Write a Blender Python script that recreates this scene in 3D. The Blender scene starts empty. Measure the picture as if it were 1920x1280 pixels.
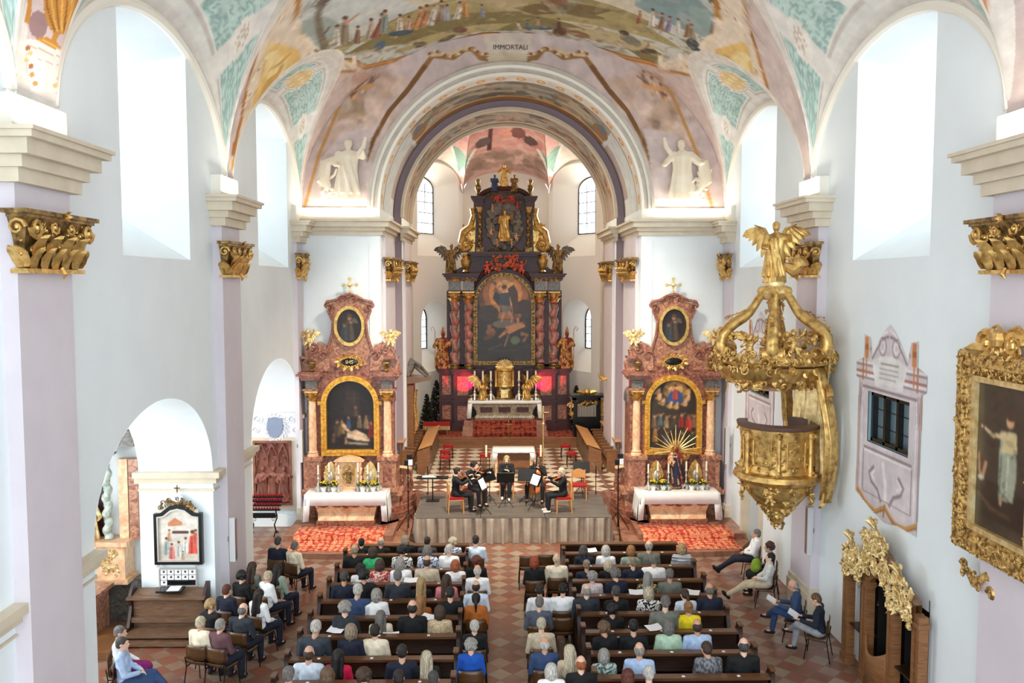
import bpy, bmesh, math, random
import numpy as np
from mathutils import Vector, Matrix
C = bpy.context.scene.collection
scene = bpy.context.scene
R = math.radians

# ---------------------------------------------------------------- camera, world, large lights, exposure
F_PX = 1600.0
CAM = np.array([-0.55, 0.0, 7.35])
PITCH = math.atan((640-531)/F_PX)
YAW = math.atan(30/F_PX*math.cos(PITCH))
FWD = np.array([math.sin(YAW)*math.cos(PITCH), math.cos(YAW)*math.cos(PITCH), -math.sin(PITCH)])
RGT = np.array([math.cos(YAW), -math.sin(YAW), 0.0]); UPV = np.cross(RGT, FWD)
cd = bpy.data.cameras.new('camera'); cam = bpy.data.objects.new('camera', cd); C.objects.link(cam)
cd.sensor_width = 36; cd.sensor_fit = 'HORIZONTAL'; cd.lens = F_PX/1920*36; cd.clip_start = 0.05; cd.clip_end = 500
cam.matrix_world = Matrix(((RGT[0], UPV[0], -FWD[0], CAM[0]), (RGT[1], UPV[1], -FWD[1], CAM[1]), (RGT[2], UPV[2], -FWD[2], CAM[2]), (0, 0, 0, 1)))
scene.camera = cam
w = bpy.data.worlds.new('sky'); scene.world = w; w.use_nodes = True
bg = w.node_tree.nodes['Background']; bg.inputs[0].default_value = (0.82, 0.93, 1.0, 1); bg.inputs[1].default_value = 2.9
scene.view_settings.view_transform = 'Standard'; scene.view_settings.look = 'None'
scene.view_settings.exposure = 0.52; scene.view_settings.gamma = 1; scene.view_settings.use_curve_mapping = False
def area(name, loc, rot, sx, sy, power, col=(1, 1, 1), spread=180):
    l = bpy.data.lights.new(name, 'AREA'); l.shape = 'RECTANGLE'; l.size = sx; l.size_y = sy; l.energy = power; l.color = col; l.spread = R(spread)
    o = bpy.data.objects.new(name, l); C.objects.link(o); o.location = loc; o.rotation_euler = rot; return o
# daylight through the windows behind each embrasure (outside the wall openings)
for s in (-1, 1):
    for yc, e in ((15.2, 60), (23.0, 60)):
        area('window_daylight', (s*8.3, yc, 10.2), (0, R(90*s), 0), 3.6, 2.4, e, (0.95, 0.98, 1.0))
for yc, e in ((15.4, 120), (23.4, 90)):
    area('chapel_daylight', (-10.6, yc-1.0, 3.4), (0, R(-90), 0), 3.0, 3.0, e, (1.0, 0.98, 0.94))
for s, e in ((-1, 330), (1, 330)):
    area('apse_daylight', (s*4.6-0.1, 39.6, 10.3), (0, R(90*s), R(30*s)), 2.4, 1.6, e, (1.0, 0.94, 0.78))
# lamps standing on the cornices, shining up on the vault
for s in (-1, 1):
    for y0, y1, e in ((10.4, 11.7, 13), (18.1, 19.3, 13)):
        area('cornice_lamp', (s*6.1, (y0+y1)/2, 9.22), (R(180), R(-14*s), 0), 0.3, 1.1, e, (1.0, 0.9, 0.74))
    area('cornice_lamp', (s*5.2, 25.7, 9.34), (R(180), 0, 0), 1.9, 0.15, 22, (1.0, 0.9, 0.76))
for s in (-1, 1):
    l = bpy.data.lights.new('red_spot', 'SPOT'); l.energy = 190; l.color = (1.0, 0.02, 0.1); l.spot_size = R(62); l.spot_blend = 0.5; l.shadow_soft_size = 0.08
    o = bpy.data.objects.new('red_spot', l); C.objects.link(o); o.location = (-0.2+s*1.35, 34.9, 3.0)
    o.rotation_euler = Vector((s*0.45, 1.0, 0.35)).to_track_quat('-Z', 'Y').to_euler()
    l2 = bpy.data.lights.new('red_spot', 'SPOT'); l2.energy = 28; l2.color = (1.0, 0.04, 0.12); l2.spot_size = R(70); l2.spot_blend = 0.6; l2.shadow_soft_size = 0.08
    o = bpy.data.objects.new('red_spot', l2); C.objects.link(o); o.location = (-0.2+s*1.9, 34.7, 4.1)
    o.rotation_euler = Vector((s*0.1, 0.8, 1.4)).to_track_quat('-Z', 'Y').to_euler()
area('stage_light', (0, 19.2, 13.2), (R(30), 0, 0), 1.6, 1.0, 420, (1.0, 0.9, 0.74), 80)
area('unseen_chancel_light', (-0.1, 31.0, 12.6), (R(-10), 0, 0), 1.5, 1.5, 150, (1.0, 0.84, 0.62), 150)  # last one: unseen lamp in mid-air, added without a fixture

# ---------------------------------------------------------------- measuring helpers
def ray(x, y): return FWD+RGT*((x-960)/F_PX)-UPV*((y-640)/F_PX)
def at(x, y, X=None, Y=None, Z=None):
    d = ray(x, y)
    t = (X-CAM[0])/d[0] if X is not None else ((Y-CAM[1])/d[1] if Y is not None else (Z-CAM[2])/d[2])
    return Vector(CAM+t*d)
def on_cyl(x, y, cx, cz, a, b):                 # where the line of sight meets a barrel running along Y
    d = ray(x, y); ox, oz = CAM[0]-cx, CAM[2]-cz
    A = (d[0]/a)**2+(d[2]/b)**2; B = 2*(ox*d[0]/a/a+oz*d[2]/b/b); K = (ox/a)**2+(oz/b)**2-1
    D = B*B-4*A*K
    t = (-B+math.sqrt(max(D, 0)))/2/A; q = CAM+t*d
    return math.degrees(math.atan2((q[2]-cz)/b, -(q[0]-cx)/a)), q[1]

# ---------------------------------------------------------------- objects
def tag(o, label=None, cat=None, group=None, kind=None):
    if label: o['label'] = label
    if cat: o['category'] = cat
    if group: o['group'] = group
    if kind: o['kind'] = kind
    return o
def empty(name, loc, label=None, cat=None, group=None, rz=0):
    o = bpy.data.objects.new(name, None); C.objects.link(o); o.location = loc; o.rotation_euler = (0, 0, rz); o.empty_display_size = 0.1
    return tag(o, label, cat, group)
def copy_tree(o, parent=None, keep=True):
    c = o.copy(); C.objects.link(c)
    if parent is not None: c.parent = parent
    for ch in list(o.children): copy_tree(ch, c)
    return c
def link_mesh(name, me, mats, parent=None):
    for m in (mats if isinstance(mats, (list, tuple)) else [mats]): me.materials.append(m)
    o = bpy.data.objects.new(name, me); C.objects.link(o)
    if parent is not None: o.parent = parent
    return o
class MB:
    def __init__(s): s.v = []; s.f = []; s.m = []; s.mi = 0; s.T = None
    def _add(s, vs, fs):
        o = len(s.v)
        if s.T is not None: vs = [tuple(s.T @ Vector(v)) for v in vs]
        s.v += [tuple(v) for v in vs]; s.f += [tuple(i+o for i in f) for f in fs]; s.m += [s.mi]*len(fs)
        return s
    def box(s, c, d, rz=0, taper=1.0):
        x, y, z = d[0]/2, d[1]/2, d[2]/2; cs, sn = math.cos(rz), math.sin(rz); vs = []
        for sz in (-1, 1):
            k = taper if sz > 0 else 1
            for sx, sy in ((-1, -1), (1, -1), (1, 1), (-1, 1)):
                a, b = sx*x*k, sy*y*k
                vs.append((c[0]+a*cs-b*sn, c[1]+a*sn+b*cs, c[2]+sz*z))
        return s._add(vs, [(0, 3, 2, 1), (4, 5, 6, 7), (0, 1, 5, 4), (1, 2, 6, 5), (2, 3, 7, 6), (3, 0, 4, 7)])
    def bb(s, a, b): return s.box([(a[i]+b[i])/2 for i in range(3)], [abs(b[i]-a[i]) for i in range(3)])
    def quad(s, *p): return s._add(p, [tuple(range(len(p)))])
    def grid(s, rows, cu=False, cv=False):
        n, m = len(rows), len(rows[0]); fs = []
        for i in range(n-(0 if cv else 1)):
            for j in range(m-(0 if cu else 1)):
                fs.append((i*m+j, i*m+(j+1) % m, ((i+1) % n)*m+(j+1) % m, ((i+1) % n)*m+j))
        return s._add([p for r in rows for p in r], fs)
    def tube(s, pts, r, n=8, caps=True, flat=1.0):
        pts = [Vector(p) for p in pts]; N = len(pts); rr = r if isinstance(r, (list, tuple)) else [r]*N
        rows = []; pn = None
        for i, p in enumerate(pts):
            t = (pts[min(i+1, N-1)]-pts[max(i-1, 0)])
            if t.length < 1e-9: t = Vector((0, 0, 1))
            t.normalize()
            if pn is None:
                a = Vector((0, 0, 1)) if abs(t.z) < 0.9 else Vector((1, 0, 0)); pn = t.cross(a).normalized()
            else:
                pn = pn-t*pn.dot(t)
                if pn.length < 1e-6: pn = t.orthogonal()
                pn.normalize()
            b = t.cross(pn)
            rows.append([tuple(p+(pn*math.cos(2*math.pi*k/n)+b*flat*math.sin(2*math.pi*k/n))*rr[i]) for k in range(n)])
        o = len(s.v); s.grid(rows, cu=True)
        if caps:
            s.f += [tuple(o+k for k in range(n))[::-1], tuple(o+(N-1)*n+k for k in range(n))]; s.m += [s.mi]*2
        return s
    def lathe(s, prof, c=(0, 0, 0), n=16, a0=0, a1=360, sx=1, sy=1):
        full = abs(a1-a0-360) < 1e-6; k = n if full else n+1
        rows = [[(c[0]+r*sx*math.cos(R(a0+(a1-a0)*j/n)), c[1]+r*sy*math.sin(R(a0+(a1-a0)*j/n)), c[2]+z) for j in range(k)] for r, z in prof]
        return s.grid(rows, cu=full)
    def sph(s, c, r, n=8, sx=1, sy=1, sz=1, rz=0):
        rows = []; cs, sn = math.cos(rz), math.sin(rz)
        for i in range(n//2+1):
            a = math.pi*i/(n//2)-math.pi/2
            row = []
            for j in range(n):
                x = r*sx*max(math.cos(a), 0.001)*math.cos(2*math.pi*j/n); y = r*sy*max(math.cos(a), 0.001)*math.sin(2*math.pi*j/n)
                row.append((c[0]+x*cs-y*sn, c[1]+x*sn+y*cs, c[2]+r*sz*math.sin(a)))
            rows.append(row)
        return s.grid(rows, cu=True)
    def prism(s, pts, z0, z1, ax='z'):           # outline extruded along an axis
        n = len(pts)
        def mk(p, h): return (p[0], p[1], h) if ax == 'z' else ((h, p[0], p[1]) if ax == 'x' else (p[0], h, p[1]))
        vs = [mk(p, z0) for p in pts]+[mk(p, z1) for p in pts]
        fs = [tuple(range(n))[::-1], tuple(range(n, 2*n))]+[(i, (i+1) % n, n+(i+1) % n, n+i) for i in range(n)]
        return s._add(vs, fs)
    def ring(s, outer, inner, z0, z1, ax='y', closed=True):     # a frame between two outlines with the same count
        n = len(outer)
        def mk(p, h): return (p[0], p[1], h) if ax == 'z' else ((h, p[0], p[1]) if ax == 'x' else (p[0], h, p[1]))
        rows = [[mk(p, z0) for p in inner], [mk(p, z0) for p in outer], [mk(p, z1) for p in outer], [mk(p, z1) for p in inner]]
        return s.grid(rows, cu=closed, cv=True)
    def scroll(s, c, u, v, r=0.1, turns=1.5, th=0.02, n=14, tail=0.0, hand=1, k=5):   # spiral volute in the u,v plane
        c, u, v = Vector(c), Vector(u), Vector(v); pts = []; rr = []
        for i in range(n+1):
            t = i/n; a = hand*t*turns*2*math.pi; q = r*(0.12+0.88*(1-t))
            pts.append(c+u*(q*math.cos(a))+v*(q*math.sin(a))); rr.append(th*(0.55+0.45*(1-t)))
        if tail: pts.insert(0, pts[0]-v*hand*tail); rr.insert(0, th*0.5)
        s.tube(pts, rr, k); s.sph(c, th*1.1, 6)
        return s
    def leaf(s, c, d, nrm, L=0.15, W=0.07, bend=0.4, n=5):      # curled acanthus leaf
        c, d, nrm = Vector(c), Vector(d).normalized(), Vector(nrm).normalized(); sd = d.cross(nrm).normalized(); rows = []
        for i in range(n+1):
            t = i/n; wv = W*(0.35+0.9*math.sin(math.pi*(0.1+0.85*t)))*(1+0.14*(i % 2)); a = bend*2.4*t; p = c+d*(L*math.sin(a)/(bend*2.4))+nrm*(L*(1-math.cos(a))/(bend*2.4)) if bend > 0.02 else c+d*L*t
            wv *= (1 if t < 1 else 0.35); rows.append([tuple(p-sd*wv/2-nrm*W*0.04), tuple(p+nrm*W*0.22), tuple(p+sd*wv/2-nrm*W*0.04), tuple(p-nrm*W*0.08)])
        return s.grid(rows, cu=True)
    def build(s, name, mats, parent=None, smooth=True, loc=None):
        me = bpy.data.meshes.new(name); me.from_pydata(s.v, [], s.f); me.update()
        if len(set(s.m)) > 1: me.polygons.foreach_set('material_index', s.m)
        if smooth and len(me.polygons):
            me.polygons.foreach_set('use_smooth', [True]*len(me.polygons))
            me.set_sharp_from_angle(angle=R(38))
        o = link_mesh(name, me, mats, parent)
        if loc is not None: o.location = loc
        return o
def fix(o):                                     # consistent outward normals
    bm = bmesh.new(); bm.from_mesh(o.data); bmesh.ops.recalc_face_normals(bm, faces=bm.faces); bm.to_mesh(o.data); bm.free(); return o
def structure(o): o['kind'] = 'structure'; return o

# ---------------------------------------------------------------- materials
def lin(c): return tuple((x/12.92 if x <= 0.04045 else ((x+0.055)/1.055)**2.4) for x in c[:3])+(1,)
def new_mat(name):
    m = bpy.data.materials.new(name); m.use_nodes = True; nt = m.node_tree; b = nt.nodes['Principled BSDF']; return m, nt, b
def mat(name, c, rough=0.6, metal=0, c2=None, scale=6, dist=0, bump=0, bscale=30, lo=0.35, hi=0.65, coord='Object', stretch=None, emit=0, sheen=0):
    m, nt, b = new_mat(name); N = nt.nodes.new; L = nt.links.new
    b.inputs['Roughness'].default_value = rough; b.inputs['Metallic'].default_value = metal; b.inputs['Base Color'].default_value = lin(c)
    if c2 is not None or bump:
        tc = N('ShaderNodeTexCoord'); src = tc.outputs[coord]
        if stretch:
            mp = N('ShaderNodeMapping'); mp.inputs['Scale'].default_value = stretch; L(src, mp.inputs[0]); src = mp.outputs[0]
    if c2 is not None:
        n = N('ShaderNodeTexNoise'); n.inputs['Scale'].default_value = scale; n.inputs['Detail'].default_value = 6; n.inputs['Distortion'].default_value = dist; L(src, n.inputs['Vector'])
        r = N('ShaderNodeValToRGB'); r.color_ramp.elements[0].position = lo; r.color_ramp.elements[1].position = hi
        r.color_ramp.elements[0].color = lin(c); r.color_ramp.elements[1].color = lin(c2); L(n.outputs[0], r.inputs[0]); L(r.outputs[0], b.inputs['Base Color'])
    if bump:
        n2 = N('ShaderNodeTexNoise'); n2.inputs['Scale'].default_value = bscale; n2.inputs['Detail'].default_value = 4; L(src, n2.inputs['Vector'])
        bp = N('ShaderNodeBump'); bp.inputs['Strength'].default_value = bump; bp.inputs['Distance'].default_value = 0.02; L(n2.outputs[0], bp.inputs['Height']); L(bp.outputs[0], b.inputs['Normal'])
    if emit: b.inputs['Emission Color'].default_value = lin(c); b.inputs['Emission Strength'].default_value = emit
    return m
def mat_paint(name, rough=0.75, gloss=None):    # reads the painted colour stored on the mesh, with a little plaster grain
    m, nt, b = new_mat(name); N = nt.nodes.new; L = nt.links.new
    a = N('ShaderNodeAttribute'); a.attribute_name = 'paint'; tc = N('ShaderNodeTexCoord'); n = N('ShaderNodeTexNoise'); n.inputs['Scale'].default_value = 3.0; n.inputs['Detail'].default_value = 8
    L(tc.outputs['Object'], n.inputs['Vector']); mr = N('ShaderNodeMapRange'); mr.inputs[1].default_value = 0.3; mr.inputs[2].default_value = 0.7; mr.inputs[3].default_value = 0.86; mr.inputs[4].default_value = 1.08
    L(n.outputs[0], mr.inputs[0]); mx = N('ShaderNodeVectorMath'); mx.operation = 'SCALE'; L(a.outputs['Color'], mx.inputs[0]); L(mr.outputs[0], mx.inputs['Scale']); L(mx.outputs[0], b.inputs['Base Color'])
    b.inputs['Roughness'].default_value = rough
    return m
def mat_tiles(name, side, cols, rot=45, grout=0.02, gcol=(0.4, 0.36, 0.32), rough=0.35, jit=0.35):
    # square slabs: colour 1 and colour 2 alternate, every slab a shade of its own
    m, nt, b = new_mat(name); N = nt.nodes.new; L = nt.links.new
    tc = N('ShaderNodeTexCoord'); mp = N('ShaderNodeMapping'); mp.inputs['Rotation'].default_value = (0, 0, R(rot)); mp.inputs['Scale'].default_value = (1/side, 1/side, 1); L(tc.outputs['Object'], mp.inputs[0])
    sx = N('ShaderNodeSeparateXYZ'); L(mp.outputs[0], sx.inputs[0])
    def M(op, a, bb=None, c=None):
        n = N('ShaderNodeMath'); n.operation = op
        for i, x in enumerate((a, bb, c)):
            if x is None: continue
            if isinstance(x, (int, float)): n.inputs[i].default_value = x
            else: L(x, n.inputs[i])
        return n.outputs[0]
    fx, fy = M('FLOOR', sx.outputs[0]), M('FLOOR', sx.outputs[1])
    ch = M('ABSOLUTE', M('MODULO', M('ADD', fx, fy), 2)); ch = M('GREATER_THAN', ch, 0.5)
    cb = N('ShaderNodeCombineXYZ'); L(fx, cb.inputs[0]); L(fy, cb.inputs[1]); wn = N('ShaderNodeTexWhiteNoise'); wn.noise_dimensions = '3D'; L(cb.outputs[0], wn.inputs['Vector'])
    def ramp(cs, f):
        r = N('ShaderNodeValToRGB'); e = r.color_ramp.elements; e[0].color = lin(cs[0]); e[1].color = lin(cs[-1]); e[0].position = 0; e[1].position = 1
        for i, c in enumerate(cs[1:-1]): q = e.new((i+1)/(len(cs)-1)); q.color = lin(c)
        L(f, r.inputs[0]); return r.outputs[0]
    ns = N('ShaderNodeTexNoise'); ns.inputs['Scale'].default_value = 3; ns.inputs['Detail'].default_value = 7; L(tc.outputs['Object'], ns.inputs['Vector'])
    f = M('ADD', M('MULTIPLY', wn.outputs['Value'], 1-jit), M('MULTIPLY', ns.outputs[0], jit))
    mx = N('ShaderNodeMix'); mx.data_type = 'RGBA'; L(ch, mx.inputs[0]); L(ramp(cols[0], f), mx.inputs[6]); L(ramp(cols[1], f), mx.inputs[7])
    gx = M('PINGPONG', sx.outputs[0], 0.5); gy = M('PINGPONG', sx.outputs[1], 0.5); g = M('LESS_THAN', M('MINIMUM', gx, gy), grout)
    m2 = N('ShaderNodeMix'); m2.data_type = 'RGBA'; L(g, m2.inputs[0]); L(mx.outputs[2], m2.inputs[6]); m2.inputs[7].default_value = lin(gcol)
    L(m2.outputs[2], b.inputs['Base Color']); b.inputs['Roughness'].default_value = rough
    return m
def mat_carpet(name, c1, c2, c3, sc=7):
    m, nt, b = new_mat(name); N = nt.nodes.new; L = nt.links.new
    tc = N('ShaderNodeTexCoord'); mp = N('ShaderNodeMapping'); mp.inputs['Scale'].default_value = (sc, sc*1.0, sc); L(tc.outputs['Object'], mp.inputs[0]); nz = N('ShaderNodeTexNoise'); nz.inputs['Scale'].default_value = 2.2; L(mp.outputs[0], nz.inputs['Vector']); va = N('ShaderNodeVectorMath'); L(mp.outputs[0], va.inputs[0]); L(nz.outputs['Color'], va.inputs[1])
    v = N('ShaderNodeTexVoronoi'); v.inputs['Scale'].default_value = 1; v.inputs['Randomness'].default_value = 0.35; L(va.outputs[0], v.inputs['Vector'])
    r = N('ShaderNodeValToRGB'); e = r.color_ramp.elements; e[0].position = 0.12; e[0].color = lin(c3); e[1].position = 0.62; e[1].color = lin(c2)
    q = e.new(0.3); q.color = lin(c1); q = e.new(0.42); q.color = lin(c3); q = e.new(0.5); q.color = lin(c1)
    L(v.outputs['Distance'], r.inputs[0]); L(r.outputs[0], b.inputs['Base Color']); b.inputs['Roughness'].default_value = 0.95
    return m
def mat_wood(name, c, c2, rough=0.35, sc=3, st=(1, 1, 12)):
    return mat(name, c, rough, 0, c2, sc, 1.2, stretch=st, lo=0.3, hi=0.7)
M = {}
M['white'] = mat('white_plaster', (0.945, 0.975, 0.985), 0.8, c2=(0.93, 0.96, 0.972), scale=1.2)
M['cream'] = mat('cream_stone', (0.87, 0.82, 0.73), 0.7, c2=(0.83, 0.78, 0.69), scale=3)
M['lilac'] = mat('lilac_plaster', (0.86, 0.83, 0.855), 0.8, c2=(0.84, 0.805, 0.83), scale=1.5)
M['offwhite'] = mat('ivory_plaster', (0.95, 0.93, 0.88), 0.8)
M['gold'] = mat('gilding', (0.93, 0.77, 0.47), 0.36, 0.8, c2=(0.6, 0.45, 0.24), scale=9, lo=0.4, hi=0.75, bump=0.25, bscale=60)
M['gold_pale'] = mat('pale_gilding', (0.98, 0.9, 0.68), 0.4, 0.6, c2=(0.84, 0.7, 0.44), scale=8, bump=0.2, bscale=50)
M['gold_dark'] = mat('aged_gilding', (0.7, 0.57, 0.36), 0.45, 0.7, c2=(0.34, 0.25, 0.14), scale=10, bump=0.3, bscale=60)
M['gold_frame'] = mat('carved_gilding', (0.88, 0.73, 0.45), 0.42, 0.7, c2=(0.5, 0.36, 0.18), scale=14, lo=0.42, hi=0.62, bump=0.6, bscale=40)
M['marble_red'] = mat('red_marble', (0.42, 0.2, 0.15), 0.3, 0, (0.68, 0.47, 0.38), 5, 2.5)
M['marble_dark'] = mat('dark_red_marble', (0.3, 0.09, 0.07), 0.42, 0, (0.16, 0.06, 0.05), 4, 2.0)
M['marble_pink'] = mat('pink_marble', (0.78, 0.58, 0.46), 0.3, 0, (0.52, 0.3, 0.23), 5, 2.5)
M['marble_peach'] = mat('peach_marble', (0.95, 0.83, 0.66), 0.3, 0, (0.85, 0.62, 0.47), 3, 2)
M['marble_grey'] = mat('grey_marble', (0.5, 0.48, 0.45), 0.3, 0, (0.3, 0.27, 0.25), 6, 2.5)
M['marble_twist'] = mat('green_pink_marble', (0.45, 0.42, 0.36), 0.25, 0, (0.72, 0.45, 0.42), 6, 1.5)
M['relief_red'] = mat('red_relief_stone', (0.45, 0.24, 0.19), 0.45, 0, (0.56, 0.34, 0.27), 6)
M['wood_dark'] = mat_wood('dark_pew_wood', (0.16, 0.095, 0.065), (0.24, 0.15, 0.1), 0.32)
M['wood_rail'] = mat_wood('sheen_pew_wood', (0.34, 0.22, 0.14), (0.44, 0.3, 0.2), 0.28)  # lighter brown holds the sheen of the pew ledges in its colour
M['wood_bench'] = mat_wood('walnut_wood', (0.52, 0.4, 0.31), (0.38, 0.27, 0.19), 0.4)
M['wood_mid'] = mat_wood('oak_wood', (0.55, 0.37, 0.22), (0.42, 0.27, 0.16), 0.4)
M['wood_light'] = mat_wood('beech_wood', (0.82, 0.6, 0.36), (0.75, 0.52, 0.3), 0.4)
M['wood_conf'] = mat_wood('confessional_wood', (0.62, 0.43, 0.27), (0.45, 0.29, 0.17), 0.45)
M['wood_ply'] = mat_wood('brown_plywood', (0.36, 0.24, 0.13), (0.3, 0.2, 0.11), 0.3)
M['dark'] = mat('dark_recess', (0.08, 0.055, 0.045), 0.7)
M['black'] = mat('black_metal', (0.05, 0.05, 0.055), 0.4, 0.3)
M['blackwood'] = mat('black_lacquer', (0.05, 0.05, 0.05), 0.25)
M['steel'] = mat('steel', (0.6, 0.6, 0.6), 0.3, 0.9)
M['cloth'] = mat('white_cloth', (0.95, 0.95, 0.94), 0.85)
M['skirt'] = mat('taupe_cloth', (0.66, 0.6, 0.54), 0.85, c2=(0.6, 0.54, 0.48), scale=4)
M['stage'] = mat('stage_boards', (0.33, 0.31, 0.29), 0.4, c2=(0.42, 0.39, 0.36), scale=1.5, stretch=(1, 3, 1))
M['redcloth'] = mat('red_upholstery', (0.6, 0.07, 0.07), 0.85)
M['paper'] = mat('paper', (0.96, 0.96, 0.97), 0.8)
M['candle'] = mat('candle_wax', (0.97, 0.93, 0.84), 0.5)
M['silver'] = mat('silvered_metal', (0.85, 0.83, 0.8), 0.35, 0.6)
M['leafgreen'] = mat('leaves', (0.1, 0.2, 0.07), 0.7, c2=(0.2, 0.33, 0.12), scale=30)
M['fir'] = mat('fir_needles', (0.07, 0.11, 0.08), 0.8, c2=(0.12, 0.17, 0.1), scale=20)
M['yellow'] = mat('yellow_flowers', (0.93, 0.8, 0.2), 0.7)
M['relief_white'] = mat('white_stucco', (0.92, 0.92, 0.94), 0.6)
M['relief_blue'] = mat('blue_grey_field', (0.5, 0.55, 0.64), 0.6)
M['grey_box'] = mat('grey_enamel', (0.8, 0.8, 0.8), 0.5)
M['polychrome'] = mat('polychrome_robe', (0.45, 0.14, 0.12), 0.45, 0.1, (0.78, 0.58, 0.3), 9, 1, lo=0.45, hi=0.6)
M['cream_fig'] = mat('flesh_paint', (0.85, 0.66, 0.52), 0.6)
M['paint'] = mat_paint('fresco_paint'); M['oil'] = mat_paint('oil_paint', 0.4)
M['teal'] = mat('teal_field', (0.62, 0.76, 0.72), 0.8)
mg, nt, b = new_mat('window_glass'); N = nt.nodes.new; tr = N('ShaderNodeBsdfTransparent'); gl = N('ShaderNodeBsdfGlossy'); gl.inputs['Roughness'].default_value = 0.05; mxs = N('ShaderNodeMixShader'); mxs.inputs[0].default_value = 0.1
nt.links.new(tr.outputs[0], mxs.inputs[1]); nt.links.new(gl.outputs[0], mxs.inputs[2]); nt.links.new(mxs.outputs[0], nt.nodes['Material Output'].inputs[0]); M['glass'] = mg
M['floor'] = mat_tiles('nave_slabs', 0.34, [[(0.4, 0.24, 0.19), (0.56, 0.34, 0.26), (0.47, 0.32, 0.27), (0.62, 0.42, 0.31)], [(0.42, 0.36, 0.31), (0.62, 0.54, 0.46), (0.5, 0.34, 0.27), (0.7, 0.61, 0.5)]], 45, 0.016)
M['checker'] = mat_tiles('chancel_slabs', 0.48, [[(0.42, 0.27, 0.2), (0.5, 0.33, 0.25)], [(0.78, 0.73, 0.63), (0.84, 0.8, 0.72)]], 45, 0.008, rough=0.3)
M['carpet'] = mat_carpet('carpet', (0.84, 0.42, 0.3), (0.7, 0.2, 0.15), (0.93, 0.72, 0.52), 6)
M['carpet_red'] = mat_carpet('red_carpet', (0.5, 0.13, 0.08), (0.34, 0.07, 0.05), (0.66, 0.36, 0.24), 5)
M['steps'] = mat('step_stone', (0.52, 0.33, 0.26), 0.35, c2=(0.64, 0.47, 0.38), scale=3, dist=1)

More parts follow.
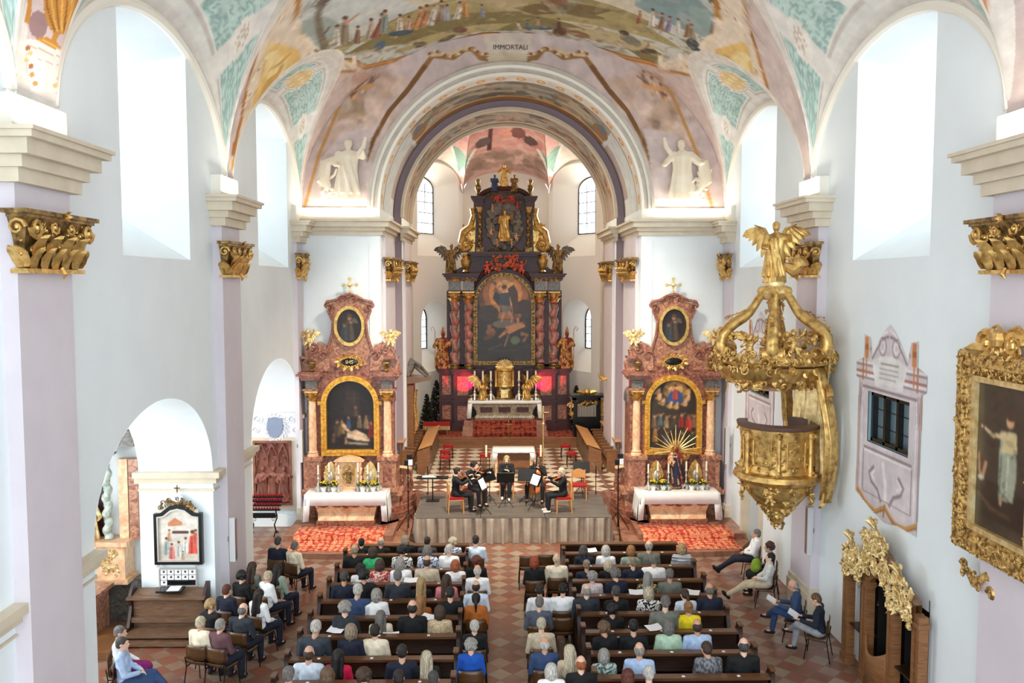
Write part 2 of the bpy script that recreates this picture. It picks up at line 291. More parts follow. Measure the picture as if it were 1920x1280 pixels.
# ---------------------------------------------------------------- painted surfaces: colours stored per vertex
def lin_arr(a): return np.where(a <= 0.04045, a/12.92, ((np.clip(a, 0, 9)+0.055)/1.055)**2.4)
rs = np.random.RandomState(5)
class Cv:
    def __init__(s, U, V, base, pmap=None):
        s.U, s.V = np.asarray(U, float), np.asarray(V, float); s.c = np.empty(s.U.shape+(3,)); s.c[:] = base; s.pmap = pmap; s.clip = None
    def setm(s, m, col, a=1.0):
        if s.clip is not None: m = m & s.clip
        s.c[m] = s.c[m]*(1-a)+np.array(col)*a
    def poly(s, pts, col, a=1.0, px=True):
        if px and s.pmap: pts = [s.pmap(*p) for p in pts]
        P = np.array(pts, float); m = (s.U >= P[:, 0].min()) & (s.U <= P[:, 0].max()) & (s.V >= P[:, 1].min()) & (s.V <= P[:, 1].max())
        if s.clip is not None: m &= s.clip
        if not m.any(): return
        x, y = s.U[m], s.V[m]; ins = np.zeros(x.shape, bool); n = len(P)
        for i in range(n):
            x1, y1 = P[i]; x2, y2 = P[(i+1) % n]
            if y1 == y2: continue
            c = ((y1 > y) != (y2 > y)) & (x < (x2-x1)*(y-y1)/(y2-y1)+x1); ins ^= c
        k = np.where(m); sel = tuple(q[ins] for q in k); s.c[sel] = s.c[sel]*(1-a)+np.array(col)*a
    def ell(s, x, y, rx, ry, col, a=1.0, rot=0, n=14):
        cs, sn = math.cos(R(rot)), math.sin(R(rot))
        s.poly([(x+rx*math.cos(t)*cs-ry*math.sin(t)*sn, y+rx*math.cos(t)*sn+ry*math.sin(t)*cs) for t in [2*math.pi*i/n for i in range(n)]], col, a)
    def line(s, pts, wd, col, a=1.0, w2=None):
        w2 = wd if w2 is None else w2; n = len(pts); L, Rr = [], []
        for i, p in enumerate(pts):
            q0, q1 = pts[max(i-1, 0)], pts[min(i+1, n-1)]; dx, dy = q1[0]-q0[0], q1[1]-q0[1]; l = math.hypot(dx, dy) or 1; ww = (wd+(w2-wd)*i/max(n-1, 1))/2
            L.append((p[0]-dy/l*ww, p[1]+dx/l*ww)); Rr.append((p[0]+dy/l*ww, p[1]-dx/l*ww))
        s.poly(L+Rr[::-1], col, a)
    def grain(s, amp, fx=7.0, fy=7.0, seed=1):
        r = np.random.RandomState(seed); n = np.zeros(s.U.shape)
        for k in range(6):
            a, b, p = r.uniform(-1, 1)*fx*(1+k*0.7), r.uniform(-1, 1)*fy*(1+k*0.7), r.uniform(0, 6.28); n += np.sin(a*s.U+b*s.V+p+1.5*np.sin(b*0.6*s.U-a*0.5*s.V))/(1+k*0.5)
        n = n/3
        s.c = np.clip(s.c*(1+amp*n[..., None]), 0, 1)
    def blur(s, k=1):
        for _ in range(k):
            c = s.c; n = c.copy(); n[1:-1, 1:-1] = (c[1:-1, 1:-1]*2+c[:-2, 1:-1]+c[2:, 1:-1]+c[1:-1, :-2]+c[1:-1, 2:])/6; s.c = n
    def clouds(s, x0, x1, y0, y1, n, cols, rx, ry, a=0.35, seed=1, fn=None):
        r = np.random.RandomState(seed)
        for k in range(n):
            x, y = r.uniform(x0, x1), r.uniform(y0, y1); c = np.array(cols[r.randint(len(cols))])*r.uniform(0.85, 1.12)
            if fn and not fn(x, y): continue
            s.ell(x, y, r.uniform(*rx), r.uniform(*ry), np.clip(c, 0, 1), a, r.uniform(-50, 50), 9)
    def fig(s, x, y, h, robe, skin=(0.8, 0.62, 0.5), lean=0, arm=None, hair=(0.35, 0.22, 0.15)):   # a small painted figure standing at x,y
        tx = x+lean
        s.poly([(x-h*0.2, y), (x+h*0.2, y), (tx+h*0.13, y-h*0.62), (tx+h*0.1, y-h*0.78), (tx-h*0.1, y-h*0.78), (tx-h*0.14, y-h*0.6)], robe)
        s.line([(x-h*0.06, y), (tx-h*0.03, y-h*0.7)], h*0.045, [q*0.65 for q in robe]); s.line([(x+h*0.09, y), (tx+h*0.06, y-h*0.6)], h*0.03, [min(1, q*1.3) for q in robe])
        s.ell(tx, y-h*0.88, h*0.085, h*0.11, skin); s.ell(tx, y-h*0.94, h*0.09, h*0.07, hair)
        if arm: s.line([(tx, y-h*0.7), (tx+arm[0]*h*0.6, y-h*0.7+arm[1]*h*0.6), (tx+arm[0]*h, y-h*0.7+arm[1]*h)], h*0.09, skin, w2=h*0.05)
def painted_grid(name, P, cv, mats, parent=None, extra=None, smooth=True):
    # P: (n,m,3) positions, cv.c: colours
    n, m = P.shape[:2]; me = bpy.data.meshes.new(name); idx = np.arange(n*m).reshape(n, m)
    f = np.stack([idx[:-1, :-1], idx[:-1, 1:], idx[1:, 1:], idx[1:, :-1]], -1).reshape(-1, 4)
    me.from_pydata(P.reshape(-1, 3).tolist(), [], f.tolist()); me.update()
    ca = me.attributes.new('paint', 'FLOAT_COLOR', 'POINT'); col = np.ones((n*m, 4)); col[:, :3] = lin_arr(cv.c.reshape(-1, 3)); ca.data.foreach_set('color', col.ravel())
    if smooth: me.polygons.foreach_set('use_smooth', [True]*len(me.polygons))
    return link_mesh(name, me, mats, parent)

# ---------------------------------------------------------------- sheets with openings
def sheet(mb, fn, s0, s1, ztop, zbot, openings, step=0.35, extra=()):
    cuts = sorted(set([s0, s1]+[q for o in openings for q in (o[0], o[1]) if s0 < q < s1]+[q for q in extra if s0 < q < s1]))
    for a, b in zip(cuts[:-1], cuts[1:]):
        mid = (a+b)/2; n = max(1, int(math.ceil((b-a)/step))); act = sorted([o for o in openings if o[0] <= mid <= o[1]], key=lambda o: o[2](mid))
        if act: n = max(n, 24)
        for i in range(n):
            p, q = a+(b-a)*i/n, a+(b-a)*(i+1)/n; pe, qe = p+1e-6*(i == 0), q-1e-6*(i == n-1)
            lo = (zbot(pe), zbot(qe))
            for o in act:
                hi = (o[2](pe), o[2](qe))
                if hi[0]-lo[0] > 1e-4 or hi[1]-lo[1] > 1e-4: mb.quad(fn(p, lo[0]), fn(q, lo[1]), fn(q, hi[1]), fn(p, hi[0]))
                lo = (o[3](pe), o[3](qe))
            hi = (ztop(pe), ztop(qe))
            if hi[0] > lo[0]+1e-4 or hi[1] > lo[1]+1e-4: mb.quad(fn(p, lo[0]), fn(q, lo[1]), fn(q, hi[1]), fn(p, hi[0]))
def arch(c, hw, z, h): return lambda s: z+h*math.sqrt(max(0, 1-((s-c)/hw)**2))
def const(z): return lambda s: z
def outline(o, n=24):       # points of an opening: bottom, then over the arch
    s0, s1, zb, zt = o; pts = [(s0, zb(s0)), (s1, zb(s1))]
    ss = [(s0+s1)/2+(s1-s0)/2*math.cos(math.pi*i/n) for i in range(n+1)]
    return pts+[(s, zt(min(max(s, s0+1e-6), s1-1e-6))) for s in ss]

# ================================================================ THE SETTING
WX, PX_, Z0, VA, VB = 6.5, 6.3, 9.6, 6.4, 5.2
TWY = 26.0                                        # wall of the triumphal arch
ACX = -0.09                                       # centre of the arch
BAYS = [(7.35, 3.35, 55, 0.5), (15.28, 3.6, 55, 0.5), (22.6, 3.3, 42, 0.7)]   # centre, half width, how far the groins climb, roundness
def wall_top(Y):
    for c, hw, *_ in BAYS:
        if abs(Y-c) < hw: return 9.6+2.38*math.sqrt(1-((Y-c)/hw)**2)
    return 9.6
def groin(Y):
    for c, hw, ph, pw in BAYS:
        if abs(Y-c) < hw: return ph*(1-((Y-c)/hw)**2)**pw
    return 0.0
bay_cuts = [q for c, hw, *_ in BAYS for q in (c-hw, c+hw)]
def window_open(c, a, b): return (a, b, const(7.8), lambda Y: wall_top(Y)-0.06)
for side, nm in ((-1, 'left'), (1, 'right')):
    mb = MB(); fn = lambda s, z, side=side: (side*WX, s, z)
    wins = [window_open(0, 5.8, 8.9), window_open(0, 13.8, 16.8), window_open(0, 21.6, 24.65)]
    low = []
    if side < 0: low = [(12.5, 17.8, const(0), arch(15.15, 2.65, 3.4, 1.88)), (20.64, 25.75, const(0), arch(23.2, 2.56, 3.4, 1.9))]
    else: low = [(13.45, 16.03, const(0), const(2.0)), (22.2, 23.75, const(0), const(2.15)), (14.3, 15.9, const(4.38), const(5.32)), (21.75, 23.35, const(4.38), const(5.32))]
    sheet(mb, fn, -2, TWY, wall_top, const(0), wins+low, extra=bay_cuts)
    for o in wins:                                 # deep splayed embrasures
        c = (o[0]+o[1])/2; inn = outline(o); out = []
        for s, z in inn:
            zz = 8.95 if z <= 7.81 else (min(z, 11.25) if abs(s-c) > 0.3 or z < 11 else 11.25); out.append((c+(s-c)*0.62, zz))
        mid = [((a[0]+b[0])/2, (a[1]+b[1])/2) for a, b in zip(inn, out)]
        mb.grid([[fn(*p) for p in inn], [(side*(WX+0.85), p[0], p[1]) for p in mid], [(side*(WX+1.7), p[0], p[1]) for p in out]], cu=True)
    if side < 0:
        for o in low:
            inn = outline(o); mb.grid([[(-WX, *p) for p in inn[1:]+inn[:1]], [(-8.05, *p) for p in inn[1:]+inn[:1]]])
    structure(mb.build('wall_'+nm, M['white']))
    for k, o in enumerate(wins):
        c = (o[0]+o[1])/2; f = MB(); X = side*(WX+1.68); y0, y1 = c-0.93, c+0.93
        for yy in (y0, y0+0.62, y0+1.24, y1): f.box((X, yy, 10.1), (0.05, 0.05, 2.5))
        for zz in (8.93, 9.5, 10.1, 10.7, 11.27): f.box((X, c, zz), (0.05, 1.86, 0.05))
        wo = structure(f.build('window_%d' % (k+1+(3 if side > 0 else 0)), M['steel'])); g = MB(); g.quad((X, y0, 8.9), (X, y1, 8.9), (X, y1, 11.3), (X, y0, 11.3)); g.build('pane', M['glass'], wo)
# ---- barrel vault of the nave
def nave_map(x, y): return on_cyl(x, y, 0, Z0, VA, VB)
def wall_map(Y): return lambda x, y: tuple((lambda p: (p[0], p[2]))(at(x, y, Y=Y)))
TEAL, IVORY, PINK, GOLDL, OCHRE = (0.74, 0.83, 0.79), (0.91, 0.89, 0.85), (0.84, 0.765, 0.74), (0.70, 0.46, 0.2), (0.92, 0.76, 0.46)
def bar_point(th, Y): return (-VA*math.cos(R(th)), Y, Z0+VB*math.sin(R(th)))
def fresco(cv, D):
    # D: angular distance in metres from the groin (big on the open vault)
    c = cv
    c.grain(0.03, 0.25, 2.0, 3)
    S = lambda pts, col, a=1.0: c.poly(pts, col, a)
    # the big scene of the vault
    frame = [(556, 0), (566, 58), (590, 92), (622, 108), (664, 110), (690, 122), (731, 112), (763, 104), (806, 88), (870, 69), (913, 60), (934, 60), (956, 67), (990, 60), (1024, 69), (1109, 85), (1173, 104), (1216, 113), (1245, 124), (1265, 113), (1302, 109), (1334, 103), (1362, 85), (1398, 30), (1406, 0), (1406, -150), (950, -150), (556, -150)]
    S([(x+(2 if x > 950 else -6), y+9) for x, y in frame], (0.72, 0.46, 0.2)); S([(x+(1 if x > 950 else -3), y+5) for x, y in frame], (0.86, 0.64, 0.33)); S([(x+(1 if x > 950 else -3), y+2) for x, y in frame], (0.5, 0.3, 0.12))
    S(frame, (0.82, 0.82, 0.78))
    m = np.zeros(c.U.shape, bool); tmp = c.c.copy(); mark = Cv(c.U, c.V, (0, 0, 0), c.pmap); mark.poly(frame, (1, 1, 1)); m = mark.c[..., 0] > 0.5; c.clip = m
    S([(560, -150), (960, -150), (960, 20), (700, 40), (560, 60)], (0.83, 0.84, 0.82)); S([(700, -20), (1200, -60), (1240, 30), (1100, 60), (850, 40)], (0.85, 0.80, 0.69))
    S([(620, 96), (700, 60), (760, 52), (830, 38), (905, 30), (980, 20), (1060, 18), (1180, 40), (1270, 70), (1350, 100), (1350, 140), (600, 140)], (0.62, 0.56, 0.37))
    S([(600, 110), (650, 86), (760, 70), (860, 52), (960, 40), (1050, 38), (1150, 56), (1250, 84), (1330, 112), (1330, 140), (600, 140)], (0.69, 0.63, 0.43))
    S([(610, 115), (700, 92), (780, 80), (870, 62), (960, 58), (1060, 56), (1160, 76), (1240, 100), (1240, 140), (600, 140)], (0.54, 0.49, 0.31))
    S([(760, 82), (830, 60), (900, 46), (960, 44), (930, 56), (850, 68), (800, 84)], (0.76, 0.69, 0.5)); S([(960, 14), (1060, 4), (1150, 20), (1110, 30), (1000, 28)], (0.5, 0.42, 0.27))
    S([(1060, 52), (1150, 60), (1240, 92), (1190, 96), (1110, 76)], (0.78, 0.72, 0.55)); S([(1190, -30), (1290, -20), (1340, 30), (1290, 60), (1230, 34), (1190, 10)], (0.53, 0.62, 0.62)); S([(1290, 10), (1330, 20), (1340, 80), (1300, 60)], (0.60, 0.68, 0.66))
    S([(560, 40), (610, 30), (650, 50), (610, 90), (575, 80)], (0.66, 0.70, 0.66)); S([(960, -60), (1000, -40), (990, 10), (940, 20), (880, 0)], (0.74, 0.66, 0.5))
    c.line([(600, -10), (596, 30), (600, 60), (612, 98)], 10, (0.48, 0.42, 0.35), w2=18); c.line([(572, 12), (600, 10), (612, -4)], 5, (0.42, 0.36, 0.3)); c.line([(604, 70), (618, 50)], 3, (0.45, 0.38, 0.3)); c.line([(600, 20), (625, -12)], 6, (0.42, 0.36, 0.3))
    c.line([(1342, -20), (1345, 30), (1338, 60), (1330, 98)], 9, (0.46, 0.4, 0.33), w2=17)
    for dx, dy in ((-24, 6), (-14, 14), (14, 14), (26, 4), (-30, -6), (30, -8)): c.line([(1342, -4), (1342+dx*0.6, -8+dy*0.3), (1342+dx, -2+dy)], 5, (0.34, 0.38, 0.27), w2=1.5)
    c.line([(1060, 18), (1058, -6), (1062, -40)], 7, (0.4, 0.33, 0.24)); c.ell(1040, 4, 26, 7, (0.55, 0.38, 0.26)); c.line([(1080, 6), (1092, 18)], 3, (0.5, 0.35, 0.24)); c.line([(1028, 8), (1022, 17)], 3, (0.5, 0.35, 0.24))
    br, gr, bl, wh, rd, pk, oc = (0.56, 0.42, 0.33), (0.6, 0.52, 0.44), (0.32, 0.44, 0.56), (0.88, 0.84, 0.78), (0.62, 0.36, 0.28), (0.82, 0.64, 0.58), (0.8, 0.58, 0.36)
    for x, y, h, col, ln, arm in ((643, 84, 54, gr, 4, (0.5, -0.4)), (632, 86, 40, wh, 0, None), (668, 82, 34, br, 3, None), (690, 74, 40, (0.72, 0.66, 0.6), 6, None), (702, 72, 48, rd, 14, None), (720, 62, 44, (0.55, 0.6, 0.56), 2, None), (738, 72, 30, oc, 8, None),
                                 (750, 64, 38, wh, 0, (0.3, 0.2)), (764, 60, 30, pk, 3, None), (776, 56, 44, oc, 12, None), (790, 52, 44, (0.74, 0.5, 0.34), 10, (0.4, -0.1)), (806, 48, 40, wh, 8, None), (824, 40, 40, br, 4, None), (838, 40, 32, (0.62, 0.66, 0.74), 0, None), (856, 36, 34, wh, 6, (0.4, -0.2)), (872, 32, 38, oc, 0, None), (905, 32, 24, (0.56, 0.6, 0.7), -2, None),
                                 (978, 58, 18, wh, -6, None), (992, 57, 20, bl, -3, None), (1006, 54, 22, pk, 3, None), (1050, 60, 26, (0.42, 0.26, 0.22), -2, None), (1196, 44, 24, rd, 4, None), (1222, 50, 34, wh, 2, (0.5, 0.1)), (1238, 54, 30, (0.58, 0.4, 0.36), 4, None), (1250, 60, 30, (0.56, 0.5, 0.6), 6, None), (1270, 62, 28, wh, 2, None), (1288, 70, 34, (0.6, 0.44, 0.3), 3, None), (1300, 80, 36, gr, -4, None), (1168, 90, 14, wh, -8, None), (1210, 92, 12, br, 6, None)):
        c.fig(x, y, h, col, lean=ln, arm=arm)
    for x, y, rx, ry, col, rot in ((712, 86, 12, 7, bl, -35), (752, 62, 24, 5, (0.26, 0.36, 0.42), -8), (786, 84, 14, 5, (0.4, 0.34, 0.28), -12), (862, 56, 14, 6, (0.5, 0.36, 0.28), 0), (838, 72, 18, 4, (0.45, 0.4, 0.3), -20), (1050, 60, 14, 8, (0.4, 0.26, 0.2), 5), (1085, 64, 22, 6, (0.58, 0.42, 0.3), 14), (1010, 52, 26, 4, (0.3, 0.37, 0.44), 4), (1170, 62, 10, 5, (0.3, 0.28, 0.22), 20),
                                   (1182, 76, 22, 7, (0.5, 0.48, 0.44), 20), (1300, 84, 16, 9, (0.26, 0.3, 0.32), 40), (1216, 96, 16, 5, (0.36, 0.3, 0.24), 5), (950, 26, 30, 5, (0.56, 0.48, 0.34), -3), (1100, 30, 34, 4, (0.52, 0.46, 0.32), 8), (760, 92, 22, 4, (0.74, 0.66, 0.48), -18), (1140, 74, 22, 3, (0.8, 0.74, 0.6), 18)): c.ell(x, y, rx, ry, col, rot=rot)
    r = np.random.RandomState(8)
    for k in range(150):
        x = r.uniform(600, 1350); yy = 78-abs(x-960)*0.0+r.uniform(-36, 30)+((x-960)/390)**2*26; q = r.uniform(0.45, 0.8); c.ell(x, yy, r.uniform(4, 16), r.uniform(1, 3.2), (q, q*0.9, q*0.68), 0.5, rot=r.uniform(-20, 20)+(x-960)*0.04)
    c.clouds(600, 1350, 20, 125, 420, ((0.72, 0.66, 0.46), (0.45, 0.38, 0.26), (0.84, 0.76, 0.58), (0.58, 0.5, 0.36), (0.66, 0.5, 0.38)), (2, 12), (0.8, 2.6), 0.4, 5, lambda x, y: y > 40+((x-960)/390)**2*30 or abs(x-960) < 200)
    c.clouds(560, 1400, -60, 60, 160, ((0.86, 0.85, 0.8), (0.7, 0.73, 0.72), (0.9, 0.86, 0.76), (0.78, 0.78, 0.74)), (8, 34), (3, 9), 0.22, 6, lambda x, y: y < 20+((x-960)/390)**2*30)
    c.clip = None
    # pendentives between the bays: white band, gold line, orange cartouche in ivory scrollwork
    def pend(mirror):
        f = (lambda x: 1902-x) if mirror else (lambda x: x)
        def Q(pts, col, a=1.0): c.poly([(f(x), y) for x, y in pts], col, a)
        def Lx(pts, wd, col, a=1.0, w2=None): c.line([(f(x), y) for x, y in pts], wd, col, a, w2)
        body = [(428, 318), (436, 290), (452, 226), (476, 120), (500, 40), (515, -30), (560, -30), (565, 60), (592, 98), (664, 118), (664, 132), (640, 136), (600, 146), (560, 168), (520, 200), (490, 236), (466, 272), (448, 318)]
        Q(body, (0.93, 0.86, 0.77)); Q([(498, 92), (508, 78), (560, 92), (566, 118), (548, 146), (520, 172), (500, 200), (478, 222), (470, 216), (474, 190), (486, 150), (492, 120)], OCHRE)
        Q([(500, 100), (520, 96), (540, 118), (528, 150), (508, 160), (496, 140)], (0.97, 0.87, 0.62)); Q([(480, 200), (500, 150), (520, 136), (500, 190), (484, 214)], (0.86, 0.66, 0.32))
        Lx([(496, 178), (516, 152), (530, 120)], 5, (0.84, 0.66, 0.36)); Lx([(488, 196), (506, 176), (520, 160)], 4, (0.98, 0.9, 0.7)); Lx([(505, 130), (522, 122), (545, 100)], 4, (0.84, 0.66, 0.36))
        Lx([(436, 292), (452, 228), (476, 122), (500, 42), (516, -30)], 5, GOLDL); Lx([(450, 296), (468, 270), (492, 234), (522, 198), (562, 166), (602, 143), (640, 134), (668, 134)], 5, GOLDL)
        r = np.random.RandomState(11)
        for k in range(90):
            t = r.uniform(0, 1); a = [(444, 280), (462, 222), (484, 130), (506, 60), (545, 20), (572, 88), (620, 122), (600, 138), (560, 158), (520, 190), (488, 226), (462, 262)]
            i = int(t*11); u = t*11-i; p = (a[i][0]*(1-u)+a[(i+1) % 12][0]*u, a[i][1]*(1-u)+a[(i+1) % 12][1]*u); dx, dy = r.uniform(-7, 7), r.uniform(-7, 7)
            col = [(0.99, 0.94, 0.86), (0.8, 0.68, 0.56), (0.95, 0.84, 0.66), (0.62, 0.48, 0.36)][r.randint(4)]
            Lx([(p[0]+dx, p[1]+dy), (p[0]+dx+r.uniform(-6, 6), p[1]+dy+r.uniform(-8, 4)), (p[0]+dx+r.uniform(-9, 9), p[1]+dy+r.uniform(-9, 9))], r.uniform(1.5, 3.5), col)
        Q([(438, 292), (452, 284), (466, 270), (458, 300), (450, 318), (432, 320)], (0.9, 0.66, 0.3)); Lx([(446, 268), (440, 290), (446, 312)], 6, (0.72, 0.45, 0.16)); Lx([(458, 276), (446, 300), (438, 318)], 4, (0.98, 0.84, 0.55))
        # rocaille and gold return of the frame beside the scene
        Lx([(590, 92), (578, 74), (562, 66)], 10, (0.97, 0.9, 0.8)); Lx([(574, 96), (566, 70), (556, 50)], 7, (0.95, 0.85, 0.72)); Lx([(556, 40), (560, 0), (556, -20)], 12, (0.74, 0.5, 0.22)); Lx([(560, 44), (553, 36)], 16, (0.97, 0.9, 0.8))
        for x, y in ((626, 114), (664, 118)): Lx([(x, y-14), (x+1, y+10)], 8, (0.97, 0.91, 0.82))
    pend(False); pend(True)
    # urn pendentives nearest the gallery
    for mir in (0, 1):
        f = (lambda x: 1902-x) if mir else (lambda x: x)
        def Q(pts, col, a=1.0): c.poly([(f(x), y) for x, y in pts], col, a)
        def Lx(pts, wd, col): c.line([(f(x), y) for x, y in pts], wd, col)
        G1, G2, G3 = (0.84, 0.58, 0.25), (0.95, 0.74, 0.38), (0.6, 0.38, 0.14)
        Q([(8, -60), (8, 186), (125, 225), (138, 120), (152, 90), (188, 50), (300, -60)], (0.93, 0.9, 0.87)); Q([(52, -60), (52, 60), (48, 130), (60, 170), (112, 175), (134, 118), (150, 88), (186, 46), (290, -60)], (0.88, 0.8, 0.79))
        c.ell(f(72), 46, 18, 27, (0.66, 0.53, 0.53)); c.ell(f(140), 74, 9, 14, (0.7, 0.56, 0.56)); Q([(80, -50), (152, -50), (150, 28), (142, 56), (122, 66), (100, 62), (88, 44), (82, 18)], G1)
        for k in range(7): Lx([(86+k*10, -40), (88+k*9.5, 10), (96+k*6.5, 40), (104+k*4, 58)], 3.2, G2 if k % 2 else G3)
        Lx([(106, 62), (101, 76)], 11, G1); Q([(66, 71), (84, 69), (106, 78), (120, 98), (94, 90), (76, 80)], G1); Lx([(74, 74), (96, 82), (114, 94)], 3, G2)
        Q([(50, 74), (66, 74), (120, 99), (136, 114), (128, 150), (112, 174), (58, 172), (52, 120)], (0.98, 0.95, 0.92)); Lx([(52, 84), (90, 98), (134, 118)], 3, (0.86, 0.76, 0.68)); Lx([(70, 110), (112, 124)], 2, (0.9, 0.8, 0.74))
        for x, y in ((52, 90), (56, 100), (50, 112), (58, 124), (60, 140), (66, 156), (122, 124), (116, 136), (112, 148), (104, 160)): c.ell(f(x), y, 5, 5, [(0.84, 0.6, 0.36), (0.7, 0.45, 0.3), (0.93, 0.78, 0.55)][x % 3])
        Lx([(142, 98), (154, 80), (176, 54), (210, 22), (290, -50)], 11, (0.74, 0.5, 0.26)); Lx([(146, 92), (178, 52), (212, 20)], 3, G3); Lx([(54, -40), (56, 10), (50, 44)], 9, G1); Lx([(156, 60), (168, 46), (160, 30)], 8, G2); Lx([(150, -30), (158, 10), (152, 40)], 8, G1)
for part, (ya, yb, nt_, ny) in enumerate(((-2, 10.2, 90, 50), (10.2, 12.9, 460, 130), (12.9, 19.3, 220, 80), (19.3, TWY, 420, 230))):
    Ys = np.linspace(ya, yb, ny); Pm = np.zeros((ny, nt_, 3)); U = np.zeros((ny, nt_)); V = np.zeros((ny, nt_)); D = np.zeros((ny, nt_))
    for i, Y in enumerate(Ys):
        g = groin(Y); th = g+(180-2*g)*(0.5-0.5*np.cos(np.linspace(0, math.pi, nt_)) if part == 1 else np.linspace(0, 1, nt_)); U[i] = th; V[i] = Y; D[i] = np.minimum(th-g, 180-g-th)/180*math.pi*5.8
        Pm[i, :, 0] = -VA*np.cos(np.radians(th)); Pm[i, :, 1] = Y; Pm[i, :, 2] = Z0+VB*np.sin(np.radians(th))
    cv = Cv(U, V, PINK, nave_map)
    fresco(cv, D)
    G = np.array([groin(Y) for Y in Ys])[:, None]*np.ones((1, nt_))
    near = (D < 0.33) & (G > 0.5); cv.c[near] = (0.93, 0.9, 0.86); ed = (D > 0.08) & (D < 0.24) & (G > 0.5) & ((np.floor(V*9+U*0.4) % 2) == 0); cv.c[ed] = (0.89, 0.85, 0.8)
    if part == 3:
        # pink clouds and winged figures either side of the arch
        for mir in (0, 1):
            f = (lambda x: 1902-x) if mir else (lambda x: x)
            for x, y, rx, ry, col in ((680, 150, 22, 16, (0.78, 0.64, 0.58)), (668, 190, 18, 24, (0.72, 0.62, 0.5)), (700, 170, 24, 20, (0.86, 0.75, 0.7)), (650, 240, 16, 18, (0.8, 0.66, 0.54))): cv.ell(f(x), y, rx, ry, col)
            cv.line([(f(664), 170), (f(690), 150), (f(712), 142)], 5, (0.5, 0.4, 0.33), w2=2); cv.line([(f(672), 176), (f(694), 168)], 9, (0.84, 0.62, 0.4)); xa, xb = sorted((f(640), f(760))); cv.clouds(xa, xb, 120, 240, 120, ((0.87, 0.78, 0.74), (0.78, 0.66, 0.56), (0.9, 0.82, 0.78), (0.7, 0.58, 0.5)), (4, 16), (3, 9), 0.3, 13+mir)
    cv.blur(1 if part == 3 else 0); cv.grain(0.04, 0.9, 6, 17); structure(painted_grid('ceiling', Pm, cv, M['paint']))
# ---- lunette vaults over the windows
def lunette(bay, side):
    c, hw, ph, pw = BAYS[bay]; n, k = 130, 60; Pm = np.zeros((k, n, 3)); U = np.zeros((k, n)); V = np.zeros((k, n))
    for j in range(n):
        a = math.pi*j/(n-1); Y = c-hw*math.cos(a)*0.9999; th = groin(Y); z = wall_top(Y); g = bar_point(th, Y)
        A = np.array([-WX, Y, z]); B = np.array(g)
        for i in range(k):
            t = i/(k-1); p = A*(1-t)+B*t; p[2] += 0.12*math.sin(math.pi*t)*math.sin(a); Pm[i, j] = (p[0]*(-side if side > 0 else 1), p[1], p[2]); U[i, j] = (Y-c)/hw; V[i, j] = t*math.sin(a)**0.8
    cv = Cv(U, V, (0.90, 0.89, 0.86)); aa = np.abs(U); T = V/np.maximum(1e-3, (1-U**2)**0.4); Lr = (1-U**2)**0.5
    # teal fields either side: framed, with a band in between and a rosette
    edge = np.minimum(T*Lr, (1-T)*Lr)
    fld = (aa > (0.2 if bay < 2 else 0.1)) & (T > 0.22) & (T < 0.8) & (edge > 0.07) & (aa < 0.985)
    cv.c[(aa > 0.06) & (T > 0.16) & (T < 0.86) & (edge > 0.05)] = (0.80, 0.77, 0.73); cv.c[(aa > 0.08) & (T > 0.19) & (T < 0.83) & (edge > 0.06)] = (0.92, 0.91, 0.88); cv.c[fld] = TEAL
    pt = np.sin(U*58+3*np.sin(V*26))*np.sin(V*60+3*np.sin(U*30)); m = fld & (pt > 0.25); cv.c[m] = (0.77, 0.86, 0.83); m = fld & (pt < -0.35); cv.c[m] = (0.62, 0.74, 0.71); m = fld & (np.abs(pt-0.05) < 0.06); cv.c[m] = (0.56, 0.68, 0.66)
    band = (np.abs(aa-0.66) < 0.075); cv.c[band] = (0.91, 0.89, 0.86); ros = ((aa-0.66)/0.1)**2+((T-0.5)/0.16)**2 < 1; cv.c[ros] = (0.94, 0.92, 0.88); ros = (((aa-0.66)/0.06)**2+((T-0.5)/0.09)**2 < 1) & (np.sin(U*140)*np.sin(V*90) > 0); cv.c[ros] = (0.82, 0.74, 0.66)
    q = (U/(0.3 if bay < 2 else 0.2))**2+((T-0.5)/(0.3 if bay < 2 else 0.24))**2; cv.c[q < 1.0] = (0.93, 0.92, 0.89); cv.c[(q < 0.86) & (q > 0.74)] = (0.8, 0.76, 0.7); cv.c[q < 0.6] = (0.9, 0.78, 0.55); cv.c[(q < 0.5) & (np.sin(U*70)+np.sin(T*40) > 0.4)] = (0.95, 0.86, 0.66)  # boards added behind the glass to give the panes a pale blue tone
    e2 = T < 0.09; cv.c[e2] = (0.87, 0.85, 0.82); e3 = T > 0.9; cv.c[e3] = (0.86, 0.83, 0.79)
    o = painted_grid('ceiling', Pm, cv, M['paint']); structure(o)
    mb = MB(); pts = []                       # moulded rib on the wall arch
    for j in range(41):
        a = math.pi*j/40; Y = c-hw*math.cos(a)*0.999; pts.append((side*(WX-0.02), Y, wall_top(Y)))
    mb.tube(pts, 0.1, 8); structure(mb.build('trim_%d' % (20+bay*2+(side > 0)), M['offwhite']))
for b_ in (0, 1, 2):
    for s in (-1, 1): lunette(b_, s)
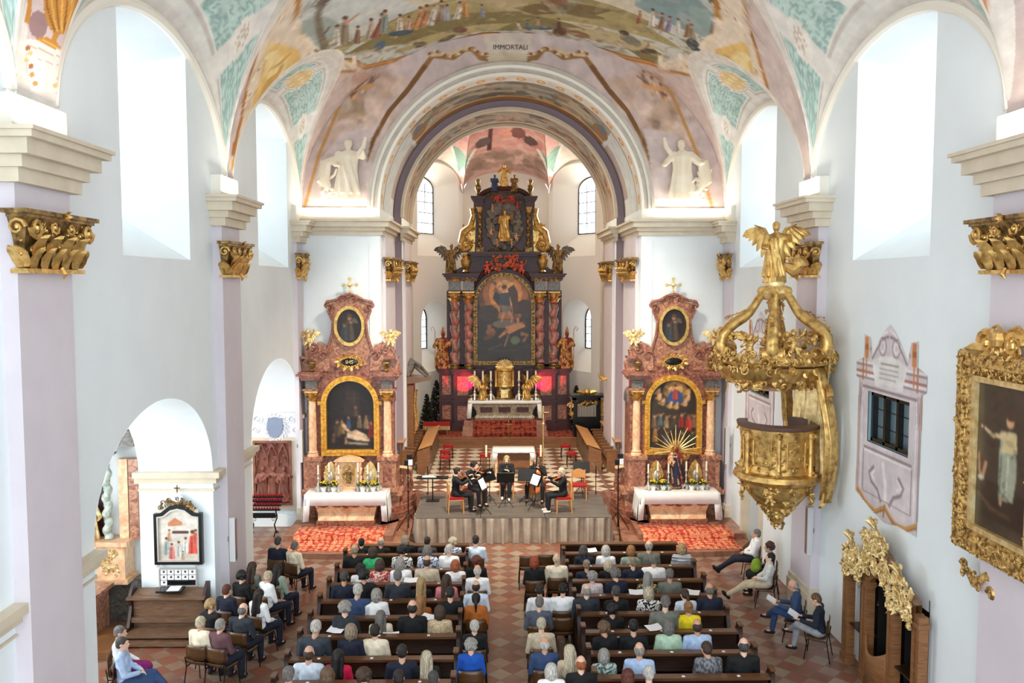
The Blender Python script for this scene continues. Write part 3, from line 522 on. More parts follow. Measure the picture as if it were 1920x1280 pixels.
# ---- wall of the triumphal arch
def vault_top(x): return Z0+VB*math.sqrt(max(0, 1-(x/VA)**2)) if abs(x) < VA else Z0
AO = (ACX-3.95, ACX+3.95)
mb = MB(); sheet(mb, lambda s, z: (s, TWY, z), -WX, WX, const(9.6), const(0), [(AO[0], AO[1], const(0), const(9.6))]); structure(mb.build('wall_front', M['white']))
n, k = 330, 120; Pm = np.zeros((k, n, 3))
for j in range(n):
    x = -VA+2*VA*j/(n-1); zt = max(vault_top(x), 9.6); q = 1-((x-ACX)/3.95)**2; zb = 9.6+3.95*math.sqrt(q) if q > 0 else 9.6
    for i in range(k): Pm[i, j] = (x, TWY, zb+(zt-zb)*i/(k-1))
cv = Cv(Pm[..., 0], Pm[..., 2], (0.83, 0.75, 0.73), wall_map(TWY)); cv.grain(0.05, 2, 2, 4)
for mir in (0, 1):
    f = (lambda x: 1906-x) if mir else (lambda x: x)
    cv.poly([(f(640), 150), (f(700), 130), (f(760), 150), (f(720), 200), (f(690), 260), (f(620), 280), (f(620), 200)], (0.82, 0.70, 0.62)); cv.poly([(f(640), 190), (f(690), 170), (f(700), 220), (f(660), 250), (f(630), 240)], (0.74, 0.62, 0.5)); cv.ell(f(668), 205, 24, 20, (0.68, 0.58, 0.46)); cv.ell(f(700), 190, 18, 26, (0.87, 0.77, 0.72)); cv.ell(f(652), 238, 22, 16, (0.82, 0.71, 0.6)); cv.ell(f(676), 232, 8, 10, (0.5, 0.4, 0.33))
    xa, xb = sorted((f(600), f(760))); cv.clouds(xa, xb, 130, 380, 260, ((0.87, 0.78, 0.74), (0.78, 0.66, 0.56), (0.9, 0.82, 0.78), (0.7, 0.58, 0.5), (0.84, 0.7, 0.62)), (5, 22), (4, 14), 0.3, 3+mir)
    for k in range(3): cv.fig(f(660+k*16), 186-k*12, 30, ((0.82, 0.6, 0.42), (0.88, 0.76, 0.68), (0.6, 0.48, 0.42))[k], lean=(8 if not mir else -8), arm=(0.4, -0.3))
    cv.line([(f(655), 180), (f(690), 158), (f(712), 142)], 5, (0.48, 0.38, 0.32), w2=2); cv.line([(f(664), 168), (f(700), 160)], 9, (0.85, 0.63, 0.42)); cv.line([(f(640), 176), (f(668), 162)], 10, (0.8, 0.6, 0.44))
    cv.line([(f(570), 392), (f(598), 290), (f(640), 190), (f(680), 122)], 6, (0.78, 0.58, 0.34))
    cv.line([(f(683), 309), (f(700), 262), (f(730), 208), (f(765), 168), (f(798), 122)], 7, (0.5, 0.34, 0.18), w2=10)
    cv.line([(f(798), 122), (f(812), 104), (f(850), 108), (f(872), 92), (f(886), 92), (f(900), 108), (f(925), 112)], 10, (0.62, 0.44, 0.26)); cv.line([(f(808), 104), (f(846), 100), (f(880), 88)], 6, (0.86, 0.74, 0.6))
    for t in range(26): x = 800+t*5; cv.ell(f(x), 104-6*math.sin(t*0.5)-(t*0.4), 3, 3, [(0.9, 0.8, 0.66), (0.5, 0.34, 0.2), (0.78, 0.6, 0.4)][t % 3])
    cv.line([(f(932), 108), (f(940), 114), (f(948), 108)], 5, (0.9, 0.84, 0.74))
    # painted stone saints in the spandrels
    A = (0.93, 0.87, 0.78); B = (0.7, 0.58, 0.47); Cc = (0.99, 0.95, 0.88)
    cv.poly([(f(575), 392), (f(600), 300), (f(640), 250), (f(700), 240), (f(684), 320), (f(690), 392)], (0.82, 0.75, 0.73))
    cv.line([(f(590), 376), (f(690), 376)], 5, Cc); cv.line([(f(590), 386), (f(690), 386)], 4, (0.88, 0.82, 0.76))
cv.poly([(900, 60), (1000, 60), (990, 100), (916, 100)], (0.88, 0.81, 0.75)); cv.poly([(913, 108), (934, 98), (972, 98), (990, 108), (985, 122), (918, 122)], (0.86, 0.79, 0.68))
cv.blur(1); cv.grain(0.05, 9, 9, 8); structure(painted_grid('wall_front', Pm, cv, M['paint']))
def text_mesh(name, txt, size, mw, mt, parent=None, ext=0.004):
    cu = bpy.data.curves.new(name, 'FONT'); cu.body = txt; cu.size = size; cu.align_x = 'CENTER'; cu.align_y = 'CENTER'; cu.extrude = ext
    to = bpy.data.objects.new('tmp', cu); C.objects.link(to); dg = bpy.context.evaluated_depsgraph_get(); me = bpy.data.meshes.new_from_object(to.evaluated_get(dg)); bpy.data.objects.remove(to)
    o = link_mesh(name, me, mt, parent); o.matrix_local = mw; return o
M['ink'] = mat('painted_letters', (0.28, 0.22, 0.2), 0.8)
WR = lambda x, y, z: Matrix.Translation((x, y, z)) @ Matrix.Rotation(R(90), 4, 'X')
p = at(957, 89, Y=TWY-0.02); structure(text_mesh('trim_40', 'IMMORTALI', 0.2, WR(p.x, p.y, p.z), M['ink']))
# mouldings of the triumphal arch
def arch_band(name, r0, r1, y0, y1, m, cx=ACX, zc=9.6, n=64, down=0.0):
    mb = MB(); pts = lambda r: [(cx-r*math.cos(math.pi*i/n), zc+r*math.sin(math.pi*i/n)) for i in range(n+1)]
    a, b = pts(r1), pts(r0)
    if down: a = [(a[0][0], a[0][1]-down)]+a+[(a[-1][0], a[-1][1]-down)]; b = [(b[0][0], b[0][1]-down)]+b+[(b[-1][0], b[-1][1]-down)]
    mb.ring(a, b, y0, y1, 'y', closed=False); return structure(mb.build(name, m))
M['mould'] = mat('painted_moulding', (0.80, 0.76, 0.71), 0.7, c2=(0.74, 0.7, 0.65), scale=3)
arch_band('trim_1', 4.24, 4.33, TWY-0.14, TWY, M['mould']); arch_band('trim_2', 4.15, 4.24, TWY-0.09, TWY, M['offwhite']); arch_band('trim_3', 4.02, 4.15, TWY-0.06, TWY, M['mould']); arch_band('trim_4', 3.94, 4.02, TWY-0.1, TWY+0.0, M['offwhite'])
# intrados with painted scenes
def intrados(cx, r, y0, y1, paint, pm, ny=70, nt=260, zc=9.6):
    Pm = np.zeros((ny, nt, 3)); U = np.zeros((ny, nt)); V = np.zeros((ny, nt))
    for i in range(ny):
        Y = y0+(y1-y0)*i/(ny-1); th = np.linspace(0, 180, nt); U[i] = th; V[i] = Y
        Pm[i, :, 0] = cx-r*np.cos(np.radians(th)); Pm[i, :, 1] = Y; Pm[i, :, 2] = zc+r*np.sin(np.radians(th))
    cv = Cv(U, V, (0.72, 0.64, 0.56), pm); paint(cv); return structure(painted_grid('ceiling', Pm, cv, M['paint']))
def paint_i1(c):
    c.grain(0.1, 0.2, 3, 9); th = np.minimum(c.U, 180-c.U)
    c.c[th < 38] = (0.86, 0.88, 0.88); c.c[(th < 36) & (th > 8) & (c.V > 28.4)] = (0.72, 0.66, 0.64)
    w_ = (c.V < 26.75); c.c[w_] = (0.93, 0.9, 0.85)
    ros = w_ & (((th % 9)-4.5)**2/4.5+((c.V-26.38)/0.2)**2 < 1); c.c[ros] = (0.85, 0.64, 0.42); ros = w_ & (((th % 9)-4.5)**2/1.2+((c.V-26.38)/0.1)**2 < 1); c.c[ros] = (0.95, 0.85, 0.66)
    c.c[(c.V > 26.75) & (c.V < 26.85)] = (0.62, 0.5, 0.4); c.c[(c.V > 29.2)] = (0.55, 0.48, 0.45)
    sc = (th >= 38) & (c.V > 26.85) & (c.V < 29.2); r = np.random.RandomState(4); c.clip = sc
    c.c[sc] = (0.74, 0.68, 0.57); 
    for k in range(170):
        t = r.uniform(36, 144); y = r.uniform(26.8, 29.2); q = r.uniform(0.35, 0.86); col = [(q, q*0.92, q*0.78), (q*0.8, q*0.82, q*0.8), (q, q*0.78, q*0.6)][r.randint(3)]; m = (((c.U-t)/r.uniform(1.2, 7))**2+((c.V-y)/r.uniform(0.08, 0.3))**2 < 1) & sc; c.c[m] = c.c[m]*0.35+np.array(col)*0.65
    m = sc & (c.V > 28.85); c.c[m] = (0.66, 0.44, 0.22); m = sc & (np.abs(c.V-28.8) < 0.05); c.c[m] = (0.9, 0.76, 0.5); c.clip = None
    for t0 in (42, 138): m = (((c.U-t0)/5)**2+((c.V-28.0)/0.7)**2 < 1); c.c[m] = (0.62, 0.42, 0.22); m = (((c.U-t0)/3)**2+((c.V-27.6)/0.4)**2 < 1); c.c[m] = (0.42, 0.45, 0.5)
intrados(ACX, 3.95, TWY, 29.5, paint_i1, None)
def paint_i2(c):
    c.grain(0.1, 0.2, 3, 19); th = np.minimum(c.U, 180-c.U); c.c[:] = (0.70, 0.63, 0.57); r = np.random.RandomState(14)
    for k in range(200):
        t = r.uniform(14, 166); y = r.uniform(30.1, 31.9); q = r.uniform(0.35, 0.85); col = [(q, q*0.9, q*0.76), (q*0.85, q*0.85, q*0.8), (q, q*0.72, q*0.52)][r.randint(3)]; m = (((c.U-t)/r.uniform(1, 5))**2+((c.V-y)/r.uniform(0.08, 0.3))**2 < 1); c.c[m] = c.c[m]*0.4+np.array(col)*0.6
    for a, b, col in ((29.5, 29.7, (0.86, 0.8, 0.72)), (29.7, 29.95, (0.68, 0.6, 0.55)), (29.95, 30.1, (0.88, 0.82, 0.74)), (31.9, 32.1, (0.88, 0.82, 0.72)), (32.1, 32.35, (0.66, 0.57, 0.5)), (32.35, 32.6, (0.85, 0.79, 0.7))): c.c[(c.V >= a) & (c.V < b)] = col
    m = (c.V >= 29.7) & (c.V < 29.95) & (np.sin(c.U*2.2) > 0.2); c.c[m] = (0.82, 0.68, 0.48)
intrados(ACX, 3.7, 29.5, 32.5, paint_i2, None)
M['arch_grey'] = mat('lilac_grey_paint', (0.6, 0.53, 0.56), 0.75)
arch_band('trim_5', 3.7, 3.96, 29.5, 29.56, M['arch_grey'], down=9.0)
arch_band('trim_6', 3.62, 3.72, 29.4, 29.6, M['cream'], down=0.0); arch_band('trim_7', 3.6, 3.7, 32.3, 32.5, M['cream'])
mb = MB()
for s in (-1, 1):
    x1 = ACX+s*3.95; mb.quad((x1, TWY, 0), (x1, 29.5, 0), (x1, 29.5, 9.6), (x1, TWY, 9.6)); x2 = ACX+s*3.7; mb.quad((x2, 29.5, 0), (x2, 32.5, 0), (x2, 32.5, 9.6), (x2, 29.5, 9.6))
    mb.quad((x2, 32.5, 0), (ACX+s*4.05, 32.5, 0), (ACX+s*4.05, 32.5, 9.8), (x2, 32.5, 9.6))
structure(mb.build('wall_chancel', M['white']))
arch_band('trim_8', 3.68, 4.6, 32.5, 32.55, M['white'])
# ---- apse
AX = 4.0; PL = [(-AX, 32.5), (-AX, 36.6), (-2.0, 40.0), (2.0, 40.0), (AX, 36.6), (AX, 32.5)]
def btop(t):            # top of the apse wall along the path, t in 0..1
    seg = [(0, .14), (.14, .4), (.4, .6), (.6, .86), (.86, 1)]
    for i, (a, b) in enumerate(seg):
        if t <= b+1e-9:
            u = (t-a)/(b-a); x = PL[i][0]+(PL[i+1][0]-PL[i][0])*u+ACX; y = PL[i][1]+(PL[i+1][1]-PL[i][1])*u
            z = {0: 9.8+1.8*u, 4: 11.6-1.8*u}.get(i)
            if z is None: z = 11.5+1.25*math.sqrt(max(0, 1-(2*u-1)**2)) if i in (1, 3) else 11.6+0.9*math.sqrt(max(0, 1-(2*u-1)**2))
            return x, y, z
n, k = 261, 70; Pm = np.zeros((k, n, 3)); U = np.zeros((k, n)); V = np.zeros((k, n))
for j in range(n):
    t = j/(n-1); a = math.pi*t; A = np.array([ACX-4.0*math.cos(a), 32.5, 9.8+3.85*math.sin(a)]); B = np.array(btop(t))
    for i in range(k):
        q = i/(k-1); p = A*(1-q)+B*q; p[2] += 0.75*math.sin(math.pi*q)*math.sin(a)**0.6*(1-0.4*q); Pm[i, j] = p; U[i, j] = t; V[i, j] = q
cv = Cv(U, V, (0.88, 0.8, 0.74)); cv.grain(0.04, 20, 6, 2)
cen = np.abs(U-0.5)
cv.c[(cen < 0.2-0.07*V)] = (0.86, 0.68, 0.62); cv.c[(cen < 0.2-0.07*V) & (V < 0.35)] = (0.9, 0.74, 0.55)
r = np.random.RandomState(21)
for kk in range(120):
    t, q = r.uniform(0.37, 0.63), r.uniform(0.3, 0.95); g = r.uniform(0, 1); col = (0.88-0.16*g, 0.6-0.16*g, 0.55-0.14*g) if q < 0.72 else (0.55, 0.44, 0.38); m = (((U-t)/r.uniform(0.008, 0.03))**2+((V-q)/r.uniform(0.02, 0.07))**2 < 1); cv.c[m] = cv.c[m]*0.6+np.array(col)*0.4
for t0, t1, q0, q1 in ((0.452, 0.462, 0.28, 0.72), (0.43, 0.48, 0.36, 0.40)): cv.c[(U > t0) & (U < t1) & (V > q0) & (V < q1)] = (0.32, 0.16, 0.12)
for t0, q0, rt, rq, col in ((0.44, 0.6, 0.02, 0.06, (0.4, 0.3, 0.3)), (0.53, 0.5, 0.02, 0.08, (0.5, 0.28, 0.25)), (0.56, 0.58, 0.018, 0.06, (0.36, 0.24, 0.24)), (0.5, 0.52, 0.012, 0.05, (0.9, 0.6, 0.5)), (0.53, 0.4, 0.008, 0.03, (0.35, 0.2, 0.2))):
    m = ((U-t0)/rt)**2+((V-q0)/rq)**2 < 1; cv.c[m] = col
for s in (-1, 1):
    m = ((U-0.5-s*0.235)/0.03)**2+((V-0.55)/0.13)**2; cv.c[m < 1.5] = (0.86, 0.66, 0.6); cv.c[m < 1.1] = (0.92, 0.86, 0.78); cv.c[m < 0.75] = (0.6, 0.58, 0.52)
    tri = (np.abs(U-0.5-s*0.125) < 0.045*(1-(V-0.62)/0.36)) & (V > 0.66) & (V < 0.985); cv.c[tri] = (0.5, 0.62, 0.55); tr2 = (np.abs(U-0.5-s*0.36) < 0.04*(1-(V-0.62)/0.36)) & (V > 0.66) & (V < 0.985); cv.c[tr2] = (0.5, 0.62, 0.55)
    b1 = (np.abs(np.abs(U-0.5-s*0.125)-0.05*(1-(V-0.62)/0.36)) < 0.005) & (V < 0.97); cv.c[b1 & (V > 0.64)] = (0.93, 0.9, 0.84)
structure(painted_grid('ceiling', Pm, cv, M['paint']))
mb = MB(); wn = 20; M['apse_wall'] = mat('warm_plaster', (0.93, 0.90, 0.86), 0.8)
for i in range(5):
    (xa, ya), (xb, yb) = PL[i], PL[i+1]; L = math.hypot(xb-xa, yb-ya); fn = lambda s, z, xa=xa, ya=ya, xb=xb, yb=yb, L=L: (xa+(xb-xa)*s/L+ACX, ya+(yb-ya)*s/L, z)
    a_, b_ = [(0, .14), (.14, .4), (.4, .6), (.6, .86), (.86, 1)][i]; top = lambda s, L=L, a_=a_, b_=b_: btop(a_+(b_-a_)*min(max(s/L, 1e-6), 1-1e-6))[2]+0.02
    ops = []
    if i in (1, 3):
        rev = (i == 3); g = (lambda a, b: (L-b, L-a)) if rev else (lambda a, b: (a, b))
        (u0, u1), (l0, l1) = g(0.35, 3.62), g(0.6, 2.75)
        ops = [(u0, u1, const(8.55), arch((u0+u1)/2, (u1-u0)/2+0.02, 11.9, 0.75)), (l0, l1, const(3.45), arch((l0+l1)/2, (l1-l0)/2, 5.75, 0.85))]
    sheet(mb, fn, 0, L, top, const(0), ops, step=0.2)
    for q, o in enumerate(ops):
        nx, ny_ = -(yb-ya)/L, (xb-xa)/L; dep = 0.9; inn = outline(o); c = (o[0]+o[1])/2; cc = c+(0.12 if not rev else -0.12)*(1 if q == 0 else 0.6)*-1; hw = (o[1]-o[0])/2; zt0 = (11.55, 5.7)[q]; zb1 = (9.6, 4.4)[q]
        out = [(cc+(s-c)*0.58, zb1 if k_ < 2 else min(zt0, 99)+(z-(11.9, 5.75)[q])*0.75) for k_, (s, z) in enumerate(inn)]
        P3 = lambda s, z, d: (fn(s, z)[0]+nx*d, fn(s, z)[1]+ny_*d, z)
        mb.grid([[P3(*p, 0) for p in inn], [P3(*p, dep) for p in out]], cu=True)
        f = MB(); s0, s1 = out[0][0], out[1][0]; zt = max(z for s, z in out)
        f.tube([P3(*p, dep) for p in out+[out[0]]], 0.035, 6)
        for kq in (1, 2): s_ = s0+(s1-s0)*kq/3; f.tube([P3(s_, zb1, dep), P3(s_, zt0+0.3, dep)], 0.018, 5)
        for kq in range(1, 5): z_ = zb1+(zt0+0.2-zb1)*kq/4.6; f.tube([P3(s0, z_, dep), P3(s1, z_, dep)], 0.018, 5)
        wo = structure(f.build('window_%d' % (7+q+2*(i == 3)), M['black'])); g2 = MB(); g2._add([P3(*p, dep) for p in out], [tuple(range(len(out)))]); g2.build('pane', M['glass'], wo)
structure(mb.build('wall_apse', M['apse_wall']))

# ---- floors
mb = MB(); mb.quad((-11.2, -2, 0), (7.4, -2, 0), (7.4, 41, 0), (-11.2, 41, 0)); structure(mb.build('floor', M['floor']))
def slab(name, x0, x1, y0, y1, z0, z1, m): mb = MB(); mb.bb((x0, y0, z0), (x1, y1, z1)); return structure(mb.build(name, m))
slab('floor', -3.95, 3.8, 26.6, 33.9, 0.02, 0.8, M['checker'])
slab('trim_17', -3.95, 3.8, 26.5, 26.6, 0.0, 0.79, M['steps']); slab('trim_9', -3.9, 3.8, 33.6, 33.95, 0.6, 0.95, M['wood_mid']); slab('trim_10', -3.9, 3.8, 33.95, 34.3, 0.6, 1.1, M['wood_mid']); slab('floor', -6, 6, 34.2, 41, 0.02, 1.12, M['steps'])
# platform and steps before the side altars, with curved front
def plat(s, z, gx, yf, name):
    mb = MB(); pts = [(s*6.5, 26.0), (s*(3.2-gx), 26.0), (s*(3.1-gx), yf+1.0), (s*(3.5-gx), yf+0.35), (s*(4.0-gx), yf+0.05), (s*5.0, yf), (s*6.0, yf+0.1), (s*6.5, yf+0.9)]
    mb.prism(pts if s < 0 else pts[::-1], 0.0, z); return structure(fix(mb.build(name, M['steps'], smooth=False)))
for s, nm in ((-1, 'trim_11'), (1, 'trim_12')): plat(s, 0.15, 0.1, 22.4, nm)
for s, nm in ((-1, 'trim_13'), (1, 'trim_14')):
    mb = MB(); mb.bb((s*3.45, 23.5, 0.15), (s*6.5, 26, 0.32)); structure(mb.build(nm, M['steps']))
# sweeping steps at the sides of the stage
for s, nm in ((-1, 'trim_15'), (1, 'trim_16')):
    mb = MB()
    for k in range(5):
        r0 = 1.9-0.3*k; pts = [(s*(3.9), 26.6)]+[(s*(4.0-r0*math.sin(a)*0.75), 26.3-r0*math.cos(a)) for a in [R(90*i/8) for i in range(9)]][::-1]+[(s*3.0, 26.6)]
        mb.prism([(s*3.95, 26.7), (s*3.95, 26.2-r0)]+[(s*(3.95-0.9*math.sin(R(a))), 26.7-(0.5+r0)*math.cos(R(a))) for a in range(10, 91, 10)], 0.16*k, 0.16*(k+1))
    structure(fix(mb.build(nm, M['marble_red'], smooth=False)))
# ---- side chapels behind the left arches
mb = MB()
mb.quad((-8.05, 18.6, 0), (-11.2, 18.6, 0), (-11.2, 18.6, 6.5), (-8.05, 18.6, 6.5)); mb.quad((-8.05, 12.0, 0), (-11.2, 12.0, 0), (-11.2, 12.0, 6.5), (-8.05, 12.0, 6.5))
mb.quad((-8.05, 20, 0), (-11.2, 20, 0), (-11.2, 20, 6.5), (-8.05, 20, 6.5)); mb.quad((-8.05, 26.3, 0), (-11.2, 26.3, 0), (-11.2, 26.3, 6.5), (-8.05, 26.3, 6.5))
mb.quad((-8.05, 11, 5.9), (-11.2, 11, 5.9), (-11.2, 27, 5.9), (-8.05, 27, 5.9)); mb.quad((-8.05, 11, 5.28), (-8.05, 27, 5.28), (-8.05, 27, 6.5), (-8.05, 11, 6.5))
sheet(mb, lambda s, z: (-11.2, s, z), 11, 27, const(6.5), const(0), [(12.8, 16.4, const(1.6), arch(14.6, 1.8, 4.2, 1.2)), (20.9, 24.2, const(1.6), arch(22.55, 1.65, 4.2, 1.2))])
structure(mb.build('wall_chapel', M['white']))
# the wall's core between arch jambs, seen as the pier faces
for a, b_, c_ in ((17.8, 20.64, 0), ):
    mb = MB(); mb.quad((-8.05, 17.8, 0), (-8.05, 20.64, 0), (-8.05, 20.64, 5.3), (-8.05, 17.8, 5.3)); structure(mb.build('wall_pier', M['white']))
# pier pilasters, string courses, cornices
tn = [50]
def trim(mb, m=M['cream'], sm=True):
    tn[0] += 1; return structure(mb.build('trim_%d' % tn[0], m, smooth=sm))
PIL = [(3.0, 4.2), (10.4, 11.72), (18.12, 19.35)]
for s in (-1, 1):
    for y0, y1 in PIL+[(25.2, 25.95)]:
        X = PX_ if y1 < 25 else 6.38; mb = MB(); mb.bb((s*WX, y0, 0), (s*X, y1, 8.6)); trim(mb, M['lilac'])
        mb = MB(); mb.bb((s*WX, y0-0.06, 0), (s*(X-0.07), y1+0.06, 0.55)); mb.bb((s*WX, y0-0.04, 0.55), (s*(X-0.04), y1+0.04, 0.68)); trim(mb, M['cream'])
        mb = MB(); mb.bb((s*WX, y0, 9.1), (s*X, y1, 9.62)); trim(mb, M['offwhite'])
        mb = MB(); ye = min(y1, 25.9)
        for z0_, z1_, pj, ov in ((8.55, 8.72, 0.12, 0.12), (8.72, 8.86, 0.2, 0.18), (8.86, 9.04, 0.32, 0.28), (9.04, 9.12, 0.42, 0.36), (9.12, 9.17, 0.46, 0.4)):
            if y1 > 25: mb.bb((s*WX, y0-ov*0.6, z0_), (s*(X-pj), 26.0, z1_))
            else: mb.bb((s*WX, y0-ov, z0_), (s*(X-pj), y1+ov, z1_))
        trim(mb)
# cornice of the triumphal wall and jambs
for s in (-1, 1):
    xe = ACX+s*3.95
    mb = MB()
    for z0_, z1_, pj in ((8.8, 8.93, 0.08), (8.93, 9.04, 0.16), (9.04, 9.2, 0.28), (9.2, 9.27, 0.36)):
        mb.bb((s*WX, TWY-pj, z0_), (xe-s*pj, TWY+0.1, z1_)); mb.bb((xe+s*0.02, TWY+0.1, z0_), (xe-s*pj, 29.5, z1_)); mb.bb((ACX+s*3.7, 29.3-pj, z0_), (ACX+s*3.7-s*pj, 32.5+pj, z1_))
    trim(mb)
    mb = MB(); mb.bb((s*WX, TWY-0.05, 9.27), (xe, TWY, 9.62)); trim(mb, M['offwhite'])
    mb = MB(); mb.bb((xe, 26.5, 0.8), (xe-s*0.08, 29.0, 8.8)); trim(mb, M['lilac']); mb = MB(); mb.bb((ACX+s*3.7, 30.0, 0.8), (ACX+s*3.7-s*0.07, 32.2, 8.8)); trim(mb, M['lilac'])
    mb = MB(); mb.bb((xe, TWY-0.03, 0.6), (xe+s*0.35, TWY, 8.8)); trim(mb, M['white'])
# string courses at the springing of the lower arches
mb = MB()
for y0, y1 in ((8.0, 10.4), (11.72, 12.5), (17.9, 18.12), (19.35, 20.64)):
    mb.bb((-6.55, y0, 3.18), (-6.4, y1, 3.3)); mb.bb((-6.55, y0, 3.3), (-6.32, y1+0.05, 3.42)); mb.bb((-6.55, y0, 3.0), (-6.46, y1, 3.03))
for y in (17.8, 25.75): mb.bb((-8.1, y-0.1, 3.18), (-6.4, y+0.1, 3.3)); mb.bb((-8.12, y-0.16, 3.3), (-6.32, y+0.1, 3.42)); mb.bb((-8.05, y-0.04, 3.0), (-6.46, y+0.1, 3.05))
trim(mb, M['cream'])
mb = MB(); mb.bb((-8.15, 25.7, 0), (-6.45, 26.0, 0.5)); trim(mb, M['white']); mb = MB(); mb.bb((-8.1, 25.55, 0.0), (-6.5, 25.8, 0.35)); trim(mb, M['white'])

# ================================================================ SCULPTURE AND FURNITURE BUILDERS
rnd = random.Random(7)
def lathe_v(prof, c, n=18, folds=0, amp=0.0, ph=0, sx=1, sy=1, lean=(0, 0)):
    vs, fs = [], []; z0, z1 = prof[0][1], prof[-1][1]
    for r, z in prof:
        t = (z-z0)/((z1-z0) or 1)
        for j in range(n):
            a = 2*math.pi*j/n; q = r*(1+amp*math.cos(folds*a+ph+2.2*t)*(1-0.6*t)+amp*0.5*math.cos((folds+3)*a+1.3)); vs.append((c[0]+q*sx*math.cos(a)+lean[0]*t, c[1]+q*sy*math.sin(a)+lean[1]*t, c[2]+z))
    for i in range(len(prof)-1):
        for j in range(n): fs.append((i*n+j, i*n+(j+1) % n, (i+1)*n+(j+1) % n, (i+1)*n+j))
    fs.append(tuple(range(n))[::-1]); fs.append(tuple((len(prof)-1)*n+j for j in range(n))); return vs, fs
def organic(name, els, voxel=0.02, smooth=4, fac=0.5):
    # union of tapered limbs and ovals turned into ONE continuous skin
    mb = MB()
    for e in els:
        if e[0] == 'c':
            p0, p1, r0, r1 = Vector(e[1]), Vector(e[2]), e[3], e[4]; fl = e[5] if len(e) > 5 else 1.0
            n = 5; d = (p1-p0); pts = [p0-d.normalized()*r0*0.9, p0-d.normalized()*r0*0.6]+[p0+d*i/n for i in range(n+1)]+[p1+d.normalized()*r1*0.6, p1+d.normalized()*r1*0.9]
            mb.tube(pts, [r0*0.42, r0*0.8]+[r0+(r1-r0)*i/n for i in range(n+1)]+[r1*0.8, r1*0.42], 12, flat=fl)
        elif e[0] == 'e': mb.sph(e[1], 1.0, 14, *e[2], rz=(e[3] if len(e) > 3 else 0))
        elif e[0] == 'm': mb._add(e[1], e[2])
    me = bpy.data.meshes.new(name); me.from_pydata(mb.v, [], mb.f); me.update()
    o = bpy.data.objects.new('tmp', me); C.objects.link(o)
    r = o.modifiers.new('r', 'REMESH'); r.mode = 'VOXEL'; r.voxel_size = voxel; r.use_smooth_shade = True
    if smooth: s = o.modifiers.new('s', 'SMOOTH'); s.iterations = smooth; s.factor = fac
    dg = bpy.context.evaluated_depsgraph_get(); m2 = bpy.data.meshes.new_from_object(o.evaluated_get(dg)); m2.name = name
    bpy.data.objects.remove(o); bpy.data.meshes.remove(me); m2.materials.clear(); return m2
def place(name, me, m, parent=None, loc=(0, 0, 0), rz=0, sc=1.0):
    o = bpy.data.objects.new(name, me); C.objects.link(o); o.location = loc; o.rotation_euler = (0, 0, rz); o.scale = (sc, sc, sc)
    if parent is not None: o.parent = parent
    if len(me.materials) == 0: me.materials.append(m)
    o.material_slots[0].link = 'OBJECT'; o.material_slots[0].material = m; return o
def wing(mb, root, out, up, L=0.6, n=7):        # a spread feathered wing
    root, out, up = Vector(root), Vector(out).normalized(), Vector(up).normalized(); nrm = out.cross(up)
    mb.tube([root, root+out*L*0.25+up*L*0.4, root+out*L*0.6+up*L*0.55], [0.05*L, 0.06*L, 0.02*L], 6)
    for i in range(n):
        t = i/(n-1); b = root+out*L*0.6*t+up*L*(0.45*math.sin(t*1.9)); d = (out*(0.25+0.75*t)-up*(1.0-0.5*t)).normalized(); mb.leaf(b, d, nrm, L*(0.75-0.25*t), L*0.17, 0.12)
# statue skins, facing -Y, one metre tall, reused at any size
def robed(arms=((0.3, -0.3, 0.55), (-0.3, -0.25, 0.6)), mitre=False, seed=0, kneel=False):
    k = 0.72 if kneel else 1.0
    v, f = lathe_v([(0.17, 0), (0.165, 0.1), (0.14, 0.3), (0.12, 0.5), (0.13, 0.62), (0.135, 0.72), (0.09, 0.79), (0.035, 0.82)], (0, 0, 0), 26, 6, 0.14, seed, 1.05, 0.8, (0.03*math.sin(seed), 0))
    els = [('m', [(p[0], p[1], p[2]*k) for p in v], f), ('e', (0.02, -0.01, 0.9*k+0.02*(k < 1)), (0.058, 0.066, 0.078)), ('c', (0.02, 0, 0.8*k), (0.02, 0, 0.86*k), 0.032, 0.03)]
    for i, a in enumerate(arms):
        s = 1 if i == 0 else -1; sh = (0.12*s, 0, 0.75*k); el = ((0.12*s+a[0])/2+0.05*s, a[1]*0.35, (0.75*k+a[2]*k)/2-0.07); els += [('c', sh, el, 0.055, 0.05), ('c', el, (a[0], a[1], a[2]*k), 0.05, 0.022), ('e', (a[0], a[1], a[2]*k), (0.025, 0.025, 0.03))]
    for i in range(4):
        a = 0.9+i*0.75+seed; els.append(('c', (0.12*math.cos(a), 0.1*math.sin(a), 0.68*k), (0.18*math.cos(a+0.9), 0.14*math.sin(a+0.9), 0.12*k), 0.018, 0.03))
    if mitre: els += [('c', (0.02, 0, 0.95), (0.02, 0, 1.08), 0.058, 0.015)]
    else: els.append(('e', (0.02, 0.015, 0.93*k), (0.065, 0.065, 0.065)))
    return organic('statue', els, 0.012, 3)
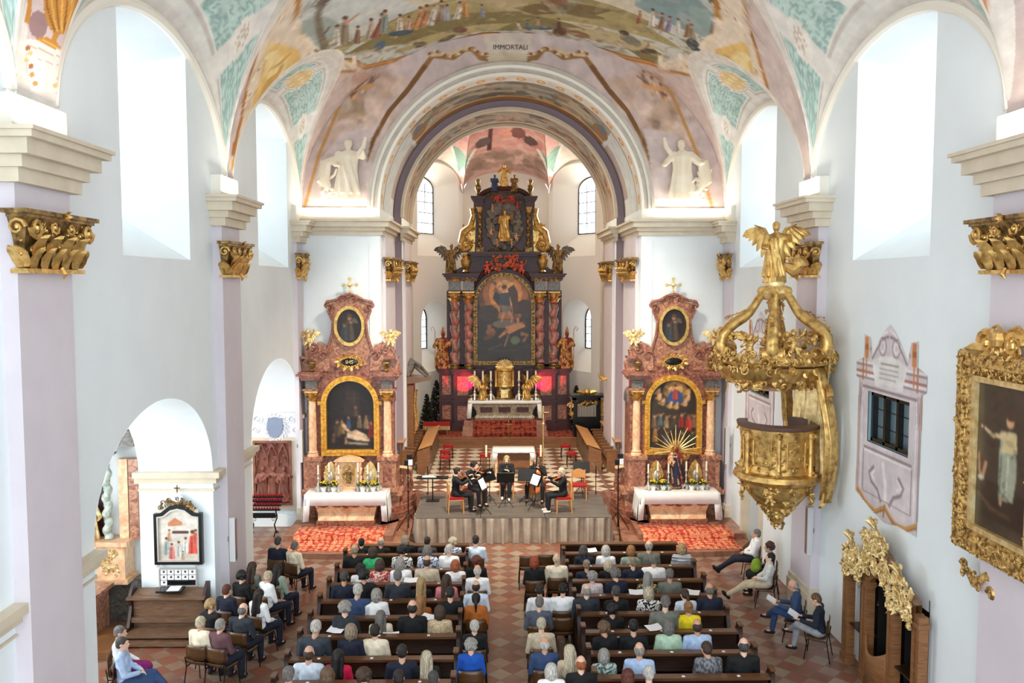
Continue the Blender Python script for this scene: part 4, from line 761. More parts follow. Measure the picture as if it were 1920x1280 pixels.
def putto(seed=0, armup=True):
    r = random.Random(seed); w = lambda a: r.uniform(-a, a)
    els = [('e', (0, 0, 0.5), (0.13, 0.11, 0.16)), ('e', (0, 0, 0.68), (0.14, 0.1, 0.13)), ('e', (w(0.03), -0.02, 0.9), (0.1, 0.105, 0.115)), ('e', (0, 0.02, 0.94), (0.11, 0.11, 0.1)), ('c', (0, 0, 0.76), (0, 0, 0.84), 0.05, 0.05)]
    a = 0.5 if armup else -0.1
    els += [('c', (0.13, 0, 0.74), (0.28, -0.06, 0.72+a*0.3), 0.05, 0.045), ('c', (0.28, -0.06, 0.72+a*0.3), (0.34, -0.12, 0.8+a*0.5), 0.045, 0.03), ('c', (-0.13, 0, 0.74), (-0.26, -0.08, 0.62), 0.05, 0.045), ('c', (-0.26, -0.08, 0.62), (-0.2, -0.24, 0.66), 0.045, 0.03)]
    els += [('c', (0.07, 0, 0.42), (0.1+w(0.03), -0.08, 0.24), 0.085, 0.06), ('c', (0.1, -0.08, 0.24), (0.09, 0.02, 0.05), 0.06, 0.035), ('c', (0.09, 0.02, 0.03), (0.1, -0.08, 0.02), 0.03, 0.025), ('c', (-0.07, 0, 0.42), (-0.12, -0.12, 0.28), 0.085, 0.06), ('c', (-0.12, -0.12, 0.28), (-0.09, 0.06, 0.1), 0.06, 0.035), ('c', (-0.2, 0.03, 0.5), (0.2, -0.08, 0.36), 0.05, 0.06)]
    return organic('putto', els, 0.015, 3)
ST = {'a': robed(), 'b': robed(((0.24, -0.2, 0.78), (-0.1, -0.2, 0.55)), seed=1.7), 'bishop': robed(((0.17, -0.16, 0.6), (-0.2, -0.12, 0.55)), True, 0.6), 'kneel': robed(((0.12, -0.2, 0.62), (-0.04, -0.22, 0.66)), seed=2.6, kneel=True), 'p1': putto(1), 'p2': putto(2, False), 'p3': putto(5)}
def angel(name, loc, h, kind, m, wings=True, label=None, cat='statue', group=None, rz=0, parent=None, wm=None, flip=1):
    o = place(name, ST[kind], m, parent, loc, rz, h)
    if wings:
        for s in (-1, 1):
            mb = MB(); wing(mb, (0.06*s, 0.08, 0.68), (s, 0.45, 0), (0, 0.1, 1), 0.5); mb.build('wing', wm or m, o)
    return tag(o, label, cat if parent is None else None, group)
def carve(mb, u0, u1, v0, v1, fn, nf, r, count, seed=0):
    # scatter carved scrolls and leaves over a surface patch fn(u,v); nf gives its normal
    q = random.Random(seed)
    for i in range(count):
        u, v = q.uniform(u0, u1), q.uniform(v0, v1); p = Vector(fn(u, v)); n = Vector(nf(u, v)).normalized(); a = n.orthogonal().normalized(); b = n.cross(a); t = q.uniform(0, 6.28); d = a*math.cos(t)+b*math.sin(t); e = n.cross(d)
        if q.random() < 0.6: mb.scroll(p+n*r*0.08, d, e, r*q.uniform(0.6, 1.1), q.uniform(0.8, 1.3), r*0.2, 8, hand=q.choice((-1, 1)), k=4)
        else: mb.leaf(p-n*r*0.02, d, n, r*q.uniform(0.9, 1.4), r*q.uniform(0.6, 0.9), q.uniform(0.25, 0.55), 4)
def twist(mb, c, h, r, amp, turns, n=10, seg=44, hand=1):
    mb.tube([(c[0]+amp*math.cos(hand*2*math.pi*turns*i/seg), c[1]+amp*math.sin(hand*2*math.pi*turns*i/seg), c[2]+h*i/seg) for i in range(seg+1)], [r*(1+0.12*math.sin(2*math.pi*turns*2*i/seg)) for i in range(seg+1)], n)

def capital(loc, rz, w, h, d, label, m=M['gold_dark'], parent=None, seed=1, depth_rings=2):
    e = empty('gilded_capital', loc, label, 'capital', rz=rz)
    b = MB(); rows = []
    for i in range(7):
        t = i/6; ww = w/2*(1+0.02+0.24*t**2.2); dd = d*(0.5+0.9*t**2); rows.append([(-ww, 0.02, h*0.08+h*0.78*t), (-ww, -dd, h*0.08+h*0.78*t), (ww, -dd, h*0.08+h*0.78*t), (ww, 0.02, h*0.08+h*0.78*t)])
    b.grid(rows); b.build('bell', m, e)
    b = MB(); b.box((0, -d*0.3, h*0.04), (w*1.1, d*1.3, h*0.07)); b.build('astragal', M['gold'], e)
    b = MB(); b.box((0, -d*0.75, h*0.94), (w*1.42, d*1.9, h*0.07)); b.box((0, -d*0.7, h*0.88), (w*1.3, d*1.6, h*0.05)); b.build('abacus', m, e)
    for s in (-1, 1):
        v = MB(); v.scroll((s*w*0.5, -d*1.5, h*0.7), (s, 0, 0), (0, 0, 1), h*0.17, 1.7, h*0.045, 16, hand=-1); v.build('volute', M['gold'], e); v = MB(); v.scroll((s*w*0.16, -d*1.45, h*0.74), (-s, 0, 0), (0, 0, 1), h*0.12, 1.4, h*0.03, 12, hand=-1); v.build('volute', M['gold'], e); v = MB(); v.scroll((s*w*0.63, -d*0.6, h*0.7), (0, -1, 0), (0, 0, 1), h*0.14, 1.5, h*0.035, 12); v.build('volute', M['gold'], e)
    a = MB()
    for row, (z0, L, k) in enumerate(((0.08, 0.36, 5), (0.26, 0.38, 4))):
        for i in range(k): x = (i-(k-1)/2)*w*0.98/k; a.leaf((x, -d*(0.72+0.2*row), h*z0), (x*0.25, -0.15, 1), (0, -1, 0), h*L, w*0.7/k, 0.3, 6); a.scroll((x, -d*(1.1+0.25*row), h*(z0+L)), (0, -1, 0), (0, 0, 1), h*0.05, 1, h*0.022, 7, k=4)
    for i in range(2):
        for s in (-1, 1): a.leaf((s*w*0.52, -d*(0.2+0.45*i), h*0.1), (s*0.2, 0, 1), (s, 0, 0), h*0.42, d*0.8, 0.5, 5); a.scroll((s*w*0.6, -d*0.7, h*(0.3+0.2*i)), (s, 0, 0), (0, 0, 1), h*0.06, 1, h*0.022, 8, k=4)
    carve(a, -w*0.45, w*0.45, h*0.3, h*0.82, lambda u, v_: (u, -d*(0.75+0.7*(v_/h)**2), v_), lambda u, v_: (0, -1, 0), h*0.09, 34, seed)
    for i in range(6): an = i*math.pi/3; a.leaf((0, -d*1.6, h*0.93), (math.cos(an), -0.3, math.sin(an)), (0, -1, 0), h*0.12, h*0.06, 0.5, 3)
    a.sph((0, -d*1.7, h*0.93), h*0.045); a.tube([(0, -d*1.25, h*0.1), (0, -d*1.5, 0), (0.02, -d*1.3, -h*0.08)], [h*0.03, h*0.05, h*0.015], 6)
    a.build('acanthus', M['gold'], e); return e
for s, sd in ((-1, 'left'), (1, 'right')):
    rz = R(90) if s < 0 else R(-90)
    for (y0, y1), nm in zip(PIL[1:]+[(25.2, 25.95)], ('nearest the gallery, at the picture edge', 'between the two tall windows', 'in the corner beside the side altar')):
        X = 6.3 if y1 < 25 else 6.38; nm2 = nm if not (s > 0 and 'between' in nm) else 'behind the pulpit canopy angel'
        capital((s*X, (y0+y1)/2, 7.47), rz, (y1-y0)*0.98, 0.78, 0.16 if y1 < 25 else 0.12, 'gilded carved capital on the %s lilac pilaster %s' % (sd, nm2), seed=int(y0)+s)
    capital((ACX+s*3.87, 27.75, 7.42), rz, 2.2, 0.75, 0.16, 'gilded carved capital on the %s jamb of the great arch' % sd, seed=30+s)
    capital((ACX+s*3.63, 31.1, 7.42), rz, 1.9, 0.72, 0.14, 'gilded carved capital deeper inside the chancel on the %s jamb' % sd, seed=34+s)

M['stucco'] = mat('stucco_paint', (0.93, 0.88, 0.8), 0.75, c2=(0.88, 0.82, 0.72), scale=4)
for s, sd in ((-1, 'left'), (1, 'right')):
    p = at(652 if s < 0 else 1278, 374, Y=TWY-0.1); o = place('stucco_saint', ST['b' if s < 0 else 'a'], M['stucco'], None, (p.x, TWY-0.12, p.z), 0, 1.75); o.scale = (2.1*-s, 0.7, 1.8); tag(o, 'cream stucco saint in billowing robes %s of the great arch' % sd, 'relief')
    b = MB(); b.tube([(0.16, -0.05, 0.74), (0.24, -0.1, 0.86), (0.27, -0.1, 1.02)], [0.04, 0.035, 0.02], 7); b.build('raised_arm', M['stucco'], o); b = MB(); b.tube([(-0.1, 0.05, 0.7), (-0.3, 0.0, 0.6), (-0.34, 0.0, 0.3), (-0.22, 0, 0.1)], [0.05, 0.09, 0.1, 0.03], 8); b.build('blown_cloak', M['stucco'], o)
    p = at(612 if s < 0 else 1312, 374, Y=TWY-0.1); o = place('stucco_cherub', ST['p1' if s < 0 else 'p3'], M['stucco'], None, (p.x, TWY-0.1, p.z), 0, 0.85); o.scale = (0.95, 0.5, 0.85); tag(o, 'small cream stucco cherub crouching beside the %s stucco saint' % sd, 'relief')
def oil(name, w, h, paint, parent, loc, arched=False, oval=False, res=46, m=None, frame_pts=False):
    nx, ny = int(w*res), int(h*res); Pm = np.zeros((ny, nx, 3)); U = np.zeros((ny, nx)); V = np.zeros((ny, nx))
    for i in range(ny):
        v = i/(ny-1); z = h*(1-v); hw = w/2
        if arched and z > h-w/2: hw = math.sqrt(max(1e-6, (w/2)**2-(z-(h-w/2))**2))
        if oval: hw = w/2*math.sqrt(max(1e-6, 1-(2*v-1)**2))
        x = np.linspace(-hw, hw, nx); Pm[i, :, 0] = x; Pm[i, :, 1] = 0; Pm[i, :, 2] = z; U[i] = x/(w/2); V[i] = v*h/(w/2)
    cv = Cv(U, V, (0.15, 0.11, 0.09)); paint(cv, h/(w/2)); cv.blur(2); cv.clouds(-1, 1, 0, h/(w/2), 90, ((0.1, 0.08, 0.07), (0.3, 0.22, 0.16)) if m is None and cv.c.mean() < 0.5 else ((0.8, 0.78, 0.74),), (0.04, 0.2), (0.02, 0.09), 0.16, 3) if w > 1.2 or cv.c.mean() < 0.5 else None; cv.grain(0.06, 11, 13, 7); o = painted_grid(name, Pm, cv, m or M['oil'], parent); o.location = loc; return o
def arch_pts(w, z0, z1, n=20):     # arched outline, springing so that the top is at z1
    return [(-w/2, z0), (w/2, z0)]+[(w/2*math.cos(math.pi*i/n), z1-w/2+w/2*math.sin(math.pi*i/n)) for i in range(n+1)]
def candlestick(loc, h, label, group, m=None, rz=0, red=False):
    e = empty('candlestick', loc, label, 'candlestick', group); b = MB()
    for i in range(3): a = i*2.094+0.52; b.tube([(0, 0, h*0.2), (0.05*math.cos(a)*h/0.5, 0.05*math.sin(a)*h/0.5, h*0.1), (0.14*h*math.cos(a), 0.14*h*math.sin(a), 0.01)], [h*0.05, h*0.045, h*0.03], 6)
    b.build('base', m or M['silver'], e)
    b = MB(); b.lathe([(0.03*h, 0.12*h), (0.02*h, 0.2*h), (0.05*h, 0.27*h), (0.02*h, 0.33*h), (0.025*h, 0.45*h), (0.045*h, 0.5*h), (0.018*h, 0.56*h), (0.02*h, 0.62*h), (0.065*h, 0.67*h), (0.07*h, 0.69*h), (0.0, 0.69*h)], n=10); b.build('stem', m or M['silver'], e)
    b = MB(); b.lathe([(0.032*h, 0.68*h), (0.032*h, h), (0.0, h*1.005)], n=8); b.tube([(0, 0, h), (0, 0, h*1.03)], 0.003, 4); b.build('candle', M['candle'], e)
    return e
def flowers(loc, r, label, group, seed=0, h=None):
    e = empty('potted_chrysanthemum', loc, label, 'flowers', group); b = MB(); b.lathe([(r*0.4, 0), (r*0.6, r*0.9), (r*0.5, r*0.9), (0, r*0.8)], n=10); b.build('pot', M['cloth'], e)
    q = random.Random(seed); l = MB(); f = MB()
    for i in range(46):
        a, t = q.uniform(0, 6.28), q.uniform(0, 1); p = (r*0.9*math.cos(a)*math.sqrt(t), r*0.9*math.sin(a)*math.sqrt(t), r*1.2+r*0.7*(1-t)*q.uniform(0.3, 1)); l.leaf(p, (math.cos(a), math.sin(a), q.uniform(-0.5, 0.6)), (0, 0, 1), r*0.55, r*0.3, 0.2, 2)
    for i in range(22):
        a, t = q.uniform(0, 6.28), q.uniform(0, 1); f.sph((r*0.85*math.cos(a)*math.sqrt(t), r*0.85*math.sin(a)*math.sqrt(t), r*1.55+r*0.55*(1-t)), r*0.16, 6, 1, 1, 0.7)
    l.build('foliage', M['leafgreen'], e); f.build('blossom', M['yellow'], e); return e
def cloth_over(name, w, d, z, drop, side, m, label, cat='altar cloth', loc=(0, 0, 0), front=0.14):
    # table cloth: flat top, short front fall, long wavy falls at both ends
    mb = MB(); rows = []; y0, y1 = -d/2-0.015, d/2; n = 30
    xs = [-w/2-0.03+(w+0.06)*i/n for i in range(n+1)]
    mb.grid([[(x, y1, z+0.012) for x in xs], [(x, y0, z+0.012) for x in xs], [(x, y0-0.012, z-0.01) for x in xs], [(x, y0-0.02-0.008*math.sin(x*19), z-front) for x in xs]])
    for s in (-1, 1):
        X = s*(w/2+0.03); rr = []
        for k in range(6):
            t = k/5; rr.append([(X+s*(0.01+0.05*t+0.03*t*math.sin(y*14+1)), y0+(y1-y0)*j/14-(0.03*t if j == 0 else 0), z+0.012-drop*t) for j, y in [(j, y0+(y1-y0)*j/14) for j in range(15)]])
        mb.grid(rr); mb.grid([[(X, y0-0.005, z+0.01), (X-s*0.18, y0-0.014, z+0.01)], [(X+s*0.05, y0-0.05, z-drop), (X-s*0.12, y0-0.03, z-drop+0.02)]])
    o = mb.build(name, m); o.location = loc; sol = o.modifiers.new('s', 'SOLIDIFY'); sol.thickness = 0.006; return tag(o, label, cat)
def cartouche(parent, loc, w, h, txt=None, m=None, seed=3):
    b = MB(); n = 22
    for i in range(n):
        a = 2*math.pi*i/n; c_ = (loc[0]+w/2*math.cos(a), loc[1]-0.03, loc[2]+h/2*math.sin(a)); b.scroll(c_, (math.cos(a), 0, math.sin(a)), (-math.sin(a), 0, math.cos(a)), 0.07, 1.1, 0.018, 8, k=4)
        if i % 2: b.leaf(c_, (math.cos(a), -0.2, math.sin(a)), (0, -1, 0), 0.14, 0.07, 0.4, 3)
    b.build('cartouche', m or M['gold'], parent)
    d = MB(); d.sph((loc[0], loc[1]-0.01, loc[2]), 1, 20, w/2*0.92, 0.04, h/2*0.86); o = d.build('shield', M['blackwood'], parent)
    if txt: text_mesh('letters', txt, h*0.5, Matrix.Translation((loc[0], loc[1]-0.056, loc[2])) @ Matrix.Rotation(R(90), 4, 'X'), M['gold_pale'], parent)
    return o

# ================================================================ SIDE ALTARS
def paint_lament(c, H):
    c.c[:] = (0.11, 0.08, 0.07); c.grain(0.25, 3, 3, 5)
    c.poly([(-0.2, 0.5), (0.35, 0.5), (0.4, 1.5), (-0.3, 1.4)], (0.17, 0.13, 0.1)); c.line([(0.15, 0.45), (0.15, 1.3)], 0.05, (0.26, 0.2, 0.15)); c.line([(-0.15, 0.75), (0.45, 0.75)], 0.05, (0.24, 0.18, 0.13))
    c.poly([(-0.15, 2.15), (0.2, 2.0), (0.6, 2.2), (0.75, 2.5), (0.2, 2.45), (-0.15, 2.35)], (0.8, 0.72, 0.6)); c.line([(-0.25, 1.9), (0.0, 2.15), (0.35, 2.25), (0.75, 2.42)], 0.14, (0.78, 0.62, 0.48), w2=0.07)
    for x, y, h, col in ((-0.55, 2.3, 0.7, (0.28, 0.2, 0.15)), (-0.35, 2.2, 0.62, (0.45, 0.38, 0.2)), (-0.08, 1.95, 0.5, (0.2, 0.27, 0.4)), (0.35, 1.95, 0.55, (0.4, 0.33, 0.25)), (0.62, 2.0, 0.6, (0.5, 0.4, 0.3)), (0.82, 2.35, 0.7, (0.5, 0.12, 0.1)), (0.2, 1.5, 0.45, (0.3, 0.22, 0.18)), (-0.7, 2.55, 0.4, (0.35, 0.25, 0.16)), (-0.2, 2.6, 0.35, (0.55, 0.42, 0.28))): c.fig(x, y, h, col, (0.72, 0.52, 0.38))
    c.ell(-0.28, 1.85, 0.08, 0.09, (0.8, 0.62, 0.48)); c.line([(-0.1, 2.55), (0.7, 2.6)], 0.1, (0.55, 0.5, 0.42))
def paint_assume(c, H):
    c.c[:] = (0.2, 0.16, 0.12); c.grain(0.25, 3, 3, 6); c.ell(0.1, 0.45, 0.5, 0.45, (0.55, 0.4, 0.22)); c.ell(0.1, 0.4, 0.3, 0.3, (0.78, 0.6, 0.32))
    c.poly([(-0.3, 0.95), (0.45, 0.95), (0.4, 0.6), (0.2, 0.45), (-0.1, 0.5)], (0.2, 0.3, 0.5)); c.fig(0.1, 0.85, 0.62, (0.68, 0.25, 0.2), (0.86, 0.68, 0.52), arm=(0.5, -0.3)); c.line([(0.05, 0.42), (-0.3, 0.3)], 0.07, (0.86, 0.68, 0.52))
    for x, y in ((-0.55, 0.75), (-0.4, 0.95), (0.6, 0.8), (0.5, 1.0), (-0.6, 0.55), (0.62, 0.55), (-0.1, 1.08), (0.15, 1.12)): c.ell(x, y, 0.1, 0.12, (0.78, 0.6, 0.42)); c.ell(x+0.05, y-0.12, 0.06, 0.07, (0.84, 0.66, 0.5)); c.ell(x-0.1, y+0.02, 0.09, 0.05, (0.66, 0.5, 0.22))
    for x, y, h, col in ((-0.75, 2.0, 0.6, (0.45, 0.33, 0.24)), (-0.5, 1.9, 0.55, (0.36, 0.4, 0.42)), (-0.25, 2.0, 0.55, (0.6, 0.5, 0.35)), (0.05, 1.95, 0.5, (0.3, 0.25, 0.2)), (0.35, 1.95, 0.6, (0.55, 0.15, 0.12)), (0.65, 2.1, 0.7, (0.72, 0.16, 0.13)), (0.85, 2.0, 0.6, (0.5, 0.36, 0.26)), (-0.7, 2.55, 0.6, (0.62, 0.42, 0.16)), (-0.25, 2.6, 0.5, (0.25, 0.32, 0.42)), (0.4, 2.6, 0.5, (0.35, 0.28, 0.2)), (0.8, 2.6, 0.5, (0.2, 0.26, 0.22))): c.fig(x, y, h, col, (0.74, 0.54, 0.4), arm=(0.3, -0.3))
def paint_small(seed):
    def f(c, H):
        c.c[:] = (0.16, 0.13, 0.12); c.grain(0.3, 4, 4, seed); c.fig(0.0, H*0.92, H*0.75, (0.3, 0.24, 0.2), (0.6, 0.46, 0.36), arm=(0.3, 0.0)); c.fig(-0.4, H*0.95, H*0.55, (0.22, 0.25, 0.28), (0.55, 0.42, 0.33)); c.ell(0.35, H*0.35, 0.2, 0.2, (0.36, 0.3, 0.25))
    return f
def side_altar(cx, side, paint, txt, what, zs):
    FY = 25.45; Zs = lambda z: z+zs*(z > 0.9)
    e = empty('side_altar', (cx, FY, 0.32), 'red marble %s side altar with arched painting of %s' % (side, what), 'altar'); T = lambda x, y, z: (x, y, z-0.32)
    P = lambda: MB()
    b = P(); b.bb(T(-1.45, 0.0, 0.32), T(1.45, 0.55, 0.98)); b.bb(T(-1.55, -0.12, 0.98), T(1.55, 0.55, 1.12)); b.build('plinth', M['marble_pink'], e)
    b = P(); b.bb(T(-1.42, 0.1, 1.12), T(1.42, 0.5, 2.1)); b.build('predella', M['marble_red'], e)
    for s in (-1, 1):
        b = P(); b.box(T(s*1.12, 0.0, 1.6), (0.52, 0.34, 0.96)); b.box(T(s*1.12, -0.0, 2.12), (0.62, 0.44, 0.12)); b.box(T(s*1.12, 0, 1.16), (0.62, 0.42, 0.1)); pd = b.build('pedestal', M['marble_pink'], e)
        b = P(); b.box(T(s*1.12, -0.175, 1.62), (0.26, 0.02, 0.66)); b.build('panel', M['marble_red'], pd)
        b = P(); b.lathe([(0.17, 0), (0.17, 0.05), (0.13, 0.09), (0.15, 0.12), (0.118, 0.16), (0.122, 0.7), (0.105, 1.68)], T(s*1.12, -0.02, 2.18), 18); col = b.build('column', M['marble_peach'], e)
        b = P(); b.lathe([(0.11, 0), (0.12, 0.1), (0.17, 0.26), (0.19, 0.28)], T(s*1.12, -0.02, 3.84), 14)
        for k in range(8): a = k*math.pi/4; b.leaf(T(s*1.12+0.11*math.cos(a), -0.02+0.11*math.sin(a), 3.85), (0.2*math.cos(a), 0.2*math.sin(a), 1), (math.cos(a), math.sin(a), 0), 0.2, 0.1, 0.6, 4)
        for k in range(4): a = k*math.pi/2+0.78; b.scroll(T(s*1.12+0.18*math.cos(a), -0.02+0.18*math.sin(a), 4.05), (math.cos(a), math.sin(a), 0), (0, 0, 1), 0.06, 1.2, 0.018, 9, k=4)
        b.box(T(s*1.12, -0.02, 4.13), (0.4, 0.38, 0.05)); b.build('column_capital', M['gold'], col)
        b = P(); b.box(T(s*1.12, 0.05, 4.3), (0.34, 0.36, 0.3)); b.build('frieze', M['marble_grey'], e)
        b = P()
        for z0, dz, ov in ((4.16, 0.06, 0.03), (4.47, 0.06, 0.05), (4.53, 0.08, 0.1), (4.61, 0.07, 0.17), (4.68, 0.05, 0.13)): b.box(T(s*1.14, 0.05, z0+dz/2), (0.42+2*ov, 0.4+2*ov, dz))
        b.build('entablature', M['marble_red'], e)
        b = P(); b.lathe([(0.06, 0), (0.09, 0.03), (0.04, 0.08), (0.1, 0.16), (0.13, 0.25), (0.1, 0.29), (0.12, 0.31), (0, 0.33)], T(s*1.1, -0.08, 4.73), 12); b.build('urn', M['gold_dark'], e)
        # scrolled shoulders
        b = P(); pts = [(s*1.42, 4.73), (s*1.46, 4.95), (s*1.3, 5.12), (s*1.34, 5.35), (s*1.05, 5.42), (s*0.95, 5.6), (s*0.7, 5.45), (s*0.62, 5.1), (s*0.6, 4.73)]
        b.prism([(x, z-0.32) for x, z in pts], 0.08, 0.45, 'y'); fix(b.build('shoulder', M['marble_pink'], e))
        b = P(); b.scroll(T(s*1.1, 0.06, 5.38), (s, 0, 0), (0, 0, 1), 0.2, 1.3, 0.06, 16); b.scroll(T(s*0.78, 0.04, 5.2), (-s, 0, 0), (0, 0, 1), 0.16, 1.2, 0.05, 14); b.box(T(s*1.25, -0.0, 5.15), (0.42, 0.3, 0.07)); b.build('shoulder_scroll', M['marble_red'], e)
    b = P(); b.ring([(x, z-0.32) for x, z in [(-1.3, 2.1), (1.3, 2.1)]+[(1.3, 4.75-0.0*i) if i < 5 else ((1.3-2.6*(i-5)/10, 4.9) if i <= 15 else (-1.3, 4.75)) for i in range(21)]], [(x, z-0.32) for x, z in arch_pts(1.5, 2.3, 4.45)], 0.12, 0.4, 'y'); fix(b.build('back_panel', M['marble_red'], e, smooth=False))
    outer = [(x, z-0.32) for x, z in arch_pts(1.74, 2.18, 4.6)]; inner = [(x, z-0.32) for x, z in arch_pts(1.42, 2.36, 4.44)]
    b = P(); b.ring(outer, inner, -0.02, 0.18, 'y'); mid = [((a[0]+c_[0])/2, (a[1]+c_[1])/2) for a, c_ in zip(outer, inner)]
    for i in range(len(mid)):
        p, q = mid[i], mid[(i+1) % len(mid)]; L = math.hypot(q[0]-p[0], q[1]-p[1]); k = max(1, int(L/0.085))
        for j in range(k): t = j/k; b.sph((p[0]+(q[0]-p[0])*t, -0.03, p[1]+(q[1]-p[1])*t), 0.03, 6)
    for s in (-1, 1): b.box(T(s*0.86, 0.02, 3.78), (0.2, 0.12, 0.1))
    fr = fix(b.build('picture_frame', mat('altar_gilding', (0.95, 0.74, 0.33), 0.4, 0.6, c2=(0.8, 0.56, 0.2), scale=10) if 'fg' not in M else M['fg'], e)); M['fg'] = fr.data.materials[0]
    oil('painting', 1.5, 2.12, paint, e, T(0, 0.12, 2.34), arched=True)
    # gable with the oval picture
    pts = [(-0.62, 4.73), (0.62, 4.73), (0.66, 5.3), (0.5, 5.75), (0.46, 6.2), (0.62, 6.55), (0.66, 6.72), (0.42, 6.78), (0.2, 6.92), (0, 6.96), (-0.2, 6.92), (-0.42, 6.78), (-0.66, 6.72), (-0.62, 6.55), (-0.46, 6.2), (-0.5, 5.75), (-0.66, 5.3)]
    b = P(); b.prism([(x, z-0.32) for x, z in pts], 0.16, 0.42, 'y'); fix(b.build('gable', M['marble_pink'], e))
    b = P(); top = [(-0.72, 6.66), (-0.66, 6.8), (-0.42, 6.84), (-0.22, 6.96), (0, 7.02), (0.22, 6.96), (0.42, 6.84), (0.66, 6.8), (0.72, 6.66)]; b.tube([T(x, 0.12, z) for x, z in top], 0.05, 8)
    for s in (-1, 1): b.scroll(T(s*0.58, 0.1, 6.62), (s, 0, 0), (0, 0, 1), 0.13, 1.4, 0.04, 14); b.scroll(T(s*0.18, 0.1, 6.86), (-s, 0, 0), (0, 0, 1), 0.09, 1.2, 0.03, 10); b.tube([T(s*0.68, 0.12, 5.3), T(s*0.53, 0.12, 5.8), T(s*0.49, 0.12, 6.2), T(s*0.64, 0.12, 6.55)], 0.04, 7)
    b.build('cornice_scroll', M['marble_red'], e)
    b = P(); el = lambda a, c_: [(a*math.cos(2*math.pi*i/36), 6.08-0.32+c_*math.sin(2*math.pi*i/36)) for i in range(36)]; b.ring(el(0.46, 0.6), el(0.37, 0.5), 0.04, 0.18, 'y'); fix(b.build('oval_frame', M['gold'], e))
    oil('oval_painting', 0.78, 1.04, paint_small(3 if cx < 0 else 8), e, T(0, 0.12, 5.56), oval=True, res=60)
    cartouche(e, T(0, 0.06, 5.0), 0.62, 0.32, txt)
    b = P(); b.box(T(0, 0.25, 7.24), (0.05, 0.04, 0.42)); b.box(T(0, 0.25, 7.3), (0.34, 0.04, 0.05))
    for x, z in ((0.2, 7.3), (-0.2, 7.3), (0, 7.48)): b.sph(T(x, 0.25, z), 0.055, 6)
    b.lathe([(0.08, 0), (0.03, 0.08), (0.05, 0.1)], T(0, 0.25, 7.0), 8); b.sph(T(0, 0.25, 7.3), 0.07, 8); b.build('cross', M['gold_pale'], e)
    return e
LW, RW = 'mourners around the dead body', 'a woman rising among angels'
side_altar(-4.93, 'left', paint_lament, 'IHS', LW, 0); side_altar(4.80, 'right', paint_assume, None, RW, 0)
